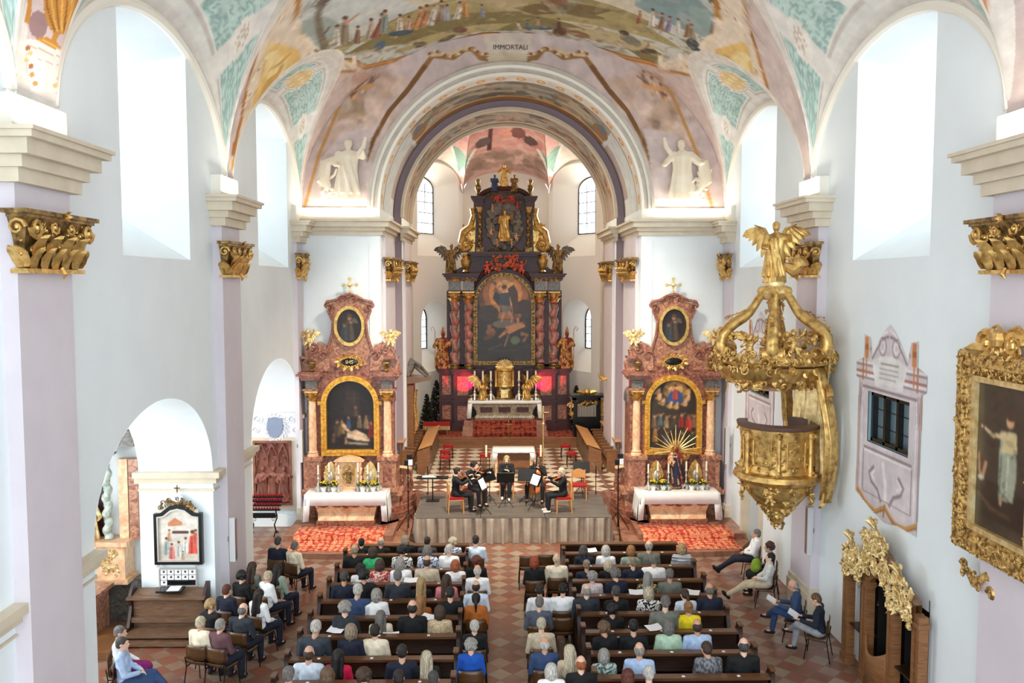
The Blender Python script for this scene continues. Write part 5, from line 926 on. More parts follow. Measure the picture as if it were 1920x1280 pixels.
for cx, sd in ((-4.93, 'left'), (4.80, 'right')):
    for i, s in enumerate((-1, 1)):
        pos = ('outer', 'inner')[i] if cx < 0 else ('inner', 'outer')[i]
        angel('gilded_cherub', (cx+s*1.22, 25.5, 5.25+0.1), 0.62, ('p1', 'p2')[i], M['gold_pale'], True, 'small gilded cherub on the %s shoulder of the %s side altar' % (pos, sd), rz=R(10*s))
    mz = 1.22; my = 24.85
    t = empty('altar_table', (cx, my, 0.32), 'marble block altar table under the white cloth of the %s side altar' % sd, 'altar table')
    b = MB(); b.box((0, 0.05, mz-0.32-0.04), (2.25, 0.8, 0.07)); b.build('tabletop', M['marble_pink'], t)
    b = MB(); prof = [(-0.34, 0.12), (-0.3, 0.2), (-0.2, 0.32), (-0.26, 0.5), (-0.36, 0.72), (-0.38, 0.84)]
    b.grid([[(-0.8-0.22*(z/0.84)**2, y, z), (0.8+0.22*(z/0.84)**2, y, z), (0.8+0.22*(z/0.84)**2, 0.4, z), (-0.8-0.22*(z/0.84)**2, 0.4, z)] for y, z in prof], cu=True); b.build('tomb_front', M['marble_peach'], t)
    b = MB()
    for x in (-0.66, -0.24, 0.26, 0.68): b.sph((x, -0.3, 0.6), 1, 12, 0.17, 0.05, 0.09)
    b.build('inlay', M['marble_red'], t); b = MB(); b.sph((0, -0.31, 0.6), 1, 12, 0.12, 0.06, 0.11); b.build('rosette', M['gold_dark'], t)
    b = MB(); b.box((0, 0.05, 0.07), (1.7, 0.85, 0.14)); b.build('base', M['marble_red'], t)
    cloth_over('altar_cloth', 2.3, 0.84, mz, 0.78, 0, M['cloth'], 'white cloth with long ends draped over the %s side altar' % sd, loc=(cx, my+0.05, 0), front=0.3)
    for i, x in enumerate((-0.85, -0.55, -0.25, 0.3, 0.6, 0.9)): candlestick((cx+x, my+0.0+0.1*(i % 2), mz+0.02), 0.78+0.05*(i % 2), 'silver candlestick with white candle on the %s side altar' % sd, 'candlesticks on the %s side altar' % sd)
    for i, x in enumerate((-0.7, -0.4, 0.45, 0.75)): flowers((cx+x, my+0.0, mz+0.02), 0.15, 'pot of yellow chrysanthemums on the white cloth of the %s side altar' % sd, 'flower pots on the %s side altar' % sd, seed=i+int(cx))
    for i, x in enumerate((-0.55, 0.62)):
        r_ = empty('reliquary', (cx+x, my+0.35, mz+0.0), 'gilded flame-shaped reliquary %s on the %s side altar' % ('left of the centre' if i == 0 else 'right of the centre', sd), 'reliquary'); b = MB(); pr = [(0, 0.02), (0.1, 0.05), (0.17, 0.2), (0.22, 0.4), (0.17, 0.6), (0.1, 0.75), (0, 0.85)]; b.prism([(a, z) for a, z in pr]+[(-a, z) for a, z in pr[::-1][1:-1]], 0, 0.05, 'y'); carve(b, -0.15, 0.15, 0.1, 0.7, lambda u, v: (u, -0.005, v), lambda u, v: (0, -1, 0), 0.05, 40, i); fix(b.build('frame', M['gold'] if cx > 0 else M['gold_pale'], r_)); b = MB(); b.sph((0, -0.02, 0.4), 1, 12, 0.08, 0.03, 0.14); b.build('glass_case', M['silver'], r_)
    # carpet over the steps: top, fall and lower step
    mb = MB(); x0, x1 = (cx-1.28, cx+1.22) if cx < 0 else (cx-1.22, cx+1.35); n = 10; rows = []
    for y, z in ((24.4, 0.335), (23.5, 0.335), (23.48, 0.32), (23.465, 0.18), (23.44, 0.165), (22.62, 0.165)): rows.append([(x0+(x1-x0)*i/n, y, z) for i in range(n+1)])
    mb.grid(rows); o = mb.build('carpet', M['carpet']); sol = o.modifiers.new('s', 'SOLIDIFY'); sol.thickness = 0.012; sol.offset = 1; tag(o, 'orange and red patterned carpet on the steps of the %s side altar' % sd, 'carpet')
# tabernacle shrine on the left altar, madonna on the right altar
t = empty('altar_shrine', (-4.93, 25.12, 1.22), 'small pale marble shrine with gilded niche figure on the left side altar', 'shrine')
b = MB(); b.bb((-0.42, -0.1, 0), (0.42, 0.2, 0.1)); b.bb((-0.34, 0.02, 0.1), (0.34, 0.2, 0.86)); b.prism([(-0.45, 0.86), (0.45, 0.86), (0.3, 0.95), (0, 1.02), (-0.3, 0.95)], -0.1, 0.2, 'y'); fix(b.build('housing', M['marble_peach'], t))
for s in (-1, 1): b = MB(); twist(b, (s*0.36, -0.04, 0.1), 0.76, 0.035, 0.012, 3); b.build('column', M['marble_peach'], t)
b = MB(); b.ring([(0.2*math.cos(a), 0.5+0.32*math.sin(a)) for a in [i*math.pi/10 for i in range(20)]], [(0.14*math.cos(a), 0.5+0.25*math.sin(a)) for a in [i*math.pi/10 for i in range(20)]], -0.03, 0.03, 'y'); fix(b.build('niche_frame', M['gold'], t))
place('figure', ST['a'], M['gold_dark'], t, (0, 0.0, 0.2), 0, 0.5)
md = angel('madonna_statue', (4.8, 25.08, 1.26), 1.3, 'b', M['polychrome'], False, 'painted wooden madonna holding the child with gilded rays on the right side altar')
b = MB()
for i in range(15): a = R(-5+190*i/14); L = 0.62 if i % 2 else 0.5; b.tube([(0.02+0.12*math.cos(a), 0.1, 0.82+0.12*math.sin(a)), (0.02+L*math.cos(a), 0.1, 0.82+L*math.sin(a))], [0.02, 0.006], 4)
b.build('rays', M['gold_pale'], md); b = MB(); b.lathe([(0.06, 0.95), (0.075, 1.02), (0.05, 1.02)], (0.02, 0, 0), 10)
for i in range(6): a = i*1.047; b.tube([(0.02+0.07*math.cos(a), 0.07*math.sin(a), 1.01), (0.02+0.06*math.cos(a), 0.06*math.sin(a), 1.08)], 0.012, 4)
b.build('crown', M['gold'], md); ch = place('child', ST['p2'], M['cream_fig'], md, (-0.12, -0.16, 0.52), 0, 0.32); b = MB(); b.tube([(0.24, -0.2, 0.72), (0.36, -0.25, 1.0)], 0.012, 5); b.build('sceptre', M['gold'], md)
b = MB(); v_, f_ = lathe_v([(0.185, 0.05), (0.17, 0.4), (0.15, 0.66), (0.12, 0.78)], (0, 0.035, 0), 20, 5, 0.1, 1); b._add(v_, f_[:-2]); b.build('mantle', mat('blue_mantle', (0.12, 0.13, 0.25), 0.5), md)

# ================================================================ HIGH ALTAR
def paint_high(c, H):
    c.c[:] = (0.13, 0.11, 0.09); c.grain(0.25, 2, 2, 5)
    for rx, ry, col in ((1.05, 1.2, (0.42, 0.27, 0.16)), (0.85, 0.95, (0.62, 0.4, 0.22)), (0.62, 0.72, (0.82, 0.56, 0.3)), (0.4, 0.5, (0.9, 0.68, 0.42))): c.ell(0.05, 0.62, rx, ry, col)
    c.poly([(-1.1, 1.2), (-0.5, 1.35), (-0.2, 1.6), (0.3, 1.7), (0.7, 1.4), (1.1, 1.2), (1.1, 3.2), (-1.1, 3.2)], (0.18, 0.16, 0.14)); c.ell(-0.6, 1.35, 0.4, 0.3, (0.24, 0.2, 0.17)); c.ell(0.75, 1.2, 0.35, 0.35, (0.24, 0.19, 0.15)); c.ell(0.0, 1.75, 0.45, 0.16, (0.42, 0.38, 0.34))
    c.poly([(0.12, 0.45), (0.35, 0.3), (0.5, 0.6), (0.52, 1.2), (0.35, 1.5), (0.28, 1.0)], (0.3, 0.21, 0.15)); c.poly([(-0.35, 0.55), (-0.42, 0.8), (-0.2, 1.1), (-0.1, 0.6)], (0.22, 0.21, 0.22))
    c.poly([(-0.2, 0.62), (0.18, 0.58), (0.22, 1.0), (0.3, 1.3), (-0.15, 1.32), (-0.18, 0.95)], (0.26, 0.27, 0.31)); c.poly([(-0.15, 1.05), (0.28, 1.1), (0.2, 1.4), (-0.05, 1.35)], (0.5, 0.42, 0.36))
    c.ell(0.0, 0.45, 0.09, 0.11, (0.78, 0.56, 0.4)); c.ell(0.0, 0.38, 0.1, 0.08, (0.35, 0.22, 0.14)); c.line([(-0.12, 0.62), (-0.3, 0.5), (-0.36, 0.28)], 0.1, (0.66, 0.46, 0.34), w2=0.06); c.line([(-0.4, 0.2), (-0.3, 0.32)], 0.05, (0.4, 0.28, 0.18)); c.line([(-0.4, 0.26), (-0.32, 0.22)], 0.05, (0.4, 0.28, 0.18))
    c.line([(-0.02, 1.3), (-0.06, 1.5), (-0.1, 1.68)], 0.1, (0.7, 0.52, 0.4), w2=0.05); c.line([(0.15, 1.3), (0.3, 1.5), (0.25, 1.7)], 0.1, (0.7, 0.52, 0.4), w2=0.05)
    c.line([(0.1, 2.0), (0.45, 1.85), (0.75, 1.75)], 0.3, (0.74, 0.5, 0.34), w2=0.2); c.line([(0.5, 1.8), (0.5, 1.55), (0.58, 1.45)], 0.12, (0.72, 0.5, 0.34), w2=0.07); c.ell(0.55, 1.45, 0.08, 0.09, (0.6, 0.4, 0.28)); c.line([(0.1, 2.0), (-0.2, 2.25)], 0.14, (0.7, 0.46, 0.32), w2=0.08); c.line([(0.15, 2.15), (0.0, 2.6)], 0.1, (0.55, 0.4, 0.3), w2=0.05)
    c.ell(-0.5, 2.05, 0.18, 0.16, (0.55, 0.35, 0.24)); c.ell(-0.55, 1.85, 0.09, 0.1, (0.5, 0.34, 0.24)); c.line([(-0.75, 2.3), (-0.45, 2.2)], 0.12, (0.36, 0.24, 0.17)); c.line([(0.6, 2.1), (0.85, 2.15), (0.7, 2.4)], 0.16, (0.56, 0.38, 0.25), w2=0.1); c.ell(0.4, 2.35, 0.18, 0.16, (0.36, 0.4, 0.28)); c.line([(-0.9, 2.6), (-0.2, 2.75), (0.5, 2.7), (0.95, 2.5)], 0.06, (0.22, 0.2, 0.19)); c.line([(-0.6, 2.7), (-0.1, 2.5)], 0.05, (0.3, 0.26, 0.24))
HX, HY = -0.2, 36.0
e = empty('high_altar', (HX, HY, 1.12), 'towering dark red and gold high altar with arched painting of a winged figure', 'altar'); T = lambda x, y, z: (x, y, z-1.12)
MR, MD = M['marble_dark'], M['marble_red']
b = MB(); b.bb(T(-2.0, 0.35, 1.12), T(2.0, 1.0, 3.9)); b.build('core', MR, e)
for s in (-1, 1):
    b = MB()
    for x, y, w_, d in ((1.15, 0.3, 0.5, 0.5), (1.75, 0.1, 0.8, 0.8), (2.45, 0.3, 0.62, 0.7)):
        b.box(T(s*x, y, 2.42), (w_, d, 2.4)); b.box(T(s*x, y, 1.3), (w_+0.16, d+0.16, 0.36)); b.box(T(s*x, y, 2.4), (w_+0.1, d+0.1, 0.1)); b.box(T(s*x, y, 3.62), (w_+0.12, d+0.12, 0.1)); b.box(T(s*x, y, 3.71), (w_+0.24, d+0.24, 0.1))
    pb = b.build('pedestal', MR, e)
    for x, y, w_ in ((1.75, -0.31, 0.46), (2.45, -0.06, 0.36)):
        for z, h_ in ((3.05, 0.8), (1.9, 0.6)): b = MB(); b.box(T(s*x, y, z), (w_, 0.03, h_)); b.build('panel', MD, pb)
    for x, y in ((1.5, 0.0), (2.1, 0.1)):
        b = MB(); twist(b, T(s*x, y, 3.95), 2.62, 0.15, 0.05, 4.5, 14, 80, hand=s); col = b.build('twisted_column', M['marble_twist'], e)
        b = MB(); b.lathe([(0.24, 0), (0.24, 0.06), (0.18, 0.1), (0.2, 0.14), (0.16, 0.2)], T(s*x, y, 3.76), 16); b.build('column_base', M['gold_dark'], col)
        b = MB(); b.lathe([(0.15, 0), (0.16, 0.12), (0.22, 0.38), (0.25, 0.4)], T(s*x, y, 6.55), 14)
        for k in range(9): a = k*0.698; b.leaf(T(s*x+0.15*math.cos(a), y+0.15*math.sin(a), 6.56), (0.2*math.cos(a), 0.2*math.sin(a), 1), (math.cos(a), math.sin(a), 0), 0.28, 0.13, 0.6, 4); b.scroll(T(s*x+0.23*math.cos(a), y+0.23*math.sin(a), 6.85), (math.cos(a), math.sin(a), 0), (0, 0, 1), 0.07, 1.1, 0.022, 8, k=4)
        b.box(T(s*x, y, 6.98), (0.5, 0.5, 0.05)); b.build('column_capital', M['gold'], col)
    b = MB(); b.box(T(s*1.8, 0.5, 5.4), (0.22, 0.3, 3.2)); b.box(T(s*2.35, 0.55, 5.4), (0.2, 0.3, 3.2)); b.box(T(s*1.15, 0.5, 5.4), (0.2, 0.3, 3.2)); b.build('back_pilaster', MR, e)
    b = MB(); b.box(T(s*1.5, 0.15, 7.22), (0.46, 0.62, 0.44)); b.box(T(s*2.1, 0.2, 7.22), (0.5, 0.62, 0.44)); b.build('frieze', M['marble_grey'], e)
    b = MB()
    for z0, dz, ov in ((7.0, 0.06, 0.02), (7.44, 0.07, 0.04), (7.51, 0.1, 0.1), (7.61, 0.08, 0.2), (7.69, 0.07, 0.28)): b.box(T(s*1.52, 0.15, z0+dz/2), (0.72+ov, 0.6+2*ov, dz)); b.box(T(s*2.12, 0.2, z0+dz/2), (0.54+ov*1.4, 0.62+2*ov, dz))
    b.build('entablature', MR, e)
    b = MB(); carve(b, 1.25, 2.35, 7.42, 7.6, lambda u, v: T(s*u, -0.24, v), lambda u, v: (0, -1, 0), 0.08, 26, 3); b.build('gilt_ornament', M['gold'], e)
b = MB(); out_ = [(x, z-1.12) for x, z in [(-1.5, 3.7), (1.5, 3.7)]+[(1.5*math.cos(math.pi*i/20), 6.6+1.62*math.sin(math.pi*i/20)) for i in range(21)]]; inn_ = [(x, z-1.12) for x, z in arch_pts(2.3, 3.95, 7.65)]
b.ring(out_, inn_, 0.2, 0.6, 'y'); fix(b.build('back_panel', MR, e, smooth=False))
b = MB(); o_, i_ = [(x, z-1.12) for x, z in arch_pts(2.6, 3.9, 7.8)], [(x, z-1.12) for x, z in arch_pts(2.28, 4.06, 7.64)]; b.ring(o_, i_, 0.0, 0.25, 'y')
for i in range(len(o_)):
    p = ((o_[i][0]+i_[i][0])/2, (o_[i][1]+i_[i][1])/2); q = ((o_[(i+1) % len(o_)][0]+i_[(i+1) % len(o_)][0])/2, (o_[(i+1) % len(o_)][1]+i_[(i+1) % len(o_)][1])/2); L = math.hypot(q[0]-p[0], q[1]-p[1]); k = max(1, int(L/0.14))
    for j in range(k): b.sph((p[0]+(q[0]-p[0])*j/k, -0.01, p[1]+(q[1]-p[1])*j/k), 0.045, 6)
fix(b.build('picture_frame', M['gold_dark'], e)); oil('painting', 2.3, 3.6, paint_high, e, T(0, 0.15, 4.04), arched=True, res=60)
# arch hood and upper tier
b = MB(); b.tube([T(1.42*math.cos(math.pi*i/20), 0.0, 6.65+1.42*math.sin(math.pi*i/20)) for i in range(2, 19)], 0.1, 8); b.prism([(x, z-1.12) for x, z in [(-2.35, 7.76), (2.35, 7.76), (1.7, 8.1), (1.45, 8.6), (-1.45, 8.6), (-1.7, 8.1)]], 0.35, 0.9, 'y'); fix(b.build('attic', MR, e))
b = MB(); carve(b, -0.5, 0.5, 7.9, 8.5, lambda u, v: T(u*(1.3-abs(v-8.2)), -0.08, v), lambda u, v: (0, -1, 0), 0.12, 46, 8); b.build('floral_garland', mat('rose_gilding', (0.85, 0.35, 0.3), 0.4, 0.4, c2=(0.8, 0.5, 0.3), scale=10), e)
b = MB(); b.box(T(0, 0.3, 8.62), (3.1, 0.7, 0.1)); b.box(T(0, 0.35, 8.53), (2.8, 0.6, 0.1)); b.build('attic_cornice', MR, e)
b = MB(); b.bb(T(-1.25, 0.4, 8.6), T(1.25, 0.75, 11.0)); b.build('upper_panel', MR, e)
for s in (-1, 1):
    b = MB(); b.box(T(s*1.02, 0.2, 8.75), (0.3, 0.3, 0.22)); twist(b, T(s*1.02, 0.15, 8.86), 1.5, 0.075, 0.03, 5, 10, 60, hand=s); c2_ = b.build('upper_column', M['gold_dark'], e)
    b = MB(); b.lathe([(0.09, 0), (0.15, 0.2), (0.16, 0.22)], T(s*1.02, 0.15, 10.32), 10); b.build('column_capital', M['gold'], c2_)
    b = MB()
    for z0, dz, ov in ((10.54, 0.25, 0.0), (10.79, 0.07, 0.08), (10.86, 0.08, 0.18), (10.94, 0.05, 0.24)): b.box(T(s*1.08, 0.3, z0+dz/2), (0.4+ov, 0.45+ov, dz))
    b.build('upper_entablature', MR, e)
    b = MB(); b.scroll(T(s*1.62, 0.3, 8.98), (s, 0, 0), (0, 0, 1), 0.3, 1.8, 0.075, 22, hand=-1); b.tube([T(s*1.85, 0.3, 9.05), T(s*1.72, 0.3, 9.5), T(s*1.42, 0.3, 9.75), T(s*1.3, 0.3, 10.2), T(s*1.36, 0.3, 10.5)], [0.12, 0.16, 0.14, 0.1, 0.1], 8); b.prism([(s*1.25, 8.7-1.12), (s*1.85, 8.75-1.12), (s*1.75, 9.4-1.12), (s*1.4, 9.75-1.12), (s*1.28, 10.3-1.12), (s*1.2, 10.3-1.12)], 0.35, 0.6, 'y'); carve(b, 1.25, 1.75, 8.8, 9.8, lambda u, v: T(s*u, 0.25, v), lambda u, v: (0, -1, 0), 0.11, 26, 4); b.build('side_volute', M['gold'], e)
    b = MB(); b.lathe([(0.12, 0), (0.16, 0.06), (0.09, 0.14), (0.2, 0.34), (0.24, 0.55), (0.14, 0.66), (0.2, 0.72), (0.1, 0.8)], T(s*1.62, 0.2, 7.78), 14); b.build('urn', M['gold'], e)
    b = MB(); b.lathe([(0.09, 0), (0.05, 0.15), (0.13, 0.3), (0.14, 0.4), (0.06, 0.5), (0.1, 0.6), (0.11, 0.68), (0, 0.74)], T(s*1.1, 0.3, 11.0), 12); b.build('finial', M['gold_dark'], e)
b = MB(); b.tube([T(1.05*math.cos(math.pi*i/14), 0.25, 10.9+0.45*math.sin(math.pi*i/14)) for i in range(15)], 0.1, 8); b.prism([(1.05*math.cos(math.pi*i/14), 10.86-1.12+0.45*math.sin(math.pi*i/14)) for i in range(15)], 0.32, 0.7, 'y'); fix(b.build('pediment', MR, e)); b = MB(); carve(b, -0.85, 0.85, 10.95, 11.25, lambda u, v: T(u, 0.28, v-0.3*u*u), lambda u, v: (0, -1, 0), 0.09, 40, 19); carve(b, -1.1, 1.1, 8.62, 8.82, lambda u, v: T(u, 0.3, v), lambda u, v: (0, -1, 0), 0.09, 40, 20); b.build('pediment_ornament', M['gold_dark'], e)
b = MB(); q = random.Random(3)
for i in range(150):
    a, r_ = q.uniform(0, 6.28), math.sqrt(q.uniform(0.14, 1)); b.sph(T(0.78*r_*math.cos(a), 0.32, 9.85+0.98*r_*math.sin(a)), q.uniform(0.07, 0.17), 8, sy=0.6)
b.build('cloud_relief', mat('painted_clouds', (0.5, 0.47, 0.42), 0.5, 0.2, c2=(0.36, 0.3, 0.26), scale=4), e)
for i, (x, z, k, m_) in enumerate(((-0.55, 9.3, 'p1', 'cream_fig'), (0.5, 9.1, 'p2', 'cream_fig'), (0.55, 10.4, 'p3', 'redp'), (-0.5, 10.3, 'p2', 'cream_fig'), (0.3, 8.85, 'p1', 'cream_fig'), (-0.3, 8.85, 'p3', 'cream_fig'))):
    M['redp'] = M.get('redp') or mat('rosy_paint', (0.75, 0.3, 0.25), 0.5)
    place('relief_cherub', ST[k], M[m_], e, T(x, 0.1, z), R(20*i), 0.36)
place('relief_figure', ST['b'], M['gold'], e, T(0, 0.0, 9.1), 0, 1.35)
b = MB(); carve(b, -0.4, 0.4, 10.75, 11.0, lambda u, v: T(u, 0.0, v), lambda u, v: (0, -1, 0), 0.11, 22, 9); b.build('rose_ornament', M['redp'], e)
# figures that stand on it
angel('crowning_group', (HX, HY+0.3, 11.4), 0.98, 'a', M['gold'], False, 'gilded seated figure crowning the very top of the high altar'); 
g_ = angel('blue_robed_statue', (HX-0.42, HY+0.25, 11.2), 0.95, 'kneel', mat('blue_paint', (0.2, 0.28, 0.42), 0.5), False, 'small blue robed figure left of the crowning figure atop the high altar')
angel('kneeling_statue', (HX+0.42, HY+0.25, 11.2), 0.95, 'kneel', M['gold_dark'], False, 'small dark gilded kneeling figure right of the crowning figure atop the high altar')
for s, sd in ((-1, 'left'), (1, 'right')):
    angel('angel_statue', (HX+s*2.25, HY+0.1, 7.76), 1.25, 'b', M['gold_dark'], True, 'dark gilded winged angel standing on the %s end of the high altar entablature' % sd, rz=R(-12*s), wm=M['marble_grey'])
    o = angel('bishop_statue', (HX+s*2.62, HY-0.02, 3.76), 1.62, 'bishop', M['polychrome'], False, 'tall gilded bishop with mitre standing %s of the high altar columns' % sd, rz=R(-8*s)); b = MB(); b.tube([(s*0.2, -0.14, 0.02), (s*0.2, -0.14, 1.0), (s*0.25, -0.14, 1.1), (s*0.31, -0.14, 1.05), (s*0.27, -0.14, 0.99)], 0.012, 6); b.build('crozier', M['gold'], o)
    o = angel('kneeling_angel', (HX+s*0.9, HY-0.85, 2.53), 1.1, 'kneel', M['gold'], True, 'gilded kneeling angel with raised wing %s of the tabernacle' % sd, rz=R(-35*s))
for s in (-1, 1): angel('red_cherub', (HX+s*0.72, HY-0.15, 7.85-0.2), 0.62, 'p1' if s < 0 else 'p3', M['redp'], False, 'reddish cherub holding the garland over the high altar picture, %s one' % ('left' if s < 0 else 'right'))
# altar steps, table, tabernacle
for k in range(3): mb = MB(); mb.bb((HX-1.75+0.04*k, 34.35+0.22*k, 1.12), (HX+1.75-0.04*k, 36, 1.32+0.2*k)); structure(mb.build('trim_%d' % (30+k), M['steps']))
mb = MB(); rows = []; x0, x1 = HX-1.3, HX+1.3
for y, z in ((34.85, 1.735), (34.785, 1.735), (34.78, 1.53), (34.565, 1.53), (34.56, 1.33), (34.345, 1.33), (34.34, 1.135)): rows.append([(x0+(x1-x0)*i/8, y, z) for i in range(9)])
mb.grid(rows); o = mb.build('carpet', M['carpet_red']); sol = o.modifiers.new('s', 'SOLIDIFY'); sol.thickness = 0.01; tag(o, 'dark red carpet runner on the steps of the high altar', 'carpet')
mb = MB(); mb.bb((HX-3.4, 34.3, 1.12), (HX-1.4, 38, 1.135)); mb.bb((HX+1.4, 34.3, 1.12), (HX+3.0, 36.4, 1.135)); mb.bb((HX-1.4, 34.3, 1.12), (HX+1.4, 34.34, 1.135)); o = mb.build('carpet', M['carpet_red']); tag(o, 'wide dark red patterned carpet covering the floor around the high altar steps', 'carpet')
t = empty('altar_table', (HX, 35.3, 1.72), 'grey and red marble high altar table below the candlesticks', 'altar table')
b = MB(); b.bb((-1.45, -0.35, 0.7), (1.45, 0.5, 0.78)); b.build('tabletop', M['marble_peach'], t); b = MB()
prof = [(-0.22, 0.0, 1.2), (-0.25, 0.1, 1.25), (-0.16, 0.2, 1.15), (-0.2, 0.4, 1.2), (-0.3, 0.62, 1.34), (-0.32, 0.7, 1.36)]; b.grid([[(-w_, y, z), (w_, y, z), (w_, 0.45, z), (-w_, 0.45, z)] for y, z, w_ in prof], cu=True); b.build('tomb_front', mat('pale_marble', (0.72, 0.67, 0.58), 0.35, 0, (0.5, 0.42, 0.34), 5, 2), t)
for x in (-0.75, 0.0, 0.75): b = MB(); b.box((x, -0.235, 0.42), (0.5, 0.06, 0.2)); b.build('inlay', MR, t)
b = MB()
for i in range(28): b.sph((-1.1+2.2*i/27, -0.27, 0.1), 0.03, 6)
b.build('bead_row', M['cloth'], t)
cloth_over('altar_cloth', 2.95, 0.86, 2.5, 0.72, 0, M['cloth'], 'white cloth hanging over both ends of the high altar table', loc=(HX, 35.38, 0), front=0.1)
t = empty('tabernacle', (HX, 35.55, 2.52), 'gilded tabernacle tower with shell top in the centre of the high altar', 'tabernacle')
b = MB(); b.lathe([(0.42, 0), (0.42, 0.05), (0.36, 0.1), (0.36, 0.44), (0.44, 0.48), (0.44, 0.54)], (0, 0, 0), 20, sy=0.7); b.build('base', M['gold_dark'], t)
b = MB(); b.lathe([(0.36, 0.54), (0.33, 0.6), (0.33, 1.15), (0.4, 1.2), (0.4, 1.27), (0.2, 1.32)], (0, 0, 0), 20, sy=0.7); b.build('drum', M['gold'], t)
for s in (-1, 1):
    b = MB(); b.lathe([(0.07, 0.54), (0.05, 0.6), (0.05, 1.1), (0.08, 1.2)], (s*0.36, -0.12, 0), 10); b.build('column', M['gold'], t)
b = MB()
for i in range(11): a = R(10+160*i/10); b.leaf((0, -0.12, 1.3), (math.cos(a), 0, math.sin(a)), (0, -1, 0), 0.4, 0.12, 0.1, 4)
b.build('shell', M['gold_pale'], t); b = MB(); b.box((0, -0.26, 0.25), (0.3, 0.04, 0.34)); carve(b, -0.2, 0.2, 0.1, 1.1, lambda u, v: (u, -0.27, v), lambda u, v: (0, -1, 0), 0.06, 40, 5); b.build('door', M['gold_pale'], t)
for i, x in enumerate((-1.24, -0.9, -0.57, 0.6, 0.95, 1.3)): candlestick((HX+x, 35.25, 2.52), 1.2, 'tall white candle in silver candlestick on the high altar', 'high altar candlesticks')
for i, x in enumerate((-1.4, -1.07, -0.74, 0.76, 1.12, 1.45)): flowers((HX+min(1.38, max(-1.38, x)), 35.15, 2.52), 0.1, 'small white pot of yellow flowers on the high altar', 'high altar flower pots', seed=40+i)

# ================================================================ CHANCEL FURNITURE
# people's altar
t = empty('altar_table', (0.05, 29.3, 0.8), 'small altar table with white cloth behind the players', 'altar table')
b = MB(); b.box((0, 0, 0.8), (1.35, 0.7, 0.06)); b.build('tabletop', M['wood_mid'], t)
for s in (-1, 1): b = MB(); b.box((s*0.6, 0, 0.39), (0.08, 0.6, 0.77)); b.build('side_panel', M['marble_peach'], t)
b = MB(); b.box((0, -0.1, 0.45), (1.1, 0.08, 0.5)); b.build('front_panel', M['wood_mid'], t)
cloth_over('altar_cloth', 1.36, 0.72, 1.63, 0.35, 0, M['cloth'], 'white cloth on the small altar table behind the players', loc=(0.05, 29.3, 0), front=0.08)
for s in (-1, 1):
    e = empty('floor_candle', (0.05+s*0.95, 29.3, 0.8), 'short white candle on a stand %s of the small altar table' % ('left' if s < 0 else 'right'), 'candle'); b = MB(); b.lathe([(0.12, 0), (0.1, 0.03), (0.02, 0.06), (0.02, 0.5), (0.07, 0.55), (0, 0.55)], n=10); b.build('stand', M['gold_dark'], e); b = MB(); b.lathe([(0.035, 0.55), (0.035, 0.95), (0, 0.95)], n=10); b.build('candle', M['candle'], e)
e = empty('processional_cross', (1.1, 29.6, 0.8), 'tall slender gilded processional cross right of the small altar table', 'cross'); b = MB(); b.lathe([(0.16, 0), (0.14, 0.04), (0.02, 0.08), (0.016, 1.6), (0.05, 1.65), (0.016, 1.7), (0.016, 1.75)], n=10); b.build('pole', M['gold_pale'], e); b = MB(); b.box((0, 0, 1.98), (0.035, 0.03, 0.5)); b.box((0, 0, 2.05), (0.36, 0.03, 0.035)); b.sph((0.18, 0, 2.05), 0.035, 6); b.sph((-0.18, 0, 2.05), 0.035, 6); b.sph((0, 0, 2.24), 0.035, 6); b.build('crucifix', M['gold'], e)
p = at(947, 880, Z=1.0); e = empty('altar_crucifix', (-0.08, 31.6, 0.8), 'dark thin standing crucifix in front of the dark wooden chancel steps', 'cross'); b = MB(); b.lathe([(0.12, 0), (0.02, 0.05), (0.014, 1.5)], n=8); b.box((0, 0, 1.3), (0.3, 0.02, 0.03)); b.box((0, 0, 1.4), (0.03, 0.02, 0.4)); b.build('pole', M['gold_dark'], e)
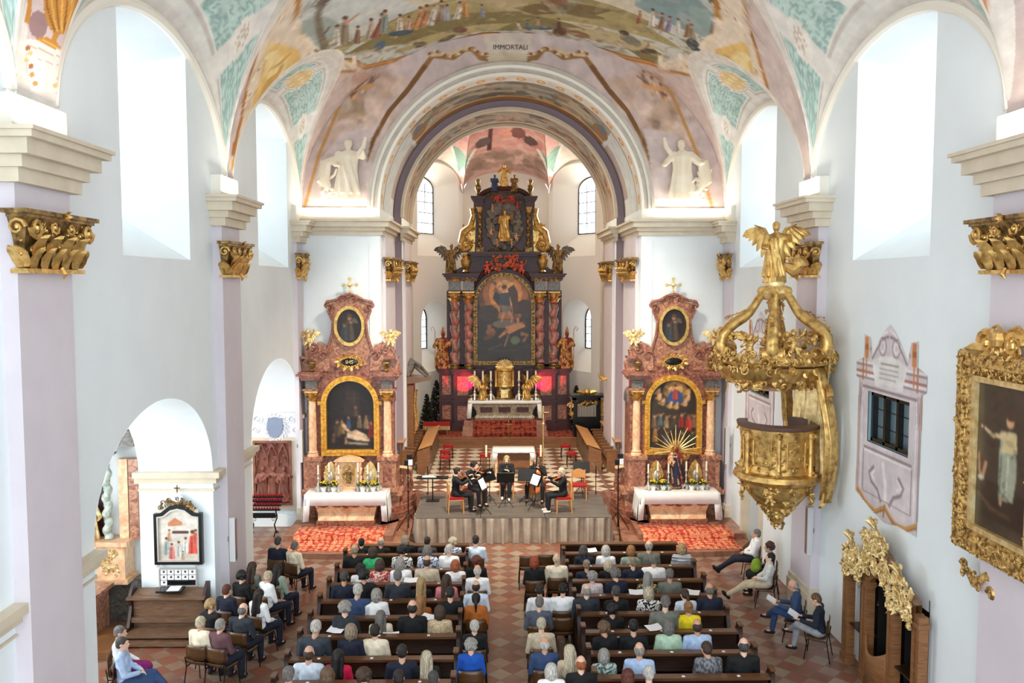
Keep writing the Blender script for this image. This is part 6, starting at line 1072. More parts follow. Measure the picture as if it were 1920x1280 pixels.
# choir stalls
def stalls(s):
    sd = 'left' if s < 0 else 'right'
    e = empty('choir_stall', (s*2.75+ACX, 31.5, 0.8), '%s wooden choir stall with long sloping front desk along the chancel' % sd, 'choir stall')
    b = MB(); b.bb((s*0.0, -2.2, 0), (s*0.06, 2.0, 0.92)); b.build('front_panel', M['wood_mid'], e)
    b = MB(); b.grid([[(-s*0.06, -2.25, 0.96), (-s*0.06, 2.05, 0.96)], [(s*0.42, -2.25, 0.8), (s*0.42, 2.05, 0.8)], [(s*0.42, -2.25, 0.76), (s*0.42, 2.05, 0.76)], [(-s*0.06, -2.25, 0.91), (-s*0.06, 2.05, 0.91)]], cv=True); b.build('desk', M['wood_light'], e)
    for y in (-2.22, -0.1, 2.0): b = MB(); b.prism([(0, 0), (s*0.45, 0), (s*0.45, 0.74), (0, 0.92)], y-0.03, y+0.03, 'y'); fix(b.build('desk_end', M['wood_mid'], e))
    for k in range(6): b = MB(); b.box((-s*0.005, -1.85+0.72*k, 0.48), (0.03, 0.5, 0.6)); b.build('carved_panel', M['wood_bench'], e)
    e2 = empty('choir_seat_row', (s*3.5+ACX, 31.5, 0.8), '%s row of dark wooden choir seats with armrests by the chancel wall' % sd, 'choir stall')
    b = MB(); b.bb((-s*0.12, -2.2, 0.4), (s*0.25, 2.0, 0.46)); b.build('seat', M['wood_bench'], e2); b = MB(); b.bb((s*0.25, -2.2, 0), (s*0.31, 2.0, 1.05)); b.build('backrest', M['wood_mid'], e2); b = MB(); b.bb((s*0.16, -2.25, 1.05), (s*0.38, 2.05, 1.1)); b.build('top_rail', M['wood_light'], e2)
    for k in range(8): b = MB(); y = -2.2+0.6*k; b.box((s*0.06, y, 0.36), (0.36, 0.05, 0.72)); b.box((s*0.02, y, 0.76), (0.46, 0.08, 0.05)); b.build('armrest', M['wood_mid'], e2)
for s in (-1, 1): stalls(s)
# lectern-like wooden canopy stall at the left chancel wall
e = empty('canopied_stall', (-3.55, 30.6, 0.8), 'tall narrow carved wooden stall with canopy on the left chancel wall', 'stall')
b = MB(); b.bb((-0.25, -0.35, 0), (0.05, 0.35, 2.95)); b.build('back', M['wood_mid'], e); b = MB(); b.prism([(-0.3, 2.95), (0.62, 3.1), (0.66, 3.2), (-0.3, 3.25)], -0.45, 0.45, 'y'); fix(b.build('canopy', M['wood_bench'], e)); b = MB(); b.tube([(-0.2, -0.3, 3.25), (0.0, 0, 3.75), (0.25, 0.1, 3.55), (0.55, 0.2, 3.25)], [0.12, 0.15, 0.1, 0.04], 8); b.tube([(-0.2, 0.3, 3.25), (0.05, 0.1, 3.6), (0.5, -0.3, 3.25)], [0.1, 0.08, 0.04], 8); b.build('crest', M['marble_grey'], e)
for s in (-1, 1): b = MB(); b.tube([(0.08, s*0.3, 1.2), (0.14, s*0.3, 1.6), (0.08, s*0.32, 2.2), (0.12, s*0.3, 2.7)], [0.03, 0.06, 0.03, 0.04], 6); b.build('gilt_scroll', M['gold'], e)
# chamber organ
e = empty('chamber_organ', (3.15, 34.6, 1.12), 'small black chamber organ with gilded carving and pipes right of the high altar', 'organ')
b = MB(); b.bb((-0.55, -0.3, 0), (0.55, 0.35, 0.75)); b.build('pedestal', M['blackwood'], e); b = MB(); b.bb((-0.55, -0.28, 0.75), (-0.44, 0.35, 1.6)); b.bb((0.44, -0.28, 0.75), (0.55, 0.35, 1.6)); b.bb((-0.55, 0.0, 0.75), (0.55, 0.35, 1.6)); b.bb((-0.55, -0.28, 1.5), (0.55, 0.35, 1.6)); b.build('case', M['blackwood'], e)
b = MB(); b.box((0, 0, 1.64), (1.3, 0.8, 0.05)); b.box((0, 0, 1.69), (1.4, 0.86, 0.05)); b.build('cornice', M['blackwood'], e)
for k in range(13): b = MB(); h_ = 0.42+0.1*abs(k-6)/6; b.tube([(-0.36+0.06*k, -0.1, 0.8), (-0.36+0.06*k, -0.1, 0.8+h_)], 0.022, 8); b.build('pipe', M['silver'], e)
b = MB(); carve(b, -0.4, 0.4, 1.28, 1.46, lambda u, v: (u, -0.14, v), lambda u, v: (0, -1, 0), 0.08, 26, 2); b.build('pipe_screen', M['gold'], e)
for s in (-1, 1): b = MB(); b.scroll((s*0.66, -0.15, 1.25), (s, 0, 0), (0, 0, 1), 0.14, 1.4, 0.045, 14); b.scroll((s*0.62, -0.15, 0.95), (s, 0, 0), (0, 0, 1), 0.1, 1.4, 0.04, 12, hand=-1); b.tube([(s*0.58, -0.15, 0.75), (s*0.66, -0.15, 1.0), (s*0.6, -0.15, 1.5)], 0.04, 6); b.build('side_scroll', M['gold'], e)
b = MB(); b.sph((0, -0.1, 1.82), 0.15, 12); b.leaf((0, -0.1, 1.74), (1, 0, 0.25), (0, -1, 0), 0.45, 0.14, 0.1); b.leaf((0, -0.1, 1.74), (-1, 0, 0.25), (0, -1, 0), 0.45, 0.14, 0.1); b.build('crest', M['gold'], e)
# fir trees by the high altar
def fir(loc, h, label):
    e = empty('fir_tree', loc, label, 'tree'); b = MB(); b.tube([(0, 0, 0), (0, 0, h*0.9)], 0.03, 6); b.build('trunk', M['wood_dark'], e); b = MB(); q = random.Random(int(h*100))
    for i in range(420):
        t = q.uniform(0.05, 1); a = q.uniform(0, 6.28); r = (1-t)**0.8*h*0.2; b.leaf((0.3*r*math.cos(a), 0.3*r*math.sin(a), h*t), (math.cos(a), math.sin(a), -0.1+q.uniform(-0.2, 0.5)), (0, 0, 1), r*0.8+0.05, 0.07, 0.15, 2)
    b.build('branches', M['fir'], e)
fir((-3.1, 36.3, 1.12), 2.1, 'dark green fir tree left of the high altar, the taller of two'); fir((-3.45, 35.5, 1.12), 1.6, 'smaller dark fir tree at the left chancel wall'); fir((2.85, 35.9, 1.12), 1.9, 'dark green fir tree between high altar and chamber organ')
def stool(loc, label, grp=None):
    e = empty('red_stool', loc, label, 'stool', grp); b = MB(); b.sph((0, 0, 0.5), 1, 14, 0.2, 0.2, 0.05); b.box((0, 0, 0.46), (0.36, 0.36, 0.04)); b.build('cushion', M['redcloth'], e)
    for sx in (-1, 1):
        for sy in (-1, 1): b = MB(); b.tube([(sx*0.15, sy*0.15, 0.46), (sx*0.17, sy*0.17, 0)], 0.015, 6); b.build('leg', M['wood_dark'], e)
for x, y, n in ((-2.35, 29.6, 'nearest of three by the left choir stall'), (-2.4, 30.6, 'middle of three by the left choir stall'), (-2.35, 31.7, 'farthest of three by the left choir stall'), (2.15, 30.2, 'nearer of two by the right choir stall'), (2.05, 31.6, 'farther of two by the right choir stall'), (-0.95, 29.9, 'beside the left end of the small altar table'), (0.95, 30.1, 'beside the right end of the small altar table')): stool((x, y, 0.8), 'round red cushioned stool, '+n)
e = empty('upholstered_bench', (-3.0, 34.9, 1.12), 'long red upholstered bench with fringe left of the high altar', 'bench'); b = MB(); b.box((0, 0, 0.45), (1.1, 0.45, 0.14)); b.build('cushion', M['redcloth'], e); b = MB()
for i in range(24): b.box((-0.54+1.08*i/23, -0.23, 0.32), (0.025, 0.02, 0.16))
b.build('fringe', M['gold_pale'], e)
for sx in (-1, 1): b = MB(); b.box((sx*0.45, 0, 0.2), (0.06, 0.36, 0.4)); b.build('leg', M['wood_mid'], e)
e = empty('wall_sconce', (3.55, 31.2, 3.85), 'gilded arm-shaped sconce on the right chancel wall', 'sconce'); b = MB(); b.tube([(0.05, 0, 0), (-0.15, 0, -0.02), (-0.3, 0, 0.08), (-0.34, 0, 0.2)], [0.05, 0.06, 0.035, 0.03], 8); b.sph((0.04, 0, 0), 0.1, 8, sx=0.4); carve(b, -0.3, 0, -0.1, 0.15, lambda u, v: (u, -0.04, v), lambda u, v: (0, -1, 0), 0.06, 10, 5); b.build('arm', M['gold'], e)
for s in (-1, 1):
    e = empty('wall_epitaph', (ACX+s*3.88, 27.6, 0.8), 'narrow dark marble epitaph with curved top on the %s arch jamb' % ('left' if s < 0 else 'right'), 'epitaph'); b = MB(); b.bb((0, -0.35, 0.4), (-s*0.08, 0.35, 2.7)); b.build('slab', M['marble_red'], e); b = MB(); b.prism([(-0.4, 2.7), (0.4, 2.7), (0.3, 2.95), (0, 3.15), (-0.3, 2.95)], 0, -s*0.12, 'x'); fix(b.build('crest', M['marble_grey'], e))
# balustrade wings
for s, sd in ((-1, 'left'), (1, 'right')):
    e = empty('communion_rail', (s*3.35, 26.5, 0.8), 'curved stone communion rail with balusters on the %s of the stage' % sd, 'railing'); b = MB(); pts = [(s*(0.62-0.75*i/8), 0.35-0.1*(i/8)**2-0.35*math.sin(i/8*1.2)) for i in range(9)]
    b.tube([(x, y, 0.78) for x, y in pts], 0.09, 8, flat=0.6); b.build('handrail', M['marble_peach'], e)
    for i in range(0, 9, 2): b = MB(); b.lathe([(0.07, 0), (0.05, 0.08), (0.09, 0.25), (0.04, 0.5), (0.06, 0.62), (0.07, 0.74)], (pts[i][0], pts[i][1], 0), 10); b.build('baluster', M['marble_red'], e)
# ================================================================ STAGE
SX0, SX1, SY0, SY1, SZ = -2.84, 2.68, 23.75, 26.55, 0.74
e = empty('stage_platform', (0, SY0, 0), 'grey boarded concert stage with pleated taupe skirt', 'stage')
b = MB()
for i in range(3):
    for j in range(2): x0 = SX0+(SX1-SX0)*i/3; y0 = SY0+(SY1-SY0)*j/2; b.bb((x0+0.008, y0-SY0+0.008, SZ-0.06), (x0+(SX1-SX0)/3-0.008, y0-SY0+(SY1-SY0)/2-0.008, SZ))
b.build('deck', M['stage'], e)
b = MB(); rows = [[], []]; n = 560
path = [(SX0, SY1-SY0), (SX0, 0), (SX1, 0), (SX1, SY1-SY0)]; tot = 0
def along(t):
    L = [SY1-SY0, SX1-SX0, SY1-SY0]; d = t*sum(L)
    for k in range(3):
        if d <= L[k] or k == 2: u = d/L[k]; p, q = path[k], path[k+1]; return p[0]+(q[0]-p[0])*u, p[1]+(q[1]-p[1])*u, k
        d -= L[k]
for zz, amp in ((SZ-0.01, 0.008), (SZ-0.08, 0.04), (0.01, 0.075)):
    rr = []
    for i in range(n+1):
        x, y, k = along(i/n); w_ = amp*(math.sin(i*0.36)+0.5*math.sin(i*0.83+1)+0.4*math.sin(i*0.13)); o_ = 0.03+w_*1.0; nx, ny = [(-1, 0), (0, -1), (1, 0)][k]; rr.append((x+nx*o_, y+ny*o_, zz))
    rows.append(rr)
b.grid(rows[2:]); b.build('skirt', M['skirt'], e)
for s in (-1, 1):
    x = SX0-0.25 if s < 0 else SX1+0.3
    for k, (y, h, r_) in enumerate(((24.3, 2.2, 0.5), )):
        t = empty('tripod_light_stand', (x, y, 0), 'black tripod stand with clip lights and draped cables %s of the stage' % ('left' if s < 0 else 'right'), 'stand'); b = MB(); b.tube([(0, 0, 0.3), (0, 0, h)], 0.02, 6); b.build('pole', M['black'], t)
        for a in (0.5, 2.6, 4.7): b = MB(); b.tube([(0, 0, 0.75), (r_*math.cos(a), r_*math.sin(a), 0.02)], 0.014, 5); b.build('leg', M['black'], t)
        b = MB(); b.box((0, 0, h), (0.2, 0.1, 0.14)); b.box((0.05, -0.02, h+0.18), (0.16, 0.1, 0.12)); b.build('spotlight', M['black'], t); b = MB(); b.box((0.08, -0.09, h+0.03), (0.12, 0.02, 0.16), 0.4); b.build('white_flap', M['paper'], t)
    t = empty('stage_handrail', (SX1-0.1 if s > 0 else SX0+0.15, 26.4, SZ), 'thin steel handrail with black upright at the rear %s stage corner' % ('left' if s < 0 else 'right'), 'railing'); b = MB(); b.tube([(0, 0, 0), (0, 0, 0.9)], 0.015, 6); b.build('upright', M['black'], t); b = MB(); b.tube([(-s*0.1, 0.2, 0.95), (s*0.3, -0.3, 0.3)], 0.018, 6); b.build('rail', M['steel'], t)
def music_stand(loc, rz, label, h=0.9, paper=True):
    e = empty('music_stand', loc, label, 'music stand', rz=rz); b = MB(); b.tube([(0, 0, 0.22), (0, 0, h)], 0.012, 6); b.build('pole', M['black'], e)
    for a in (0.6, 2.7, 4.8): b = MB(); b.tube([(0, 0, 0.3), (0.26*math.cos(a), 0.26*math.sin(a), 0.01)], 0.01, 5); b.build('leg', M['black'], e)
    b = MB(); b._add([(-0.26, -0.04, h-0.05), (0.26, -0.04, h-0.05), (0.26, 0.1, h+0.27), (-0.26, 0.1, h+0.27), (-0.26, -0.03, h-0.06), (0.26, -0.03, h-0.06), (0.26, 0.11, h+0.26), (-0.26, 0.11, h+0.26)], [(0, 1, 2, 3), (7, 6, 5, 4), (0, 4, 5, 1), (1, 5, 6, 2), (2, 6, 7, 3), (3, 7, 4, 0)]); b.box((0, -0.06, h-0.05), (0.5, 0.06, 0.01)); b.build('desk', M['black'], e)
    if paper: b = MB(); b._add([(-0.2, -0.055, h-0.03), (0.2, -0.055, h-0.03), (0.2, 0.07, h+0.24), (-0.2, 0.07, h+0.24)], [(0, 1, 2, 3)]); o = b.build('sheet_music', M['paper'], e)
    return e
def up_at(x, y, z): p = at(x, y, Z=z); return (p.x, p.y, z)
def beech_chair(loc, rz, label):
    e = empty('beech_chair', loc, label, 'chair', 'beech chairs on the stage', rz)
    b = MB(); b.box((0, 0, 0.44), (0.44, 0.42, 0.06)); b.build('seat', M['redcloth'], e)
    b = MB(); b.prism([(-0.22, 0.62), (0.22, 0.62), (0.21, 0.82), (0.08, 0.88), (0, 0.9), (-0.08, 0.88), (-0.21, 0.82)], -0.24, -0.21, 'y'); fix(b.build('backrest', M['wood_light'], e))
    for sx in (-1, 1):
        b = MB(); b.tube([(sx*0.2, -0.22, 0.86), (sx*0.2, -0.21, 0.44), (sx*0.2, -0.24, 0)], 0.02, 6); b.build('rear_leg', M['wood_light'], e); b = MB(); b.tube([(sx*0.2, 0.19, 0.66 if False else 0.46), (sx*0.2, 0.2, 0)], 0.02, 6); b.build('front_leg', M['wood_light'], e); b = MB(); b.box((sx*0.2, 0, 0.4), (0.03, 0.4, 0.05)); b.build('side_rail', M['wood_light'], e)
    return e
# ================================================================ PEWS
def pew_proto(w):
    e = empty('church_pew', (0, 0, 0)); D = M['wood_dark']
    b = MB(); b.bb((0.05, -0.03, 0.1), (w-0.05, 0.03, 0.86)); 
    b.build('backrest', D, e)
    b = MB(); b.box((w/2, -0.03, 0.885), (w-0.06, 0.17, 0.045)); b.build('top_rail', M['wood_rail'], e)
    b = MB(); b.box((w/2, -0.09, 0.62), (w-0.1, 0.16, 0.02)); b.build('book_shelf', D, e)
    b = MB(); b.box((w/2, 0.22, 0.44), (w-0.08, 0.38, 0.035)); b.build('seat', D, e)
    b = MB(); b.box((w/2, -0.3, 0.16), (w-0.1, 0.2, 0.05)); b.build('kneeler', M['wood_rail'], e)
    prof = [(0.42, 0), (0.42, 0.1), (0.38, 0.4), (0.42, 0.5), (0.4, 0.58), (0.3, 0.62), (0.2, 0.72), (0.14, 0.9), (0.06, 1.0), (-0.04, 1.02), (-0.12, 0.96), (-0.12, 0.84), (-0.2, 0.7), (-0.24, 0.4), (-0.36, 0.2), (-0.36, 0)]
    for x in (0.0, w): b = MB(); b.prism(prof, x-0.035, x+0.035, 'x'); pe = fix(b.build('pew_end', D, e)); b = MB(); b.box((x, -0.02, 1.025), (0.09, 0.2, 0.03)); b.build('cap', M['wood_rail'], pe); b = MB(); b.box((x, -0.085, 0.95), (0.05, 0.012, 0.06)); b.build('number_plate', M['paper'], pe)
    for k in range(3): b = MB(); b.box((w*(k+0.6)/3.2, -0.05, 0.912), (0.05, 0.05, 0.006)); b.build('seat_tag', M['paper'], e)
    return e
RAILS = {'L': [20.04, 18.97, 18.06, 17.1, 16.21, 15.33, 14.39, 13.5], 'R': [20.08, 19.12, 18.19, 17.29, 16.33, 15.45, 14.54, 13.61]}
ORD = ['front', 'second', 'third', 'fourth', 'fifth', 'sixth', 'seventh', 'eighth']
for blk, x0, x1, sd in (('L', -4.15, -1.25, 'left'), ('R', 1.06, 3.98, 'right')):
    w_ = x1-x0; proto = pew_proto(w_)
    for i, y in enumerate(RAILS[blk]):
        o = proto if i == 0 else copy_tree(proto); o.location = (x0, y, 0)
        tag(o, 'dark wooden pew with pale number plates, %s row of the %s block' % (ORD[i], sd), 'pew', 'pews of the %s block' % sd)
for blk, x0, x1, sd in (('L', -4.15, -1.25, 'left'), ('R', 1.06, 3.98, 'right')):
    e = empty('pew_front_panel', (x0, RAILS[blk][0]+0.95, 0), 'dark panelled kneeling desk in front of the first pew of the %s block' % sd, 'pew'); w_ = x1-x0; b = MB(); b.bb((0, -0.02, 0), (w_, 0.04, 0.8)); b.build('panel', M['wood_dark'], e); b = MB(); b.box((w_/2, -0.03, 0.83), (w_+0.04, 0.2, 0.04)); b.build('top_rail', M['wood_rail'], e)
# stacking chairs: bent plywood shell on dark tubes
def shell_proto():
    e = empty('stacking_chair', (0, 0, 0)); b = MB(); 
    prof = [(0.2, 0.43), (0.1, 0.42), (-0.1, 0.42), (-0.17, 0.45), (-0.21, 0.52)]
    b.grid([[(x, y, z+0.012*abs(x)/0.2) for x in (-0.21, -0.1, 0, 0.1, 0.21)] for y, z in prof]); o = b.build('seat', M['wood_ply'], e); o.modifiers.new('s', 'SOLIDIFY').thickness = 0.012
    b = MB(); b.grid([[(x, -0.215-0.04*(z-0.55)+0.03*(x/0.2)**2, z) for x in (-0.21, -0.1, 0, 0.1, 0.21)] for z in (0.55, 0.65, 0.75, 0.82)]); o = b.build('backrest', M['wood_ply'], e); o.modifiers.new('s', 'SOLIDIFY').thickness = 0.012
    for sx in (-1, 1):
        b = MB(); b.tube([(sx*0.2, -0.22, 0.6), (sx*0.2, -0.19, 0.4), (sx*0.22, -0.26, 0)], 0.011, 6); b.build('rear_leg', M['black'], e); b = MB(); b.tube([(sx*0.2, -0.18, 0.41), (sx*0.2, 0.17, 0.41), (sx*0.22, 0.22, 0)], 0.011, 6); b.build('front_leg', M['black'], e)
    return e
CH = shell_proto(); CH_used = [False]
def chair(x, y, rz, label, group=None, z=0):
    o = CH if not CH_used[0] else copy_tree(CH); CH_used[0] = True
    o.location = (x, y, z); o.rotation_euler = (0, 0, rz)
    if 'group' in o: del o['group']
    return tag(o, label, 'chair', group)

# ================================================================ PEOPLE
# one continuous skin per pose, clothes as separate children; all face +Y, seat height 0.45
def hand_els(w, d, up=(0, 0, 1), s=1, curl=0.5):
    w, d, up = Vector(w), Vector(d).normalized(), Vector(up).normalized(); sd = d.cross(up).normalized()*s; els = [('c', w, w+d*0.07, 0.022, 0.03, 0.6)]
    for i, L in enumerate((0.062, 0.075, 0.07, 0.055)):
        b = w+d*0.085+sd*(0.027-0.018*i); m = b+d*L*0.55-up*L*0.25*curl; els += [('c', b, m, 0.0095, 0.009), ('c', m, m+d*L*0.4-up*L*0.5*curl, 0.009, 0.008)]
    b = w+d*0.03+sd*0.03; els += [('c', b, b+d*0.035+sd*0.022, 0.012, 0.01), ('c', b+d*0.035+sd*0.022, b+d*0.065+sd*0.02-up*0.01, 0.01, 0.009)]; return els
def head_els(hx, hy, hz, tilt=(0, 0)):
    f = Vector((tilt[0], 1, tilt[1])).normalized(); r = Vector((f.y, -f.x, 0)).normalized(); u = r.cross(f); c = Vector((hx, hy, hz)); q = lambda a, b, d: tuple(c+r*a+f*b+u*d); rz = math.atan2(-f.x, f.y)
    return [('e', q(0, -0.01, 0.025), (0.075, 0.095, 0.095), rz), ('e', q(0, 0.03, -0.035), (0.058, 0.062, 0.075), rz), ('c', q(0, 0.088, 0.02), q(0, 0.108, -0.015), 0.009, 0.014), ('e', q(0, 0.075, -0.1), (0.026, 0.02, 0.018), rz), ('c', q(-0.018, 0.092, -0.055), q(0.018, 0.092, -0.055), 0.008, 0.008),
            ('e', q(0.077, -0.005, 0), (0.012, 0.022, 0.034), rz), ('e', q(-0.077, -0.005, 0), (0.012, 0.022, 0.034), rz), ('c', q(-0.045, 0.083, 0.038), q(0.045, 0.083, 0.038), 0.009, 0.009)]
def make_pose(P):
    # P: joints dict. returns skin, top, bottom, shoes meshes
    hp, kn, an, sh, el, wr = P['hip'], P['knee'], P['ankle'], P['sh'], P['elbow'], P['wrist']; ch, hd = Vector(P['chest']), Vector(P['head']); f = P.get('fem', 0)
    skin = head_els(hd.x, hd.y, hd.z, P.get('look', (0, -0.12))); nb = Vector(((sh[0][0]+sh[1][0])/2, (sh[0][1]+sh[1][1])/2, sh[0][2]+0.035)); skin += [('c', nb, hd-Vector((0, 0.02, 0.06)), 0.055, 0.05), ('c', sh[0], sh[1], 0.055, 0.055), ('c', (0, P.get('py', 0), 0.56), ch, 0.07, 0.08, 0.8), ('c', hp[0], hp[1], 0.07, 0.07)]
    top, bot, shoe = [], [], []
    pel = Vector((0, P.get('py', 0), 0.54))
    for i in (0, 1):
        s = 1 if i == 0 else -1; skin += [('c', sh[i], el[i], 0.045, 0.038), ('c', el[i], wr[i], 0.038, 0.026), ('c', hp[i], kn[i], 0.075, 0.055), ('c', kn[i], an[i], 0.052, 0.034), ('c', an[i], Vector(an[i])+Vector(P.get('foot', (0, 0.13, -0.04))), 0.035, 0.03)]
        hdv = (Vector(wr[i])-Vector(el[i])); skin += hand_els(wr[i], P['hd'][i] if 'hd' in P else hdv, P['hu'][i] if 'hu' in P else (0, 0, 1), s, P.get('curl', 0.6))
        cuff = Vector(el[i]).lerp(Vector(wr[i]), P.get('sleeve', 0.92)) if P.get('sleeve', 0.92) > 0 else None
        top += [('c', sh[i], el[i], 0.066, 0.054)]
        if cuff: top += [('c', el[i], cuff, 0.054, 0.042)]
        bot += [('c', hp[i], kn[i], 0.095, 0.076), ('c', kn[i], Vector(kn[i]).lerp(Vector(an[i]), P.get('hem', 0.93)), 0.076, 0.055)]
        fo = Vector(P.get('foot', (0, 0.13, -0.04))); a = Vector(an[i]); shoe += [('c', a+Vector((0, -0.03, -0.03)), a+fo, 0.043, 0.036), ('c', a+Vector((0, 0, 0.0)), a+Vector((0, -0.02, -0.035)), 0.043, 0.04)]
    bot += [('e', tuple(pel), (0.17, 0.14, 0.12))]
    w = 0.9 if f else 1.0
    top += [('c', sh[0], sh[1], 0.072, 0.072), ('c', Vector(sh[0]).lerp(nb, 0.3), nb, 0.06, 0.055), ('c', Vector(sh[1]).lerp(nb, 0.3), nb, 0.06, 0.055), ('e', tuple(ch), (0.175*w, 0.115, 0.16)), ('e', tuple((ch+pel)/2), (0.16*w, 0.12, 0.16)), ('e', tuple(pel+Vector((0, -0.01, 0.03))), (0.175, 0.135, 0.11)), ('e', tuple(ch+Vector((0, -0.03, 0.08))), (0.15*w, 0.09, 0.1))]
    if f: top.append(('e', tuple(ch+Vector((0, 0.07, 0))), (0.13, 0.07, 0.07)))
    if P.get('skirt'): bot += [('c', Vector(hp[0]).lerp(Vector(hp[1]), 0.5), Vector(kn[0]).lerp(Vector(kn[1]), 0.5), 0.15, 0.13)]
    return {'skin': organic('body', skin, 0.0105, 2), 'top': organic('top', top, 0.016, 5), 'bot': organic('trousers', bot, 0.018, 4), 'shoe': organic('shoes', shoe, 0.014, 2), 'head': hd, 'look': P.get('look', (0, -0.12))}
def sit(head=(0, 0.03, 1.2), look=(0, -0.12), fem=0, chest=(0, 0.0, 0.84), shw=0.185, wr=((0.09, 0.3, 0.6), (-0.09, 0.3, 0.6)), el=((0.24, 0.04, 0.7), (-0.24, 0.04, 0.7)), knee=((0.12, 0.43, 0.5), (-0.12, 0.43, 0.5)), ankle=((0.12, 0.44, 0.085), (-0.12, 0.44, 0.085)), **k):
    d = dict(head=head, look=look, fem=fem, chest=chest, hip=((0.1, 0.02, 0.53), (-0.1, 0.02, 0.53)), knee=knee, ankle=ankle, sh=((shw, chest[1]-0.01, 0.985), (-shw, chest[1]-0.01, 0.985)), elbow=el, wrist=wr); d.update(k); return d
POSE = {
 'man': make_pose(sit()), 'manb': make_pose(sit(head=(0.02, 0.05, 1.19), look=(0.15, -0.2), shw=0.195)), 'woman': make_pose(sit(fem=1, shw=0.16, head=(0, 0.03, 1.17), el=((0.21, 0.04, 0.7), (-0.21, 0.04, 0.7)), skirt=1)),
 'womanb': make_pose(sit(fem=1, shw=0.16, head=(-0.02, 0.05, 1.16), look=(-0.18, -0.25), el=((0.21, 0.05, 0.69), (-0.21, 0.05, 0.69)), sleeve=0.0)),
 'read': make_pose(sit(head=(0, 0.09, 1.15), look=(0, -0.5), chest=(0, 0.03, 0.83), wr=((0.12, 0.36, 0.74), (-0.12, 0.36, 0.74)), knee=((0.1, 0.43, 0.56), (-0.02, 0.42, 0.6)), ankle=((0.1, 0.5, 0.1), (0.22, 0.6, 0.38)))),
 'cross': make_pose(sit(head=(0, -0.02, 1.17), look=(0.1, 0.0), chest=(0, -0.03, 0.83), wr=((0.05, 0.25, 0.66), (-0.04, 0.27, 0.66)), knee=((0.1, 0.44, 0.5), (0.02, 0.46, 0.62)), ankle=((0.1, 0.5, 0.085), (0.12, 0.72, 0.36)))),
 'stretch': make_pose(sit(head=(0, -0.06, 1.12), look=(0.0, 0.05), chest=(0, -0.05, 0.8), wr=((0.06, 0.2, 0.66), (-0.06, 0.22, 0.66)), knee=((0.1, 0.46, 0.46), (-0.08, 0.46, 0.48)), ankle=((0.06, 0.86, 0.13), (-0.02, 0.88, 0.2)), foot=(0, 0.09, 0.06))),
 'violin': make_pose(sit(fem=1, shw=0.165, head=(-0.03, 0.06, 1.17), look=(-0.35, -0.15), el=((0.3, 0.14, 0.88), (-0.22, 0.16, 0.83)), wr=((0.2, 0.42, 0.98), (-0.24, 0.42, 0.98)), hu=((0, 0, 1), (0, 0, 1)), curl=1.2)),
 'wind': make_pose(sit(fem=1, shw=0.165, head=(0, 0.04, 1.17), look=(0, -0.1), el=((0.22, 0.1, 0.76), (-0.22, 0.1, 0.76)), wr=((0.05, 0.24, 0.9), (-0.05, 0.28, 0.78)), hd=((-0.8, 0.4, 0.1), (0.8, 0.4, 0.1)), curl=1.2, knee=((0.1, 0.42, 0.5), (-0.1, 0.42, 0.5)), ankle=((0.13, 0.3, 0.085), (-0.08, 0.5, 0.085)))),
 'cello': make_pose(sit(head=(0.04, 0.05, 1.2), look=(0.1, -0.3), knee=((0.24, 0.4, 0.5), (-0.24, 0.4, 0.5)), ankle=((0.24, 0.42, 0.085), (-0.24, 0.42, 0.085)), el=((0.34, 0.1, 0.78), (-0.28, 0.14, 0.8)), wr=((0.3, 0.4, 0.66), (-0.08, 0.2, 1.02)), hd=((-0.5, 0.5, -0.3), (0.5, 0.1, 0.3)), curl=1.2)),
}
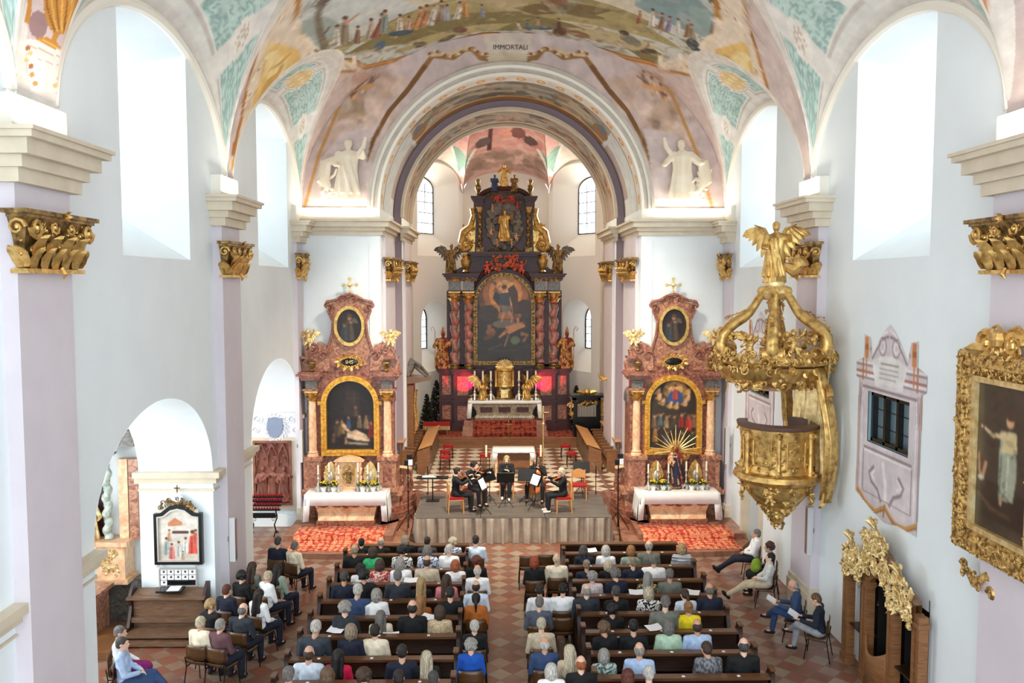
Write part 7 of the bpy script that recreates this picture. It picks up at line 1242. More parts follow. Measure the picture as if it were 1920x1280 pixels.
# hair, modelled around a head centred on the origin
def hair_mesh(kind, seed=0):
    q = random.Random(seed); els = []
    if kind == 'short': els = [('e', (0, -0.022, 0.045), (0.088, 0.1, 0.092)), ('e', (0, -0.055, 0.0), (0.08, 0.065, 0.08))]
    elif kind == 'bald': els = [('e', (0, -0.045, -0.012), (0.086, 0.074, 0.09)), ('e', (0, -0.02, -0.0), (0.087, 0.05, 0.055))]
    elif kind == 'bob': els = [('e', (0, -0.025, 0.045), (0.1, 0.108, 0.1)), ('e', (0, -0.055, -0.03), (0.1, 0.08, 0.11)), ('c', (0.078, 0.0, 0.02), (0.075, -0.01, -0.1), 0.035, 0.03), ('c', (-0.078, 0.0, 0.02), (-0.075, -0.01, -0.1), 0.035, 0.03)]
    elif kind == 'long': els = [('e', (0, -0.025, 0.045), (0.098, 0.108, 0.1)), ('c', (0, -0.07, 0.0), (0, -0.12, -0.34), 0.1, 0.075, 0.6), ('c', (0.06, -0.05, 0.0), (0.08, -0.09, -0.3), 0.05, 0.035), ('c', (-0.06, -0.05, 0.0), (-0.08, -0.09, -0.32), 0.05, 0.035)]
    elif kind == 'curly':
        els = [('e', (0, -0.03, 0.04), (0.1, 0.108, 0.105))]
        for i in range(70):
            a, b = q.uniform(0, 6.28), q.uniform(-0.6, 1.5); v = Vector((math.cos(a)*math.cos(b), math.sin(a)*math.cos(b), math.sin(b)))
            if v.y > 0.45 and v.z < 0.4: continue
            els.append(('e', (v.x*0.1, v.y*0.1-0.03, v.z*0.105+0.03), (0.028, 0.028, 0.028)))
    elif kind == 'pony': els = [('e', (0, -0.022, 0.045), (0.09, 0.102, 0.092)), ('e', (0, -0.05, 0.0), (0.083, 0.07, 0.08)), ('c', (0, -0.12, 0.03), (0, -0.16, -0.06), 0.03, 0.035), ('c', (0, -0.16, -0.06), (0, -0.13, -0.22), 0.035, 0.012)]
    elif kind == 'bun': els = [('e', (0, -0.022, 0.045), (0.09, 0.102, 0.092)), ('e', (0, -0.05, 0.0), (0.083, 0.07, 0.08)), ('e', (0, -0.12, 0.07), (0.045, 0.04, 0.04))]
    return organic('hair', els, 0.012, 2)
HAIR = {k: hair_mesh(k, 3) for k in ('short', 'bald', 'bob', 'long', 'curly', 'pony', 'bun')}
_cm = {}
def cmat(c, kind='cloth'):
    k = (c, kind)
    if k in _cm: return _cm[k]
    if kind == 'hair': m = mat('hair_colour', c, 0.55, c2=tuple(x*0.62 for x in c), scale=60, stretch=(1, 1, 0.2), bump=0.8, bscale=70)
    elif kind == 'skin': m = mat('skin', c, 0.5)
    elif kind == 'pat': m = mat('patterned_fabric', c[:3], 0.85, c2=c[3:], scale=22, lo=0.48, hi=0.53)
    elif kind == 'fine': m = mat('finely_patterned_fabric', c[:3], 0.85, c2=c[3:], scale=60, lo=0.45, hi=0.55)
    elif kind == 'stripe': m = mat('striped_fabric', c[:3], 0.85, c2=c[3:], scale=1, lo=0.45, hi=0.55, stretch=(0.3, 0.3, 40))
    elif kind == 'check': m = mat('checked_fabric', c[:3], 0.85, c2=c[3:], scale=26, lo=0.48, hi=0.52, stretch=(1, 1, 0.6))
    else: m = mat('fabric', c, 0.85, c2=tuple(min(1, x*1.12+0.01) for x in c), scale=12)
    _cm[k] = m; return m
HC = dict(black=(0.07, 0.06, 0.055), dark=(0.15, 0.11, 0.09), brown=(0.3, 0.2, 0.14), lbrown=(0.46, 0.34, 0.24), auburn=(0.42, 0.19, 0.12), red=(0.66, 0.27, 0.13), ginger=(0.72, 0.38, 0.2), blond=(0.78, 0.64, 0.44), gold=(0.72, 0.5, 0.3), grey=(0.5, 0.48, 0.46), dgrey=(0.3, 0.29, 0.28), lgrey=(0.68, 0.66, 0.63), white=(0.88, 0.86, 0.82), wblond=(0.88, 0.82, 0.7), gblond=(0.66, 0.58, 0.48))
TC = dict(black=(0.05, 0.05, 0.06), navy=(0.09, 0.11, 0.18), slate=(0.2, 0.23, 0.27), dslate=(0.15, 0.17, 0.2), white=(0.93, 0.93, 0.93), cream=(0.88, 0.83, 0.73), beige=(0.74, 0.68, 0.58), lblue=(0.66, 0.75, 0.88), pblue=(0.8, 0.85, 0.92), blue=(0.05, 0.28, 0.62), green=(0.2, 0.66, 0.42), mint=(0.66, 0.76, 0.66), ggrey=(0.42, 0.43, 0.39), sage=(0.55, 0.6, 0.54), pink=(0.82, 0.5, 0.5), crimson=(0.78, 0.05, 0.25), yellow=(0.92, 0.8, 0.1), orange=(0.66, 0.36, 0.12), mauve=(0.36, 0.24, 0.26), bluesuit=(0.18, 0.26, 0.4), denim=(0.16, 0.25, 0.4), grey=(0.55, 0.56, 0.58), gsuit=(0.3, 0.32, 0.37))
SK = [(0.86, 0.67, 0.56), (0.8, 0.6, 0.48), (0.9, 0.73, 0.63), (0.82, 0.64, 0.55)]
q_ = random.Random(12)
def person(x, y, z, rz, pose, hair, hc, top, label, bottom='navy', kind='cloth', sc=1.0, group=None, shoes=(0.08, 0.07, 0.07), socks=None, skin=None):
    p = POSE[pose]; sk = cmat(skin or q_.choice(SK), 'skin'); o = place('person', p['skin'], sk, None, (x, y, z), rz, sc); tag(o, label, 'person', group)
    tcol = TC[top] if isinstance(top, str) else top; place('top', p['top'], cmat(tcol, kind), o); bcol = TC[bottom] if isinstance(bottom, str) else bottom
    place('trousers', p['bot'], cmat(bcol), o); place('shoes', p['shoe'], cmat(shoes), o)
    h = place('hair', HAIR[hair], cmat(HC[hc], 'hair'), o, p['head'], math.atan2(-p['look'][0], 1)); h.rotation_euler[0] = p['look'][1]*0.8
    return o
def booklet(p, rz, label, open_=True, tilt=-0.6):
    b = MB(); w = 0.15
    for s in (-1, 1): b._add([(0, 0, 0), (s*w, 0, 0.015), (s*w, 0.21, 0.015), (0, 0.21, 0), (0, 0, -0.004), (s*w, 0, 0.011), (s*w, 0.21, 0.011), (0, 0.21, -0.004)], [(0, 1, 2, 3), (7, 6, 5, 4), (0, 4, 5, 1), (1, 5, 6, 2), (2, 6, 7, 3)])
    o = fix(b.build('programme_booklet', M['paper'])); o.location = p; o.rotation_euler = (-tilt, 0, rz); return tag(o, label, 'booklet')
# pews: (row, crop x of the head, crop y, pose, hair, hair colour, clothes, pattern, label)
ROW = lambda blk, r: RAILS[blk][r]
def seat_person(px, py, blk, row, pose, hair, hc, top, label, kind='cloth', bottom='navy'):
    yb = ROW(blk, row)+0.26; p = at(px, py, Y=yb+0.04); hz = POSE[pose]['head'].z; sc = min(1.1, max(0.93, p.z/hz)); zoff = 0.0
    return person(p.x, yb, zoff, q_.uniform(-0.12, 0.12), pose, hair, hc, top, label, bottom, kind, sc)
A = lambda x, y: (500+x/4.267, 980+y/4.267); B = lambda x, y: (900+x/4.267, 980+y/4.267); Dd = lambda x, y: (1280+x/4.085, 980+y/4.085)
W2 = (0.92, 0.92, 0.9, 0.15, 0.15, 0.18); W3 = (0.9, 0.92, 0.95, 0.25, 0.35, 0.55)
PEOPLE = [
 ('L', 0, A(760, 165), 'woman', 'short', 'black', 'black', 'black haired woman in black in the front left pew row, leftmost'),
 ('L', 0, A(915, 150), 'man', 'bald', 'lgrey', 'black', 'pinkish grey haired man in black before the carpet, front left pew'),
 ('L', 0, A(1115, 140), 'womanb', 'bob', 'gblond', 'black', 'grey blond person in black in the middle of the front left pew'),
 ('L', 0, A(1285, 165), 'man', 'short', 'dark', 'slate', 'dark brown haired man in dark jacket in the front left pew'),
 ('L', 0, A(1490, 155), 'woman', 'curly', 'wblond', W3, 'white haired woman in white and navy floral top, front left pew by the aisle', 'pat'),
 ('L', 1, A(705, 210), 'man', 'bald', 'gblond', 'black', 'balding sandy haired man in black suit at the outer end, second left row'),
 ('L', 1, A(850, 235), 'woman', 'bob', 'brown', 'green', 'brown haired woman in bright green top'),
 ('L', 1, A(1085, 225), 'woman', 'curly', 'black', W2, 'black haired woman in black and white speckled dress, second left row', 'pat'),
 ('L', 1, A(1290, 225), 'womanb', 'bob', 'grey', W3, 'grey haired woman in blue and white patterned top, second left row', 'pat'),
 ('L', 1, A(1460, 215), 'woman', 'short', 'white', 'white', 'white haired woman in white blouse, second left row by the aisle'),
 ('L', 2, A(755, 370), 'woman', 'curly', 'black', 'white', 'dark curly haired woman with white shawl, third left row'),
 ('L', 2, A(905, 335), 'woman', 'bob', 'brown', (0.75, 0.25, 0.25, 0.9, 0.8, 0.75), 'brown haired woman in red and white patterned blouse', 'pat'),
 ('L', 2, A(1075, 330), 'womanb', 'bob', 'lgrey', 'white', 'grey haired woman in white lace top between two men, third left row'),
 ('L', 2, A(1283, 305), 'man', 'bald', 'brown', 'beige', 'balding man in beige shirt, third left row'),
 ('L', 2, A(1510, 340), 'woman', 'bob', 'ginger', 'white', 'ginger haired woman in white top, third left row by the aisle'),
 ('L', 3, A(622, 430), 'man', 'short', 'dgrey', 'navy', 'dark grey haired man in navy suit at the outer end, fourth left row'),
 ('L', 3, A(785, 430), 'womanb', 'curly', 'black', 'black', 'black curly haired woman in black dress, fourth left row'),
 ('L', 3, A(1050, 425), 'man', 'short', 'grey', 'dslate', 'grey haired man in dark slate jacket, fourth left row'),
 ('L', 3, A(1238, 480), 'woman', 'long', 'blond', 'black', 'long haired blonde in black, fourth left row'),
 ('L', 3, A(1440, 460), 'woman', 'long', 'brown', 'pink', 'long curly brown haired woman in pink top'),
 ('L', 4, A(722, 535), 'manb', 'short', 'white', 'bluesuit', 'white haired man in blue suit, fifth left row'),
 ('L', 4, A(880, 575), 'woman', 'bob', 'lgrey', 'white', 'grey bobbed woman in white blouse beside man in blue suit'),
 ('L', 4, A(1235, 625), 'woman', 'long', 'gold', 'orange', 'woman with very long golden hair, fifth left row'),
 ('L', 4, A(1470, 560), 'man', 'short', 'dark', 'black', 'dark haired man in black suit with white collar, fifth left row by the aisle'),
 ('L', 5, A(633, 690), 'womanb', 'curly', 'lgrey', 'dslate', 'grey curly haired person in dark slate jacket, sixth left row'),
 ('L', 5, A(915, 750), 'woman', 'long', 'grey', 'cream', 'grey wavy long haired woman in cream jacket'),
 ('L', 5, A(1168, 670), 'man', 'bald', 'dark', 'black', 'balding dark haired man in black suit, sixth left row'),
 ('L', 5, A(1385, 715), 'woman', 'bob', 'brown', (0.86, 0.78, 0.64, 0.66, 0.56, 0.42), 'brown haired woman in beige patterned jacket, sixth left row', 'fine'),
 ('L', 6, A(385, 825), 'manb', 'short', 'white', 'slate', 'white haired man in slate blue jacket at the outer end, seventh left row'),
 ('L', 6, A(675, 865), 'woman', 'bob', 'gblond', 'navy', 'ash blond bobbed woman in navy, seventh left row'),
 ('L', 6, A(873, 870), 'womanb', 'short', 'dark', 'cream', 'dark haired woman in cream blouse, seventh left row'),
 ('L', 7, A(340, 1040), 'man', 'bald', 'brown', 'pblue', 'balding brown haired man in pale blue shirt, eighth left row'),
 ('L', 7, A(575, 1070), 'woman', 'long', 'black', 'crimson', 'woman with long black hair in crimson top'),
 ('L', 7, A(1085, 1030), 'man', 'short', 'dark', 'navy', 'dark haired man in dark navy suit, eighth left row'),
 ('L', 7, A(1280, 1080), 'woman', 'long', 'wblond', 'black', 'woman with long pale blond hair in black, eighth left row'),
 ('R', 1, B(832, 225), 'womanb', 'bob', 'dgrey', 'navy', 'dark grey haired woman in dark top, second right row by the aisle'),
 ('R', 1, B(1005, 220), 'woman', 'bob', 'white', 'white', 'white haired woman in white blouse, second right row'),
 ('R', 1, B(1207, 220), 'man', 'bob', 'gold', 'sage', 'sandy haired person in grey green top, second right row'),
 ('R', 1, B(1345, 185), 'manb', 'bald', 'lgrey', 'ggrey', 'tall balding man in grey olive jacket, second right row'),
 ('R', 1, B(1612, 205), 'woman', 'bob', 'blond', (0.92, 0.92, 0.9, 0.3, 0.33, 0.4), 'blonde woman in white and navy striped top, end of second right row', 'stripe'),
 ('R', 2, B(852, 335), 'man', 'short', 'gblond', 'navy', 'grey blond man in navy jacket, third right row by the aisle'),
 ('R', 2, B(1025, 340), 'woman', 'bob', 'wblond', 'black', 'white blond woman in black, third right row'),
 ('R', 2, B(1222, 315), 'man', 'short', 'gblond', 'navy', 'grey blond man in navy suit, middle of third right row'),
 ('R', 2, B(1385, 300), 'manb', 'short', 'grey', 'white', 'grey haired man in white shirt, third right row'),
 ('R', 3, B(898, 435), 'woman', 'curly', 'lgrey', (0.93, 0.9, 0.9, 0.78, 0.68, 0.7), 'grey curly haired woman in white patterned blouse, fourth right row', 'fine'),
 ('R', 3, B(1090, 415), 'womanb', 'curly', 'grey', 'navy', 'grey brown curly haired woman in navy, fourth right row'),
 ('R', 3, B(1340, 440), 'woman', 'long', 'lgrey', (0.2, 0.3, 0.25, 0.8, 0.66, 0.3), 'woman with long grey wavy hair in green and yellow print', 'pat'),
 ('R', 3, B(1515, 410), 'man', 'short', 'grey', 'ggrey', 'grey haired man in grey olive jacket, end of fourth right row'),
 ('R', 4, B(848, 540), 'manb', 'bald', 'lgrey', 'dslate', 'balding man in dark leather jacket, fifth right row by the aisle'),
 ('R', 4, B(1087, 550), 'man', 'short', 'dgrey', 'black', 'dark grey haired man in black shirt, fifth right row'),
 ('R', 4, B(1347, 560), 'woman', 'bob', 'wblond', (0.92, 0.9, 0.88, 0.1, 0.1, 0.12), 'white blond woman in boldly patterned black and white top', 'pat'),
 ('R', 4, B(1645, 575), 'womanb', 'pony', 'brown', 'pblue', 'woman with brown ponytail in pale denim shirt, fifth right row'),
 ('R', 4, (1330, 1103.6), 'man', 'bald', 'grey', 'navy', 'balding man in navy suit at the outer end, fifth right row'),
 ('R', 5, B(1057, 700), 'woman', 'curly', 'black', 'black', 'woman with black curly hair in black, sixth right row'),
 ('R', 5, B(1475, 635), 'manb', 'short', 'grey', 'ggrey', 'grey haired man in grey green jacket, sixth right row'),
 ('R', 5, B(1665, 680), 'woman', 'bun', 'gold', 'yellow', 'woman with blond bun in bright yellow top'),
 ('R', 6, B(1000, 850), 'womanb', 'curly', 'lbrown', 'black', 'woman with light brown curls in black, seventh right row by the aisle'),
 ('R', 6, B(1225, 825), 'man', 'short', 'black', 'black', 'black haired man in dark suit with white collar, seventh right row'),
 ('R', 6, B(1505, 830), 'woman', 'bob', 'grey', 'mint', 'grey haired woman in mint green jumper'),
 ('R', 6, B(1735, 820), 'man', 'bald', 'brown', 'lblue', 'balding brown haired man in light blue shirt, seventh right row'),
 ('R', 7, B(990, 1060), 'woman', 'bob', 'lgrey', (0.7, 0.78, 0.74, 0.3, 0.36, 0.36), 'silver bobbed woman in mint patterned blouse', 'pat'),
 ('R', 7, B(1272, 1010), 'man', 'bald', 'lgrey', 'lblue', 'bald man in light blue shirt, eighth right row'),
 ('R', 7, (1327, 1217), 'womanb', 'short', 'brown', (0.3, 0.3, 0.32, 0.5, 0.5, 0.52), 'short brown haired woman in grey checked sleeveless dress', 'check'),
 ('R', 7, (1392.6, 1210), 'manb', 'bald', 'dgrey', 'black', 'bald man in black suit at the outer end, eighth right row'),
]
for rec in PEOPLE:
    blk, row, (px, py), pose, hair, hc, top, lab = rec[:8]; seat_person(px, py, blk, row, pose, hair, hc, top, lab, rec[8] if len(rec) > 8 else 'cloth')
# last row, only heads in the picture
RAILS['L'].append(12.6); RAILS['R'].append(12.7)
for blk, px, py, pose, hair, hc, top, lab in (('L', 542, 1264, 'man', 'short', 'grey', 'navy', 'grey brown haired person cut by the bottom edge, leftmost head of the last left row'), ('L', 614, 1266, 'woman', 'bob', 'lbrown', 'beige', 'light brown haired head at the bottom edge below the crimson top'), ('L', 683, 1268, 'woman', 'curly', 'brown', 'mauve', 'curly brown haired head at the bottom edge, left block'), ('L', 748, 1270, 'man', 'short', 'dark', 'slate', 'dark haired head at the bottom edge below the navy suit'), ('L', 813, 1272, 'man', 'short', 'dgrey', 'navy', 'dark grey head at the bottom edge below the pale blond hair'),
                                             ('R', 1177, 1268, 'woman', 'bob', 'auburn', 'mauve', 'dark auburn haired head at the bottom edge, right block'), ('R', 1216, 1262, 'man', 'short', 'white', 'bluesuit', 'white haired man in blue jacket at the bottom edge, right block')):
    seat_person(px, py, blk, 8, pose, hair, hc, top, lab)
for blk, x0, x1, sd in (('L', -4.15, -1.25, 'left'), ('R', 1.06, 3.98, 'right')):
    src = [o for o in C.objects if o.get('group') == 'pews of the %s block' % sd][0]; o = copy_tree(src); o.location = (x0, RAILS[blk][8], 0); tag(o, 'dark wooden pew cut by the bottom edge, last row of the %s block' % sd)
# chairs along the aisle and at the sides, with or without sitters
def chair_person(px, py, rz, pose, hair, hc, top, lab, clab, kind='cloth', bottom='navy', z=0, hz=None, group=None, **k):
    h = POSE[pose]['head']; zz = z+(hz or h.z); p = at(px, py, Z=zz); c, s = math.cos(rz), math.sin(rz); x, y = p.x-(h.x*c-h.y*s), p.y-(h.x*s+h.y*c)
    o = person(x, y, z, rz, pose, hair, hc, top, lab, bottom, kind, (hz or h.z)/h.z, **k); off = -0.02; chair(x-math.sin(rz)*(off+0.06)*-1*-1, y+math.cos(rz)*(off+0.06), rz, clab, group, z); return o
AC = [
 (A(1672, 140), 'man', 'short', 'dark', 'pblue', 'dark haired man in pale blue shirt on the frontmost left aisle chair'), (A(1680, 310), 'woman', 'curly', 'auburn', 'black', 'auburn curly haired woman in black on a left aisle chair'), (A(1687, 380), 'man', 'bald', 'white', 'white', 'white haired man in white shirt on a left aisle chair'),
 (A(1675, 505), 'man', 'bald', 'dark', 'pblue', 'balding dark haired man in pale shirt on a left aisle chair'), (A(1675, 610), 'woman', 'pony', 'black', 'orange', 'woman with black ponytail in orange brown top on a left aisle chair'), (A(1663, 830), 'woman', 'short', 'white', 'black', 'white haired person in black on a left aisle chair'), (A(1635, 985), 'woman', 'curly', 'lgrey', 'blue', 'grey curly haired woman in bright blue on the nearest left aisle chair'),
 (B(435, 315), 'woman', 'bob', 'red', 'black', 'red haired woman in black with white collar on a right aisle chair'), (B(612, 285), 'man', 'bald', 'wblond', 'cream', 'white haired man in cream shirt on a right aisle chair'), (B(477, 535), 'man', 'short', 'dark', 'white', 'dark haired person in white t-shirt, left of a pair on the right aisle chairs'), (B(665, 530), 'manb', 'short', 'black', 'white', 'black haired person in white t-shirt, right of a pair on the right aisle chairs'),
 (B(477, 640), 'manb', 'short', 'grey', 'gsuit', 'grey haired man in slate blue suit on a right aisle chair'), (B(490, 810), 'man', 'short', 'wblond', 'beige', 'white blond person in beige jacket on a right aisle chair'), (B(517, 965), 'man', 'bald', 'white', 'bluesuit', 'balding man in navy jumper with white collar on a right aisle chair'), (B(715, 1035), 'womanb', 'long', 'wblond', 'beige', 'woman with long white blond hair on a right aisle chair'), (B(807, 1120), 'man', 'bald', 'ginger', 'black', 'bald ruddy man in black on a right aisle chair'), (B(570, 1185), 'woman', 'bob', 'white', 'white', 'white haired woman in white, nearest of the right aisle chairs'),
]
for i, ((px, py), pose, hair, hc, top, lab) in enumerate(AC):
    chair_person(px, py, 0, pose, hair, hc, top, lab, 'brown stacking chair under the '+lab.split(' on ')[0].split(',')[0], group='stacking chairs along the aisle')
for (px, py), lab in ((B(385, 310), 'empty brown stacking chair left of the red haired woman, one of two in front'), (B(530, 300), 'empty brown stacking chair at the pew end before the cream shirt'), (B(665, 815), 'empty brown stacking chair right of the beige jacket')):
    p = at(px, py, Z=0.68); chair(p.x, p.y+0.2, 0, lab, 'stacking chairs along the aisle')
# left side group, turned a little toward the stage
SIDE = [((522, 1015), 'man', 'short', 'dgrey', 'navy', 'dark grey haired man in navy suit, frontmost at the left wall', -0.2), ((553, 1024), 'womanb', 'short', 'grey', 'cream', 'grey haired person in cream top, beside the man in navy suit at the left', -0.5), ((474, 1064), 'woman', 'long', 'brown', 'ggrey', 'long brown haired woman in olive top by the left pillar', -0.35), ((522, 1067), 'womanb', 'long', 'dark', 'sage', 'woman with long dark hair in grey vest at the left', -0.5),
        ((455, 1081), 'woman', 'curly', 'black', 'black', 'black curly haired woman in black dress by the left pillar', -0.4), ((503.5, 1081), 'womanb', 'short', 'wblond', 'white', 'blonde woman in white top with bare legs at the left', -0.7), ((426, 1106.6), 'woman', 'short', 'auburn', 'navy', 'reddish haired person in navy behind the pillar corner', -0.3), ((487, 1116), 'woman', 'long', 'dark', 'white', 'woman with long dark curls in white at the left', -0.5),
        ((397, 1135), 'woman', 'curly', 'blond', 'black', 'blond curly haired woman in black beside the bench', -0.3), ((456.6, 1142), 'manb', 'bald', 'grey', 'dslate', 'grey balding man in dark slate jacket at the left', -0.3), ((377, 1167.5), 'woman', 'short', 'wblond', 'cream', 'grey blond woman in cream top with her back to the camera, next to the bench', -0.3), ((414, 1172), 'woman', 'short', 'lgrey', 'mauve', 'grey haired person in mauve brown cardigan with a paper', -0.35)]
for (px, py), pose, hair, hc, top, lab, rz in SIDE:
    chair_person(px, py, rz, pose, hair, hc, top, lab, 'brown stacking chair under the '+lab.split(' at ')[0].split(',')[0].split(' by ')[0].split(' beside ')[0].split(' behind ')[0].split(' with her')[0], group='stacking chairs at the left')
chair_person(230, 1207, R(-78), 'cross', 'short', 'dgrey', 'lblue', 'grey haired man in light blue shirt and jeans with crossed legs, bottom left', 'dark stacking chair with a jacket over it under the man in jeans, bottom left', bottom='denim')
chair_person(226, 1186, R(-80), 'woman', 'short', 'grey', 'white', 'grey haired woman in white behind the man in the light blue shirt', 'stacking chair behind the man with crossed legs, bottom left', bottom=(0.5, 0.1, 0.4))
# right side group against the wall, facing left
for (px, py), pose, hair, hc, top, bot, lab, rz in (((1418, 1001), 'stretch', 'short', 'grey', 'white', 'navy', 'grey haired man in white shirt stretching his legs, farthest along the right wall', 80), ((1441.6, 1026), 'woman', 'curly', 'brown', 'navy', 'black', 'brown curly haired woman with green bag by the right wall', 72), ((1444, 1046), 'stretch', 'short', 'black', (0.8, 0.8, 0.78), 'beige', 'dark haired person in light shirt and beige trousers, legs stretched, right wall', 75), ((1487, 1097.5), 'read', 'bald', 'lgrey', 'bluesuit', 'denim', 'bald man in dark blue jacket and jeans reading by the right wall', 66), ((1529.7, 1124), 'read', 'short', 'lbrown', 'navy', 'grey', 'man in navy jacket, grey jeans and turquoise socks reading, nearest at the right wall', 62)):
    o = chair_person(px, py, R(rz), pose, hair, hc, top, lab, 'brown stacking chair under the '+lab.split(' stretching')[0].split(' by the')[0].split(',')[0], bottom=bot, group='stacking chairs at the right wall')
    if 'green bag' in lab: BG = o.location.copy()
    if pose == 'read': c, s = math.cos(R(rz)), math.sin(R(rz)); l = o.location; booklet((l.x-s*0.42, l.y+c*0.42, 0.74), R(rz), 'open programme in the hands of the '+lab.split(' reading')[0], tilt=-0.5)
e = empty('backpack', (BG.x-0.3, BG.y+0.06, 0.56), 'lime green backpack on the lap of the curly haired woman by the right wall', 'bag'); GB = mat('lime_fabric', (0.5, 0.62, 0.15), 0.8)
place('body', organic('backpack', [('e', (0, 0, 0.16), (0.13, 0.1, 0.19)), ('e', (0, 0, 0.1), (0.14, 0.12, 0.12)), ('e', (0.0, -0.08, 0.12), (0.09, 0.06, 0.08))], 0.015, 3), GB, e); b = MB(); b.tube([(-0.04, 0, 0.33), (0, 0, 0.38), (0.04, 0, 0.33)], 0.01, 5); b.build('handle', M['black'], e)
# booklets lying about
for (px, py), z, lab in ((A(535, 880), 0.93, 'open programme lying on the rail left of the ash blond woman'), (A(995, 925), 0.86, 'programme on the rail behind the cream blouse'), (A(1150, 478), 0.93, 'white programme on the rail between the slate jacket and the blonde'), (A(1275, 775), 0.93, 'programme on the rail beside the balding man in black'), (B(890, 235), 0.93, 'programme on the front right rail by the aisle'), (B(1255, 575), 0.93, 'open programme beside the long grey hair'), (B(1415, 860), 0.93, 'white programme on the rail beside the grey green jacket'), (B(1690, 575), 0.93, 'programme beside the brown ponytail'), (B(1090, 918), 0.8, 'programme with yellow cover beside the light brown curls')):
    p = at(px, py, Z=z); booklet((p.x, p.y, z), q_.uniform(-0.5, 0.5), lab, tilt=-0.15)
p = at(425, 1144, Z=0.75); booklet(p, 0.3, 'white paper held beside the grey balding man at the left', tilt=-0.5); p = at(451, 1191, Z=0.7); booklet(p, -0.2, 'paper held by the person in mauve cardigan', tilt=-0.5)

# ================================================================ MUSICIANS
def player(px, py, rz, pose, hair, hc, top, lab, clab, bottom='black', **k):
    h = POSE[pose]['head']; p = at(px, py, Z=SZ+h.z); c, s = math.cos(rz), math.sin(rz); x, y = p.x-(h.x*c-h.y*s), p.y-(h.x*s+h.y*c); o = person(x, y, SZ, rz, pose, hair, hc, top, lab, bottom, **k); beech_chair((x, y, SZ), rz, clab); return o
def violin(o, lab, s=-1):
    W_ = mat('varnished_wood', (0.62, 0.3, 0.1), 0.25) if 'violin' not in M else M['violin']; M['violin'] = W_
    e = empty('violin', (0, 0, 0), lab, 'violin'); me = organic('violin', [('e', (0, 0, 0), (0.085, 0.1, 0.025)), ('e', (0, 0.16, 0), (0.07, 0.085, 0.025)), ('e', (0, 0.08, 0), (0.05, 0.06, 0.022))], 0.008, 1) if 'vm' not in M else M['vm']; M['vm'] = me; place('body', me, W_, e)
    b = MB(); b.box((0, 0.33, 0.012), (0.025, 0.2, 0.02)); b.scroll((0, 0.45, 0.0), (0, 1, 0), (0, 0, 1), 0.02, 1, 0.01, 8); b.build('neck', M['blackwood'], e); b = MB(); b.box((0, 0.08, 0.035), (0.05, 0.012, 0.03)); b.box((0, 0.2, 0.035), (0.03, 0.3, 0.006)); b.build('fingerboard', M['blackwood'], e)
    m = o.matrix_basis; e.matrix_world = m @ Matrix.Translation((-0.06, 0.14, 1.035)) @ Matrix.Rotation(R(28), 4, 'Z') @ Matrix.Rotation(R(-14), 4, 'X')
    bow = empty('violin_bow', (0, 0, 0), 'bow drawn across the '+lab, 'bow'); b = MB(); b.tube([(-0.3, 0, 0), (0.38, 0, 0)], 0.006, 5); b.build('stick', M['wood_dark'], bow); b = MB(); b.tube([(-0.29, 0, -0.02), (0.36, 0, -0.02)], 0.004, 4); b.box((0.34, 0, -0.012), (0.04, 0.01, 0.02)); b.build('hair', M['paper'], bow)
    bow.matrix_world = m @ Matrix.Translation((0.1, 0.31, 1.06)) @ Matrix.Rotation(R(20), 4, 'Z') @ Matrix.Rotation(R(28), 4, 'Y')
scene.view_layers[0].update()
o = player(858, 884, R(-80), 'violin', 'bun', 'dark', 'black', 'dark haired violinist in black seated at the left front of the stage', 'beech chair under the left front violinist'); violin(o, 'violin of the left front violinist')
o = player(890, 873, R(-140), 'violin', 'curly', 'dark', 'black', 'dark curly haired violinist seated second from the left on stage', 'beech chair under the second violinist from the left'); violin(o, 'violin of the second player from the left')
o = player(950, 862, R(178), 'wind', 'long', 'blond', 'black', 'blonde player in black jacket and white shoes in the centre of the stage', 'beech chair under the blonde centre player', shoes=(0.9, 0.9, 0.9))
cl = empty('clarinet', (0, 0, 0), 'dark clarinet in the hands of the blonde centre player', 'clarinet'); b = MB(); b.tube([(0, 0, 0), (0, 0, 0.5), (0, 0, 0.55)], [0.014, 0.015, 0.035], 8); b.build('body', M['blackwood'], cl); b = MB()
for k in range(6): b.sph((0, -0.016, 0.12+0.06*k), 0.01, 6)
b.build('key', M['silver'], cl); cl.matrix_world = o.matrix_basis @ Matrix.Translation((0, 0.14, 1.11)) @ Matrix.Rotation(R(155), 4, 'X')
b = MB()
o = player(1005, 864, R(165), 'cello', 'short', 'gblond', 'black', 'grey blond cellist in black playing an orange brown cello', 'beech chair under the cellist')
CE = empty('cello', (0, 0, 0), 'orange brown cello held between the knees of the cellist', 'cello'); CW = mat('cello_varnish', (0.72, 0.38, 0.12), 0.25)
place('body', organic('cello', [('e', (0, 0, 0.2), (0.21, 0.06, 0.21)), ('e', (0, 0, 0.58), (0.165, 0.055, 0.17)), ('e', (0, 0, 0.4), (0.13, 0.05, 0.16))], 0.014, 2), CW, CE); b = MB(); b.box((0, 0.03, 0.95), (0.04, 0.035, 0.5)); b.scroll((0, 0.02, 1.22), (0, 1, 0), (0, 0, 1), 0.04, 1.2, 0.014, 9); b.box((0, 0.07, 0.72), (0.04, 0.012, 0.5)); b.build('neck', M['blackwood'], CE); b = MB(); b.tube([(0, 0, 0.0), (0, 0.08, -0.26)], 0.006, 5); b.build('endpin', M['steel'], CE); b = MB(); b.box((0, 0.08, 0.36), (0.09, 0.01, 0.05)); b.box((0, 0.075, 0.2), (0.04, 0.012, 0.2)); b.build('bridge', M['blackwood'], CE)
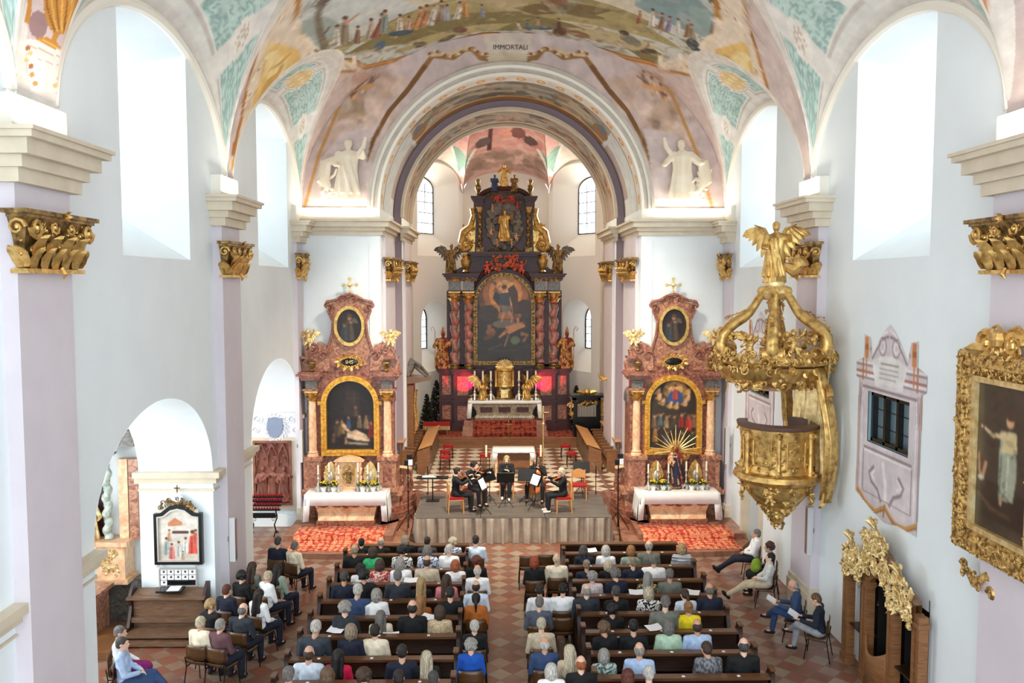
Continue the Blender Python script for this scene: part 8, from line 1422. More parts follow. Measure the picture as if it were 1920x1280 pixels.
for s in (-1, 1): b = MB(); b.tube([(s*0.07, 0.058, 0.3), (s*0.055, 0.062, 0.38), (s*0.07, 0.058, 0.46)], 0.006, 4); b.build('sound_hole', M['blackwood'], CE)
CE.matrix_world = o.matrix_basis @ Matrix.Translation((0.0, 0.44, 0.27)) @ Matrix.Rotation(R(18), 4, 'X')
bw = empty('cello_bow', (0, 0, 0), 'bow of the cellist', 'bow'); b = MB(); b.tube([(-0.3, 0, 0), (0.36, 0, 0)], 0.007, 5); b.build('stick', M['wood_dark'], bw); bw.matrix_world = o.matrix_basis @ Matrix.Translation((0.12, 0.48, 0.64)) @ Matrix.Rotation(R(8), 4, 'Y')
o = player(1052, 885, R(95), 'violin', 'bob', 'wblond', 'black', 'white blond viola player in black seated at the right of the stage', 'beech chair under the white blond viola player', shoes=(0.85, 0.8, 0.76)); violin(o, 'viola of the white blond player at the right')
p = at(1086, 905, Z=SZ+0.5); beech_chair((p.x, p.y, SZ), R(180), 'empty beech chair with red seat at the right rear of the stage')
for (px, py), z, rz, lab, pap in (((905, 968), SZ, 70, 'black music stand with white sheet before the left violinist', True), ((918, 945), SZ, 50, 'black music stand between the second violinist and the centre player', False), ((948, 950), SZ, 180, 'black music stand before the centre player', True), ((987, 945), SZ, -10, 'black music stand left of the cellist', False), ((1003, 955), SZ, -60, 'music stand with a bright sheet before the cellist', True), ((1090, 928), SZ, 0, 'black music stand in front of the empty beech chair', False)):
    p = at(px, py, Z=z); music_stand((p.x, max(p.y, SY0+0.35), z), R(rz), lab, 0.78, pap)
e = empty('side_table', (at(805, 893, Z=SZ+0.75).x, at(805, 893, Z=SZ+0.75).y, SZ), 'small dark table at the left rear of the stage carrying papers', 'table'); b = MB(); b.box((0.1, 0, 0.72), (0.95, 0.35, 0.03)); b.build('tabletop', M['black'], e); b = MB(); b.tube([(0.1, 0, 0), (0.1, 0, 0.72)], 0.02, 6); b.box((0.1, 0, 0.01), (0.4, 0.3, 0.02)); b.build('stand', M['black'], e)
e = empty('white_folder', (at(805, 893, Z=SZ+0.75)), 'white papers lying on the dark table at the left rear of the stage', 'papers'); b = MB(); b.box((0, 0, 0), (0.42, 0.2, 0.012)); b.build('sheets', M['paper'], e); b = MB(); b.box((0.26, 0, 0.01), (0.22, 0.05, 0.02)); b.build('violin_bow_case', M['blackwood'], e)

# ================================================================ PULPIT
M['gold_pulpit'] = mat('pulpit_gilding', (0.9, 0.75, 0.46), 0.38, 0.75, c2=(0.6, 0.44, 0.23), scale=7, lo=0.42, hi=0.7, bump=0.3, bscale=40); GP = M['gold_pulpit']
PX0, PY0 = 5.5, 18.0
e = empty('pulpit', (PX0, PY0, 2.1), 'gilded rococo pulpit basket hanging on the right wall pilaster', 'pulpit')
A0, A1 = 150, 350   # the open side faces the wall
def arcp(r, z, a0=-215, a1=55, n=40): return [(r*math.cos(R(a0+(a1-a0)*i/n)), r*math.sin(R(a0+(a1-a0)*i/n)), z) for i in range(n+1)]
b = MB(); b.grid([arcp(0.74, 2.2), arcp(0.86, 2.22), arcp(0.88, 2.3), arcp(0.68, 2.32), arcp(0.66, 1.25), arcp(0.0, 1.25)]); b.build('rim', mat('rim_paint', (0.4, 0.29, 0.25), 0.5), e)
b = MB(); b.grid([arcp(r, z) for r, z in ((0.74, 1.25), (0.72, 1.5), (0.74, 1.9), (0.79, 2.1), (0.8, 2.2))]); carve(b, R(-210), R(50), 1.32, 2.12, lambda u, v: (0.74*math.cos(u), 0.74*math.sin(u), v), lambda u, v: (math.cos(u), math.sin(u), 0), 0.055, 230, 3); b.build('basket', GP, e)
for i in range(6):
    a = R(-215+54*i); b = MB(); b.tube([(0.78*math.cos(a), 0.78*math.sin(a), z) for z in (1.25, 1.5, 1.9, 2.15)], [0.07, 0.045, 0.05, 0.08], 8); b.scroll((0.82*math.cos(a), 0.82*math.sin(a), 2.08), (math.cos(a), math.sin(a), 0), (0, 0, 1), 0.09, 1.2, 0.03, 10); b.scroll((0.84*math.cos(a), 0.84*math.sin(a), 1.32), (math.cos(a), math.sin(a), 0), (0, 0, 1), 0.09, 1.2, 0.03, 10, hand=-1); b.build('pilaster_strip', GP, e)
    if i < 5:
        m_ = R(-215+54*i+27); w_ = R(15); b = MB(); pts = [(m_-w_, 1.45), (m_+w_, 1.45), (m_+w_, 1.98), (m_-w_, 1.98), (m_-w_, 1.45)]; b.tube([(0.77*math.cos(t), 0.77*math.sin(t), z) for t, z in pts], 0.018, 5); b.build('panel_frame', M['gold'], e)
b = MB(); b.grid([arcp(r, z) for r, z in ((0.74, 1.28), (0.9, 1.24), (0.94, 1.14), (0.84, 1.06), (0.7, 1.0))]); b.build('lower_moulding', GP, e)
b = MB(); b.grid([arcp(r, z, n=24) for r, z in ((0.7, 1.0), (0.66, 0.8), (0.45, 0.55), (0.22, 0.4), (0.14, 0.15), (0.0, 0.0))])
carve(b, R(-215), R(55), 0.3, 1.0, lambda u, v: ((0.12+0.62*(v-0.2)/0.8)*math.cos(u), (0.12+0.62*(v-0.2)/0.8)*math.sin(u), v), lambda u, v: (math.cos(u), math.sin(u), -0.5), 0.13, 120, 7); carve(b, 0, 6.28, 0.02, 0.4, lambda u, v: (0.12*math.cos(u), 0.12*math.sin(u), v), lambda u, v: (math.cos(u), math.sin(u), -0.3), 0.08, 34, 9); b.build('hanging_foliage', GP, e)
for i, a in enumerate((-200, -120, -40)): place('carved_cherub', ST['p%d' % (i+1)], GP, e, (0.72*math.cos(R(a)), 0.72*math.sin(R(a)), 0.55), R(a+90), 0.5)
# back panel and drapery between basket and canopy
e = empty('pulpit_back_panel', (6.3, PY0, 3.2), 'gilded draped back panel joining pulpit basket and canopy', 'panel'); b = MB(); rows = []
for k in range(12):
    z = 2.5*k/11; rows.append([(-0.12-0.04*math.sin(j*1.7+z), -0.95+1.9*j/30+0.05*math.sin(z*2), z+0.2) for j in range(31)])
b.grid(rows); b.build('board', M['gold_pale'], e)
for s in (-1, 1):
    b = MB(); rows = []
    for k in range(14):
        t = k/13; rows.append([(-0.12-0.1*math.sin(j*0.9+t*2)-0.35*max(0, t-0.45), s*(0.75+0.32*math.sin(t*3.1)+0.035*j), 2.45-0.15*0-(1-t)*2.75+0.0*j) for j in range(9)])
    b.grid(rows); b.scroll((-0.2, s*1.05, 1.9), (0, s, 0), (0, 0, 1), 0.22, 1.3, 0.07, 14); b.leaf((-0.15, s*0.95, -0.1), (0, 0, -1), (-1, 0, 0), 0.35, 0.2, 0.2); o = b.build('drapery', GP, e); o.modifiers.new('s', 'SOLIDIFY').thickness = 0.04
CZ = 5.2
e = empty('pulpit_canopy', (5.35, PY0, CZ), 'gilded crown-like pulpit canopy with volutes, cherubs and garlands', 'canopy')
b = MB(); b.grid([arcp(r, z, -235, 75, 60) for r, z in ((0.0, 0.42), (1.0, 0.42), (1.12, 0.46), (1.26, 0.5), (1.3, 0.56), (1.2, 0.6), (1.0, 0.6), (0.0, 0.6))]); b.build('cornice', GP, e)
b = MB(); b.grid([arcp(r, z, -235, 75, 60) for r, z in ((1.18, 0.44), (1.1, 0.2), (0.85, 0.02), (0.4, -0.1), (0.0, -0.12))])
carve(b, R(-230), R(70), 0.0, 0.42, lambda u, v: ((0.95+0.45*v)*math.cos(u), (0.95+0.45*v)*math.sin(u), v), lambda u, v: (math.cos(u), math.sin(u), -0.4), 0.14, 110, 12); b.build('scalloped_valance', GP, e)
for i in range(6):
    a = R(-225+58*i); ca, sa = math.cos(a), math.sin(a); b = MB(); b.tube([(r*ca, r*sa, z) for r, z in ((1.12, 0.68), (1.2, 0.78), (1.23, 0.92), (1.18, 1.08), (1.05, 1.22), (0.88, 1.33), (0.72, 1.42), (0.58, 1.53), (0.47, 1.67), (0.38, 1.81), (0.28, 1.92))], [0.12, 0.13, 0.12, 0.12, 0.11, 0.1, 0.1, 0.09, 0.08, 0.08, 0.08], 12); carve(b, 0.5, 1.15, 0, 1, lambda u, v: (u*ca+0.08*(v-0.5)*sa, u*sa-0.08*(v-0.5)*ca, 1.62-0.38*(u-0.45)**0.8+0.06), lambda u, v: (ca*0.5, sa*0.5, 1), 0.06, 12, i); b.build('volute_arm', GP, e)
    b = MB(); b.tube([(1.12*ca-0.2*sa, 1.12*sa+0.2*ca, 0.72), (1.12*ca+0.2*sa, 1.12*sa-0.2*ca, 0.72)], [0.15, 0.15], 14); b.scroll((1.12*ca-0.22*sa, 1.12*sa+0.22*ca, 0.72), (ca, sa, 0), (0, 0, 1), 0.15, 1.5, 0.03, 14); b.scroll((1.12*ca+0.22*sa, 1.12*sa-0.22*ca, 0.72), (ca, sa, 0), (0, 0, 1), 0.15, 1.5, 0.03, 14); b.build('volute_roll', GP, e); b = MB(); b.sph((0.3*ca, 0.3*sa, 1.98), 0.1, 8); b.build('head_ornament', GP, e)
b = MB(); b.lathe([(0.28, 0.6), (0.2, 0.7), (0.12, 0.85), (0.17, 1.1), (0.16, 1.35), (0.1, 1.5), (0.14, 1.7), (0.12, 1.85)], (0, 0, 0), 14); carve(b, 0, 6.28, 0.7, 1.8, lambda u, v: (0.17*math.cos(u), 0.17*math.sin(u), v), lambda u, v: (math.cos(u), math.sin(u), 0), 0.07, 70, 4); b.build('centre_post', GP, e)
b = MB(); b.lathe([(0.2, 1.8), (0.3, 1.86), (0.34, 1.94), (0.3, 2.0), (0.34, 2.06), (0.24, 2.1), (0.2, 2.1), (0.2, 2.18), (0, 2.18)], (0, 0, 0), 20); b.build('top_ring', M['gold_pale'], e)
b = MB(); carve(b, R(-230), R(70), 0.56, 0.75, lambda u, v: ((1.3-0.3*(v-0.56))*math.cos(u), (1.3-0.3*(v-0.56))*math.sin(u), v), lambda u, v: (math.cos(u), math.sin(u), 0.4), 0.11, 110, 15); carve(b, R(-230), R(70), 0.35, 0.55, lambda u, v: (1.25*math.cos(u), 1.25*math.sin(u), v), lambda u, v: (math.cos(u), math.sin(u), 0), 0.1, 90, 16); b.build('rocaille', GP, e)
for i in range(5):
    a = R(-205+52*i); ca, sa = math.cos(a), math.sin(a); b = MB(); q = random.Random(i)
    for k in range(46): t = q.uniform(-1, 1); b.sph(((1.0+q.uniform(-0.1, 0.1))*ca-0.34*t*sa, (1.0+q.uniform(-0.1, 0.1))*sa+0.34*t*ca, 0.98+0.1*(1-t*t)+q.uniform(-0.06, 0.06)), q.uniform(0.035, 0.07), 6)
    b.build('flower_basket', GP, e)
for i in range(7): a = R(-215+42*i); place('rim_cherub', ST['p%d' % (i % 3+1)], GP, e, (1.18*math.cos(a), 1.18*math.sin(a), 0.5+0.12*(i % 2)), a+R(90), 0.6)
o = angel('canopy_angel', (5.33, PY0, CZ+2.16), 1.3, 'b', GP, True, 'gilded angel standing on the very top of the pulpit canopy', rz=R(-20)); b = MB(); b.tube([(0.1, 0.05, 0.3), (0.3, 0.1, 0.2), (0.42, 0.05, 0.32), (0.35, 0, 0.45)], [0.05, 0.12, 0.12, 0.04], 8); b.build('billowing_cloth', GP, o)

# ================================================================ RIGHT WALL
def masked(name, P, cv, mask, m, parent=None):
    n, k = mask.shape; ids = -np.ones((n, k), int); vs, cs = [], []; f = []
    for i in range(n-1):
        for j in range(k-1):
            if mask[i, j] and mask[i+1, j] and mask[i, j+1] and mask[i+1, j+1]:
                q = []
                for a, b_ in ((i, j), (i, j+1), (i+1, j+1), (i+1, j)):
                    if ids[a, b_] < 0: ids[a, b_] = len(vs); vs.append(tuple(P[a, b_])); cs.append(cv.c[a, b_])
                    q.append(ids[a, b_])
                f.append(q)
    me = bpy.data.meshes.new(name); me.from_pydata(vs, [], f); me.update(); ca = me.attributes.new('paint', 'FLOAT_COLOR', 'POINT'); col = np.ones((len(vs), 4)); col[:, :3] = lin_arr(np.array(cs)); ca.data.foreach_set('color', col.ravel()); return link_mesh(name, me, m, parent)
def surround(dy, label, wl):
    ny, nz = 190, 240; Y = np.linspace(13.5, 16.7, ny); Z = np.linspace(2.6, 6.75, nz); U, V = np.meshgrid(Y, Z); pm = lambda x, y: (lambda p: (p[1], p[2]))(at(x, y, X=6.49)); cv = Cv(U, V, (0, 0, 0), pm); mk = Cv(U, V, (0, 0, 0), pm)
    k_ = lambda pts: [((16.42-u*2.64), z) for u, z in pts]   # u 0..1 across, from the far side
    body = k_([(0.02, 3.3), (0.3, 3.1), (0.5, 3.0), (0.7, 3.1), (0.95, 3.1), (0.97, 5.5), (1.02, 5.55), (1.02, 5.85), (0.9, 5.95), (0.9, 6.4), (0.8, 6.35), (0.76, 6.02), (0.66, 6.32), (0.58, 6.5), (0.5, 6.62), (0.42, 6.5), (0.34, 6.32), (0.24, 6.02), (0.2, 6.35), (0.1, 6.4), (0.1, 5.95), (-0.02, 5.85), (-0.02, 5.55), (0.03, 5.5)])
    mk.poly(body, (1, 1, 1), px=False); S, G, D, O = (0.86, 0.82, 0.83), (0.95, 0.93, 0.93), (0.62, 0.54, 0.56), (0.84, 0.56, 0.34); cv.c[:] = S; q = lambda pts, c, a=1: cv.poly(k_(pts), c, a, px=False)
    ln = lambda pts, w, c: (lambda s: (setattr(cv, 'pmap', None), cv.line(k_(pts), w, c), setattr(cv, 'pmap', s)))(cv.pmap)
    for x in (0.06, 0.1, 0.9, 0.94): ln([(x, 3.2), (x, 5.45)], 0.035, D if x in (0.06, 0.94) else G)
    ln([(0.03, 3.3), (0.03, 5.5)], 0.035, O); ln([(0.965, 3.3), (0.965, 5.5)], 0.035, O)
    for z, c, w in ((5.56, D, 0.05), (5.62, G, 0.05), (5.68, (0.7, 0.5, 0.48), 0.05), (5.74, S, 0.05), (5.8, D, 0.04), (5.85, G, 0.04)): ln([(-0.02, z), (1.02, z)], w, c)
    q([(0.3, 5.45), (0.7, 5.45), (0.76, 5.9), (0.66, 6.0), (0.5, 6.05), (0.34, 6.0), (0.24, 5.9)], (0.93, 0.92, 0.91)); q([(0.42, 5.3), (0.58, 5.3), (0.64, 5.5), (0.36, 5.5)], (0.88, 0.86, 0.86))
    for z in (5.62, 5.71, 5.8, 5.89): ln([(0.36+0.02*(z > 5.8), z), (0.64-0.03*(z < 5.7), z)], 0.02, (0.68, 0.62, 0.58))
    ln([(0.24, 5.95), (0.34, 6.2), (0.42, 6.36), (0.5, 6.4), (0.58, 6.36), (0.66, 6.2), (0.76, 5.95)], 0.05, D); ln([(0.24, 6.02), (0.34, 6.28), (0.42, 6.45), (0.5, 6.5), (0.58, 6.45), (0.66, 6.28), (0.76, 6.02)], 0.05, G)
    for s in (-1, 1):
        for r_ in (0.055, 0.03): ln([(0.5+s*(0.1+r_*math.cos(t)), 6.2+r_*3*math.sin(t)) for t in [i*0.6 for i in range(11)]], 0.03, D if r_ > 0.04 else G)
        ln([(0.5+s*0.35, 5.95), (0.5+s*0.35, 6.34)], 0.16, O); ln([(0.5+s*0.35, 6.1), (0.5+s*0.35, 6.2)], 0.16, (0.7, 0.42, 0.22)); ln([(0.5+s*0.35, 5.6), (0.5+s*0.35, 5.95)], 0.06, O); ln([(0.5+s*0.3, 6.1), (0.5+s*0.18, 6.4)], 0.05, O); ln([(0.5+s*0.4, 5.5), (0.5+s*0.4, 5.95)], 0.05, (0.76, 0.5, 0.32)); ln([(0.5+s*0.42, 4.9), (0.5+s*0.4, 5.45)], 0.12, (0.74, 0.68, 0.7)); ln([(0.5+s*0.41, 4.9), (0.5+s*0.39, 5.45)], 0.04, G)
        ln([(0.5+s*0.18, 3.95), (0.5+s*0.26, 3.8), (0.5+s*0.22, 3.65), (0.5+s*0.12, 3.55), (0.5+s*0.06, 3.35)], 0.07, D); ln([(0.5+s*0.16, 3.9), (0.5+s*0.22, 3.78), (0.5+s*0.16, 3.7)], 0.05, G)
    ln([(0.1, 5.4), (0.9, 5.4)], 0.05, D); ln([(0.14, 4.25), (0.86, 4.25)], 0.06, D); ln([(0.14, 4.2), (0.86, 4.2)], 0.04, G); ln([(0.14, 3.4), (0.86, 3.4)], 0.03, D); ln([(0.14, 3.4), (0.14, 4.2)], 0.03, D); ln([(0.86, 3.4), (0.86, 4.2)], 0.03, D)
    ln([(0.45, 4.1), (0.5, 3.7), (0.5, 3.4)], 0.12, G); ln([(0.05, 3.4), (0.2, 3.2), (0.35, 3.12), (0.5, 3.3), (0.65, 3.1), (0.8, 3.12), (0.95, 3.3)], 0.09, (0.84, 0.62, 0.36)); ln([(0.05, 3.36), (0.2, 3.16), (0.35, 3.08), (0.5, 3.26), (0.65, 3.06), (0.8, 3.08), (0.95, 3.26)], 0.03, (0.62, 0.42, 0.24)); ln([(0.5, 3.35), (0.48, 3.1)], 0.06, (0.72, 0.5, 0.3)); ln([(0.46, 6.6), (0.5, 6.4), (0.54, 6.6)], 0.06, S)
    cv.blur(1); cv.grain(0.04, 9, 9, 3); mask = (mk.c[..., 0] > 0.5) & ~((U > 14.3) & (U < 15.9) & (V > 4.38) & (V < 5.32)); Pm = np.stack([np.full(U.shape, 6.488), U+dy, V], -1)
    o = masked('painted_window_surround', Pm, cv, mask, M['paint']); tag(o, label, 'wall painting')
    f = MB(); X = 6.6; y0, y1, z0, z1 = 14.3+dy, 15.9+dy, 4.38, 5.32
    for yy in (y0+0.04, y0+0.55, y0+1.05, y1-0.04): f.box((X, yy, 4.85), (0.1, 0.085, 0.94))
    for zz in (z0+0.03, z1-0.03): f.box((X, y0+0.8, zz), (0.1, 1.6, 0.08))
    for zz in (4.68, 5.0): f.box((X+0.02, y0+0.8, zz), (0.02, 1.6, 0.015))
    wo = structure(f.build('window_%d' % (20+int(dy > 1)), M['blackwood'])); g = MB(); g.quad((X+0.03, y0, z0), (X+0.03, y1, z0), (X+0.03, y1, z1), (X+0.03, y0, z1)); g.build('pane', M['glass'], wo)
    g = MB(); g.bb((6.95, y0-0.1, z0-0.1), (7.0, y1+0.1, z1+0.1)); g.bb((6.5, y0-0.05, z1), (7.0, y1+0.05, z1+0.02)); g.bb((6.5, y0-0.04, z0), (7.0, y0, z1)); g.bb((6.5, y1, z0), (7.0, y1+0.04, z1)); g.bb((6.5, y0-0.05, z0-0.02), (7.0, y1+0.05, z0)); structure(g.build('trim_%d' % (43+int(dy > 1)), mat('pale_blue_backing', (0.6, 0.7, 0.74), 0.8)))
surround(0, 'painted lilac stone surround with scrolls and inscription around the black casement window', 1); surround(7.45, 'second painted lilac surround, half hidden behind the pulpit', 2)
def paint_big(c, H):
    c.c[:] = (0.27, 0.21, 0.16); c.grain(0.2, 2, 2, 4); c.poly([(-1, 2.1), (1, 2.3), (1, 3), (-1, 3)], (0.2, 0.14, 0.1)); c.poly([(-0.1, 1.0), (0.45, 0.95), (0.5, 1.9), (0.4, 2.45), (-0.1, 2.5), (-0.15, 1.8)], (0.62, 0.64, 0.55)); c.line([(0.0, 1.1), (-0.4, 1.15), (-0.72, 1.02)], 0.13, (0.86, 0.76, 0.58), w2=0.07); c.ell(-0.8, 1.0, 0.06, 0.04, (0.86, 0.7, 0.52)); c.ell(0.22, 0.75, 0.14, 0.17, (0.84, 0.66, 0.5)); c.ell(0.24, 0.64, 0.16, 0.12, (0.32, 0.2, 0.13))
    c.poly([(0.0, 1.0), (0.45, 1.0), (0.5, 1.4), (-0.05, 1.45)], (0.82, 0.74, 0.55)); c.line([(-0.05, 1.5), (-0.1, 2.4)], 0.06, (0.42, 0.45, 0.38)); c.line([(0.2, 1.5), (0.15, 2.4)], 0.05, (0.78, 0.78, 0.68)); c.line([(-0.9, 1.6), (-0.85, 2.0), (-0.75, 2.15)], 0.08, (0.72, 0.52, 0.38)); c.line([(-0.6, 1.75), (-0.72, 2.1), (-0.85, 2.2)], 0.12, (0.76, 0.56, 0.42)); c.ell(-0.78, 2.15, 0.12, 0.06, (0.8, 0.76, 0.68)); c.line([(-0.9, 2.5), (-0.4, 2.75), (0.3, 2.8)], 0.1, (0.34, 0.24, 0.17)); c.line([(0.0, 2.45), (-0.05, 2.6)], 0.1, (0.8, 0.6, 0.45))
e = empty('framed_painting', (6.22, 11.1, 3.56), 'large dark painting of a pointing figure in a broad carved gilt frame on the right', 'painting'); e.rotation_euler = (0, 0, R(-90))
W_, H_ = 2.05, 2.85; fr = [(-W_/2, 0), (W_/2, 0), (W_/2, H_), (-W_/2, H_)]; inn = [(-W_/2+0.42, 0.42), (W_/2-0.42, 0.42), (W_/2-0.42, H_-0.42), (-W_/2+0.42, H_-0.42)]
b = MB(); md_ = [(-W_/2+0.2, 0.2), (W_/2-0.2, 0.2), (W_/2-0.2, H_-0.2), (-W_/2+0.2, H_-0.2)]; i2 = [(-W_/2+0.34, 0.34), (W_/2-0.34, 0.34), (W_/2-0.34, H_-0.34), (-W_/2+0.34, H_-0.34)]; Y_ = lambda pts, y: [(x, y, z) for x, z in pts]
b.grid([Y_(fr, 0.0), Y_(fr, -0.06), Y_([(x*0.97, 0.03+z*0.98) for x, z in fr], -0.14), Y_(md_, -0.16), Y_(i2, -0.06)], cu=True)
for side_, (ax, bx, az, bz) in enumerate(((-W_/2+0.06, W_/2-0.06, 0.06, 0.3), (-W_/2+0.06, W_/2-0.06, H_-0.3, H_-0.06), (-W_/2+0.06, -W_/2+0.3, 0.3, H_-0.3), (W_/2-0.3, W_/2-0.06, 0.3, H_-0.3))): carve(b, ax, bx, az, bz, lambda u, v: (u, -0.14, v), lambda u, v: (0, -1, 0), 0.06, 170, 20+side_)
for pts in (fr,):
    for i in range(4):
        p, q = pts[i], pts[(i+1) % 4]; L = math.hypot(q[0]-p[0], q[1]-p[1])
        for j in range(int(L/0.07)): t = j*0.07/L; b.sph((p[0]*0.985+(q[0]-p[0])*0.985*t, -0.08, 0.02+(p[1]+(q[1]-p[1])*t)*0.985), 0.03, 6)
b.build('carved_frame', M['gold_frame'], e); b = MB(); b.ring(i2, inn, -0.1, -0.02, 'y'); fix(b.build('inner_frame', M['gold_pale'], e, smooth=False)); oil('canvas', W_-0.8, H_-0.8, paint_big, e, (0, -0.03, 0.4), res=60)
b = MB(); carve(b, -0.35, 0.35, H_, H_+0.3, lambda u, v: (u, -0.1, v), lambda u, v: (0, -1, 0), 0.14, 34, 6); b.scroll((-0.3, -0.12, H_+0.14), (-1, 0, 0), (0, 0, 1), 0.18, 1.4, 0.06, 14); b.scroll((0.3, -0.12, H_+0.14), (1, 0, 0), (0, 0, 1), 0.18, 1.4, 0.06, 14); b.sph((0, -0.15, H_+0.2), 0.12, 8); b.leaf((-0.35, -0.12, H_+0.02), (-1, 0, 0.1), (0, -1, 0), 0.3, 0.14, 0.4); b.build('crest', M['gold'], e)
e = empty('frame_bracket', (6.3, 11.75, 3.05), 'small gilded scroll bracket on the wall below the big frame', 'bracket'); b = MB(); b.tube([(0.15, -0.35, 0.1), (0.0, -0.2, 0.22), (-0.05, 0.0, 0.05), (0.0, 0.2, 0.1), (-0.05, 0.4, 0.25)], [0.05, 0.06, 0.07, 0.05, 0.02], 7); b.scroll((0, -0.32, 0.0), (0, 1, 0), (0, 0, 1), 0.1, 1.3, 0.035, 12); b.scroll((0, 0.38, 0.2), (0, 1, 0), (0, 0, 1), 0.08, 1.3, 0.03, 12); carve(b, -0.2, 0.3, 0.0, 0.2, lambda u, v: (-0.05, u, v), lambda u, v: (-1, 0, 0), 0.07, 14, 2); b.build('scroll', M['gold_frame'], e)
# confessional
e = empty('confessional', (6.5, 14.6, 0), 'carved wooden confessional with three arched openings and gilded rococo crest', 'confessional'); WC = M['wood_conf']
b = MB(); 
b.bb((0.02, -1.15, 0), (0.8, 1.4, 0.02)); b.bb((0.78, -1.15, 0), (0.82, 1.4, 2.2)); b.bb((0.0, -1.18, 0), (0.8, -1.15, 2.2)); b.bb((0.0, 1.4, 0), (0.8, 1.43, 2.2)); b.bb((0.0, -1.15, 1.98), (0.8, 1.4, 2.0)); b.bb((0.0, -0.42, 0), (0.8, -0.38, 2.0)); b.bb((0.0, 0.62, 0), (0.8, 0.66, 2.0)); b.build('booth', M['dark'], e)
for y in (-1.35, -1.2, -0.45, -0.33, 0.58, 0.72, 1.42, 1.55): b = MB(); b.box((-0.2, y, 1.0), (0.16, 0.09, 2.0)); b.box((-0.2, y, 0.08), (0.2, 0.13, 0.16)); b.box((-0.2, y, 1.85), (0.2, 0.12, 0.08)); b.build('post', WC, e)
for y0, y1, z_, k in ((-1.2, -0.45, 1.55, 0), (-0.33, 0.58, 1.75, 1), (0.72, 1.42, 1.55, 0)):
    b = MB(); w_ = y1-y0; c_ = (y0+y1)/2; op = [(y0, z_)]+[(c_-w_/2*math.cos(math.pi*i/12), z_+w_/2*0.75*math.sin(math.pi*i/12)) for i in range(1, 12)]+[(y1, z_)]; top_ = 2.15+0.3*k
    rows = [[(-0.24, p[0], p[1]) for p in op], [(-0.24, p[0], top_) for p in op], [(-0.14, p[0], top_) for p in op], [(-0.14, p[0], p[1]) for p in op]]; b.grid(rows, cv=True); b.build('arched_head', WC, e)
    b = MB(); b.tube([(-0.26, c_+(w_/2+0.1)*math.cos(math.pi*i/12), top_+0.02+(0.1+0.12*k)*math.sin(math.pi*i/12)) for i in range(13)], 0.07, 8); b.build('cornice', M['wood_bench'], e)
    b = MB(); n_ = 210 if k else 120; carve(b, y0-0.05, y1+0.05, top_-0.25, top_+0.35+0.2*k, lambda u, v, c_=c_, w_=w_: (-0.33, u, v-0.5*abs(u-c_)**1.5), lambda u, v: (-1, 0, 0), 0.1, n_, 30+int(c_*10)); b.sph((-0.35, c_, top_+0.5+0.2*k), 0.06, 6)
    for i in range(5): a = R(30+30*i); b.leaf((-0.34, c_, top_+0.35+0.2*k), (0, math.cos(a), math.sin(a)), (-1, 0, 0), 0.26, 0.09, 0.3, 4)
    b.build('gilded_crest', M['gold_pale'], e)
b = MB(); b.grid([[(-0.22-0.14*math.sin(math.pi*j/12), -0.3+0.86*j/12, z-0.22*math.sin(math.pi*j/12)*(z > 0.5)) for j in range(13)] for z in (0.02, 0.5, 0.95)]); o = b.build('half_door', WC, e); o.modifiers.new('s', 'SOLIDIFY').thickness = 0.04
for y0, y1 in ((-1.15, -0.45), (0.72, 1.4)): b = MB(); b.box((-0.1, (y0+y1)/2, 0.8), (0.25, y1-y0, 0.03)); b.build('arm_shelf', M['wood_dark'], e); b = MB(); carve(b, y0+0.15, y1-0.15, 0.95, 1.5, lambda u, v: (0.3, u, v), lambda u, v: (-1, 0, 0), 0.06, 30, 5); b.build('lattice', M['wood_bench'], e)
# door in the right wall
b = MB(); b.bb((6.66, 22.2, 0), (6.7, 23.75, 2.15)); do = structure(b.build('door_1', mat('pale_blue_door', (0.72, 0.78, 0.8), 0.6))); b = MB(); b.box((6.64, 22.4, 1.05), (0.06, 0.12, 0.03)); b.build('door_handle', M['gold_dark'], do)
b = MB()
for y0, y1, z0, z1 in ((22.05, 22.2, 0, 2.3), (23.75, 23.9, 0, 2.3), (22.05, 23.9, 2.15, 2.3)): b.bb((6.42, y0, z0), (6.7, y1, z1))
trim(b, M['cream'])
for loc, h, lab in (((6.2, 17.98, 1.5), 1.05, 'tall pale column loudspeaker on the right pilaster below the pulpit'), ((-6.2, 18.1, 1.4), 0.95, 'tall pale column loudspeaker on the left pilaster above the seated group'), ((6.3, 24.95, 2.0), 1.1, 'column loudspeaker in the right corner beside the side altar'), ((-6.3, 24.95, 2.1), 0.95, 'column loudspeaker in the left corner beside the side altar')):
    e = empty('column_loudspeaker', loc, lab, 'loudspeaker'); b = MB(); b.box((0, 0, h/2), (0.12, 0.14, h)); b.build('housing', M['grey_box'], e); b = MB(); b.box((-0.065 if loc[0] > 0 else 0.065, 0, h/2), (0.01, 0.1, h*0.94)); b.build('grille', M['steel'], e); b = MB(); b.box((0.06 if loc[0] > 0 else -0.06, 0, h/2), (0.1, 0.05, 0.1)); b.build('bracket', M['steel'], e)

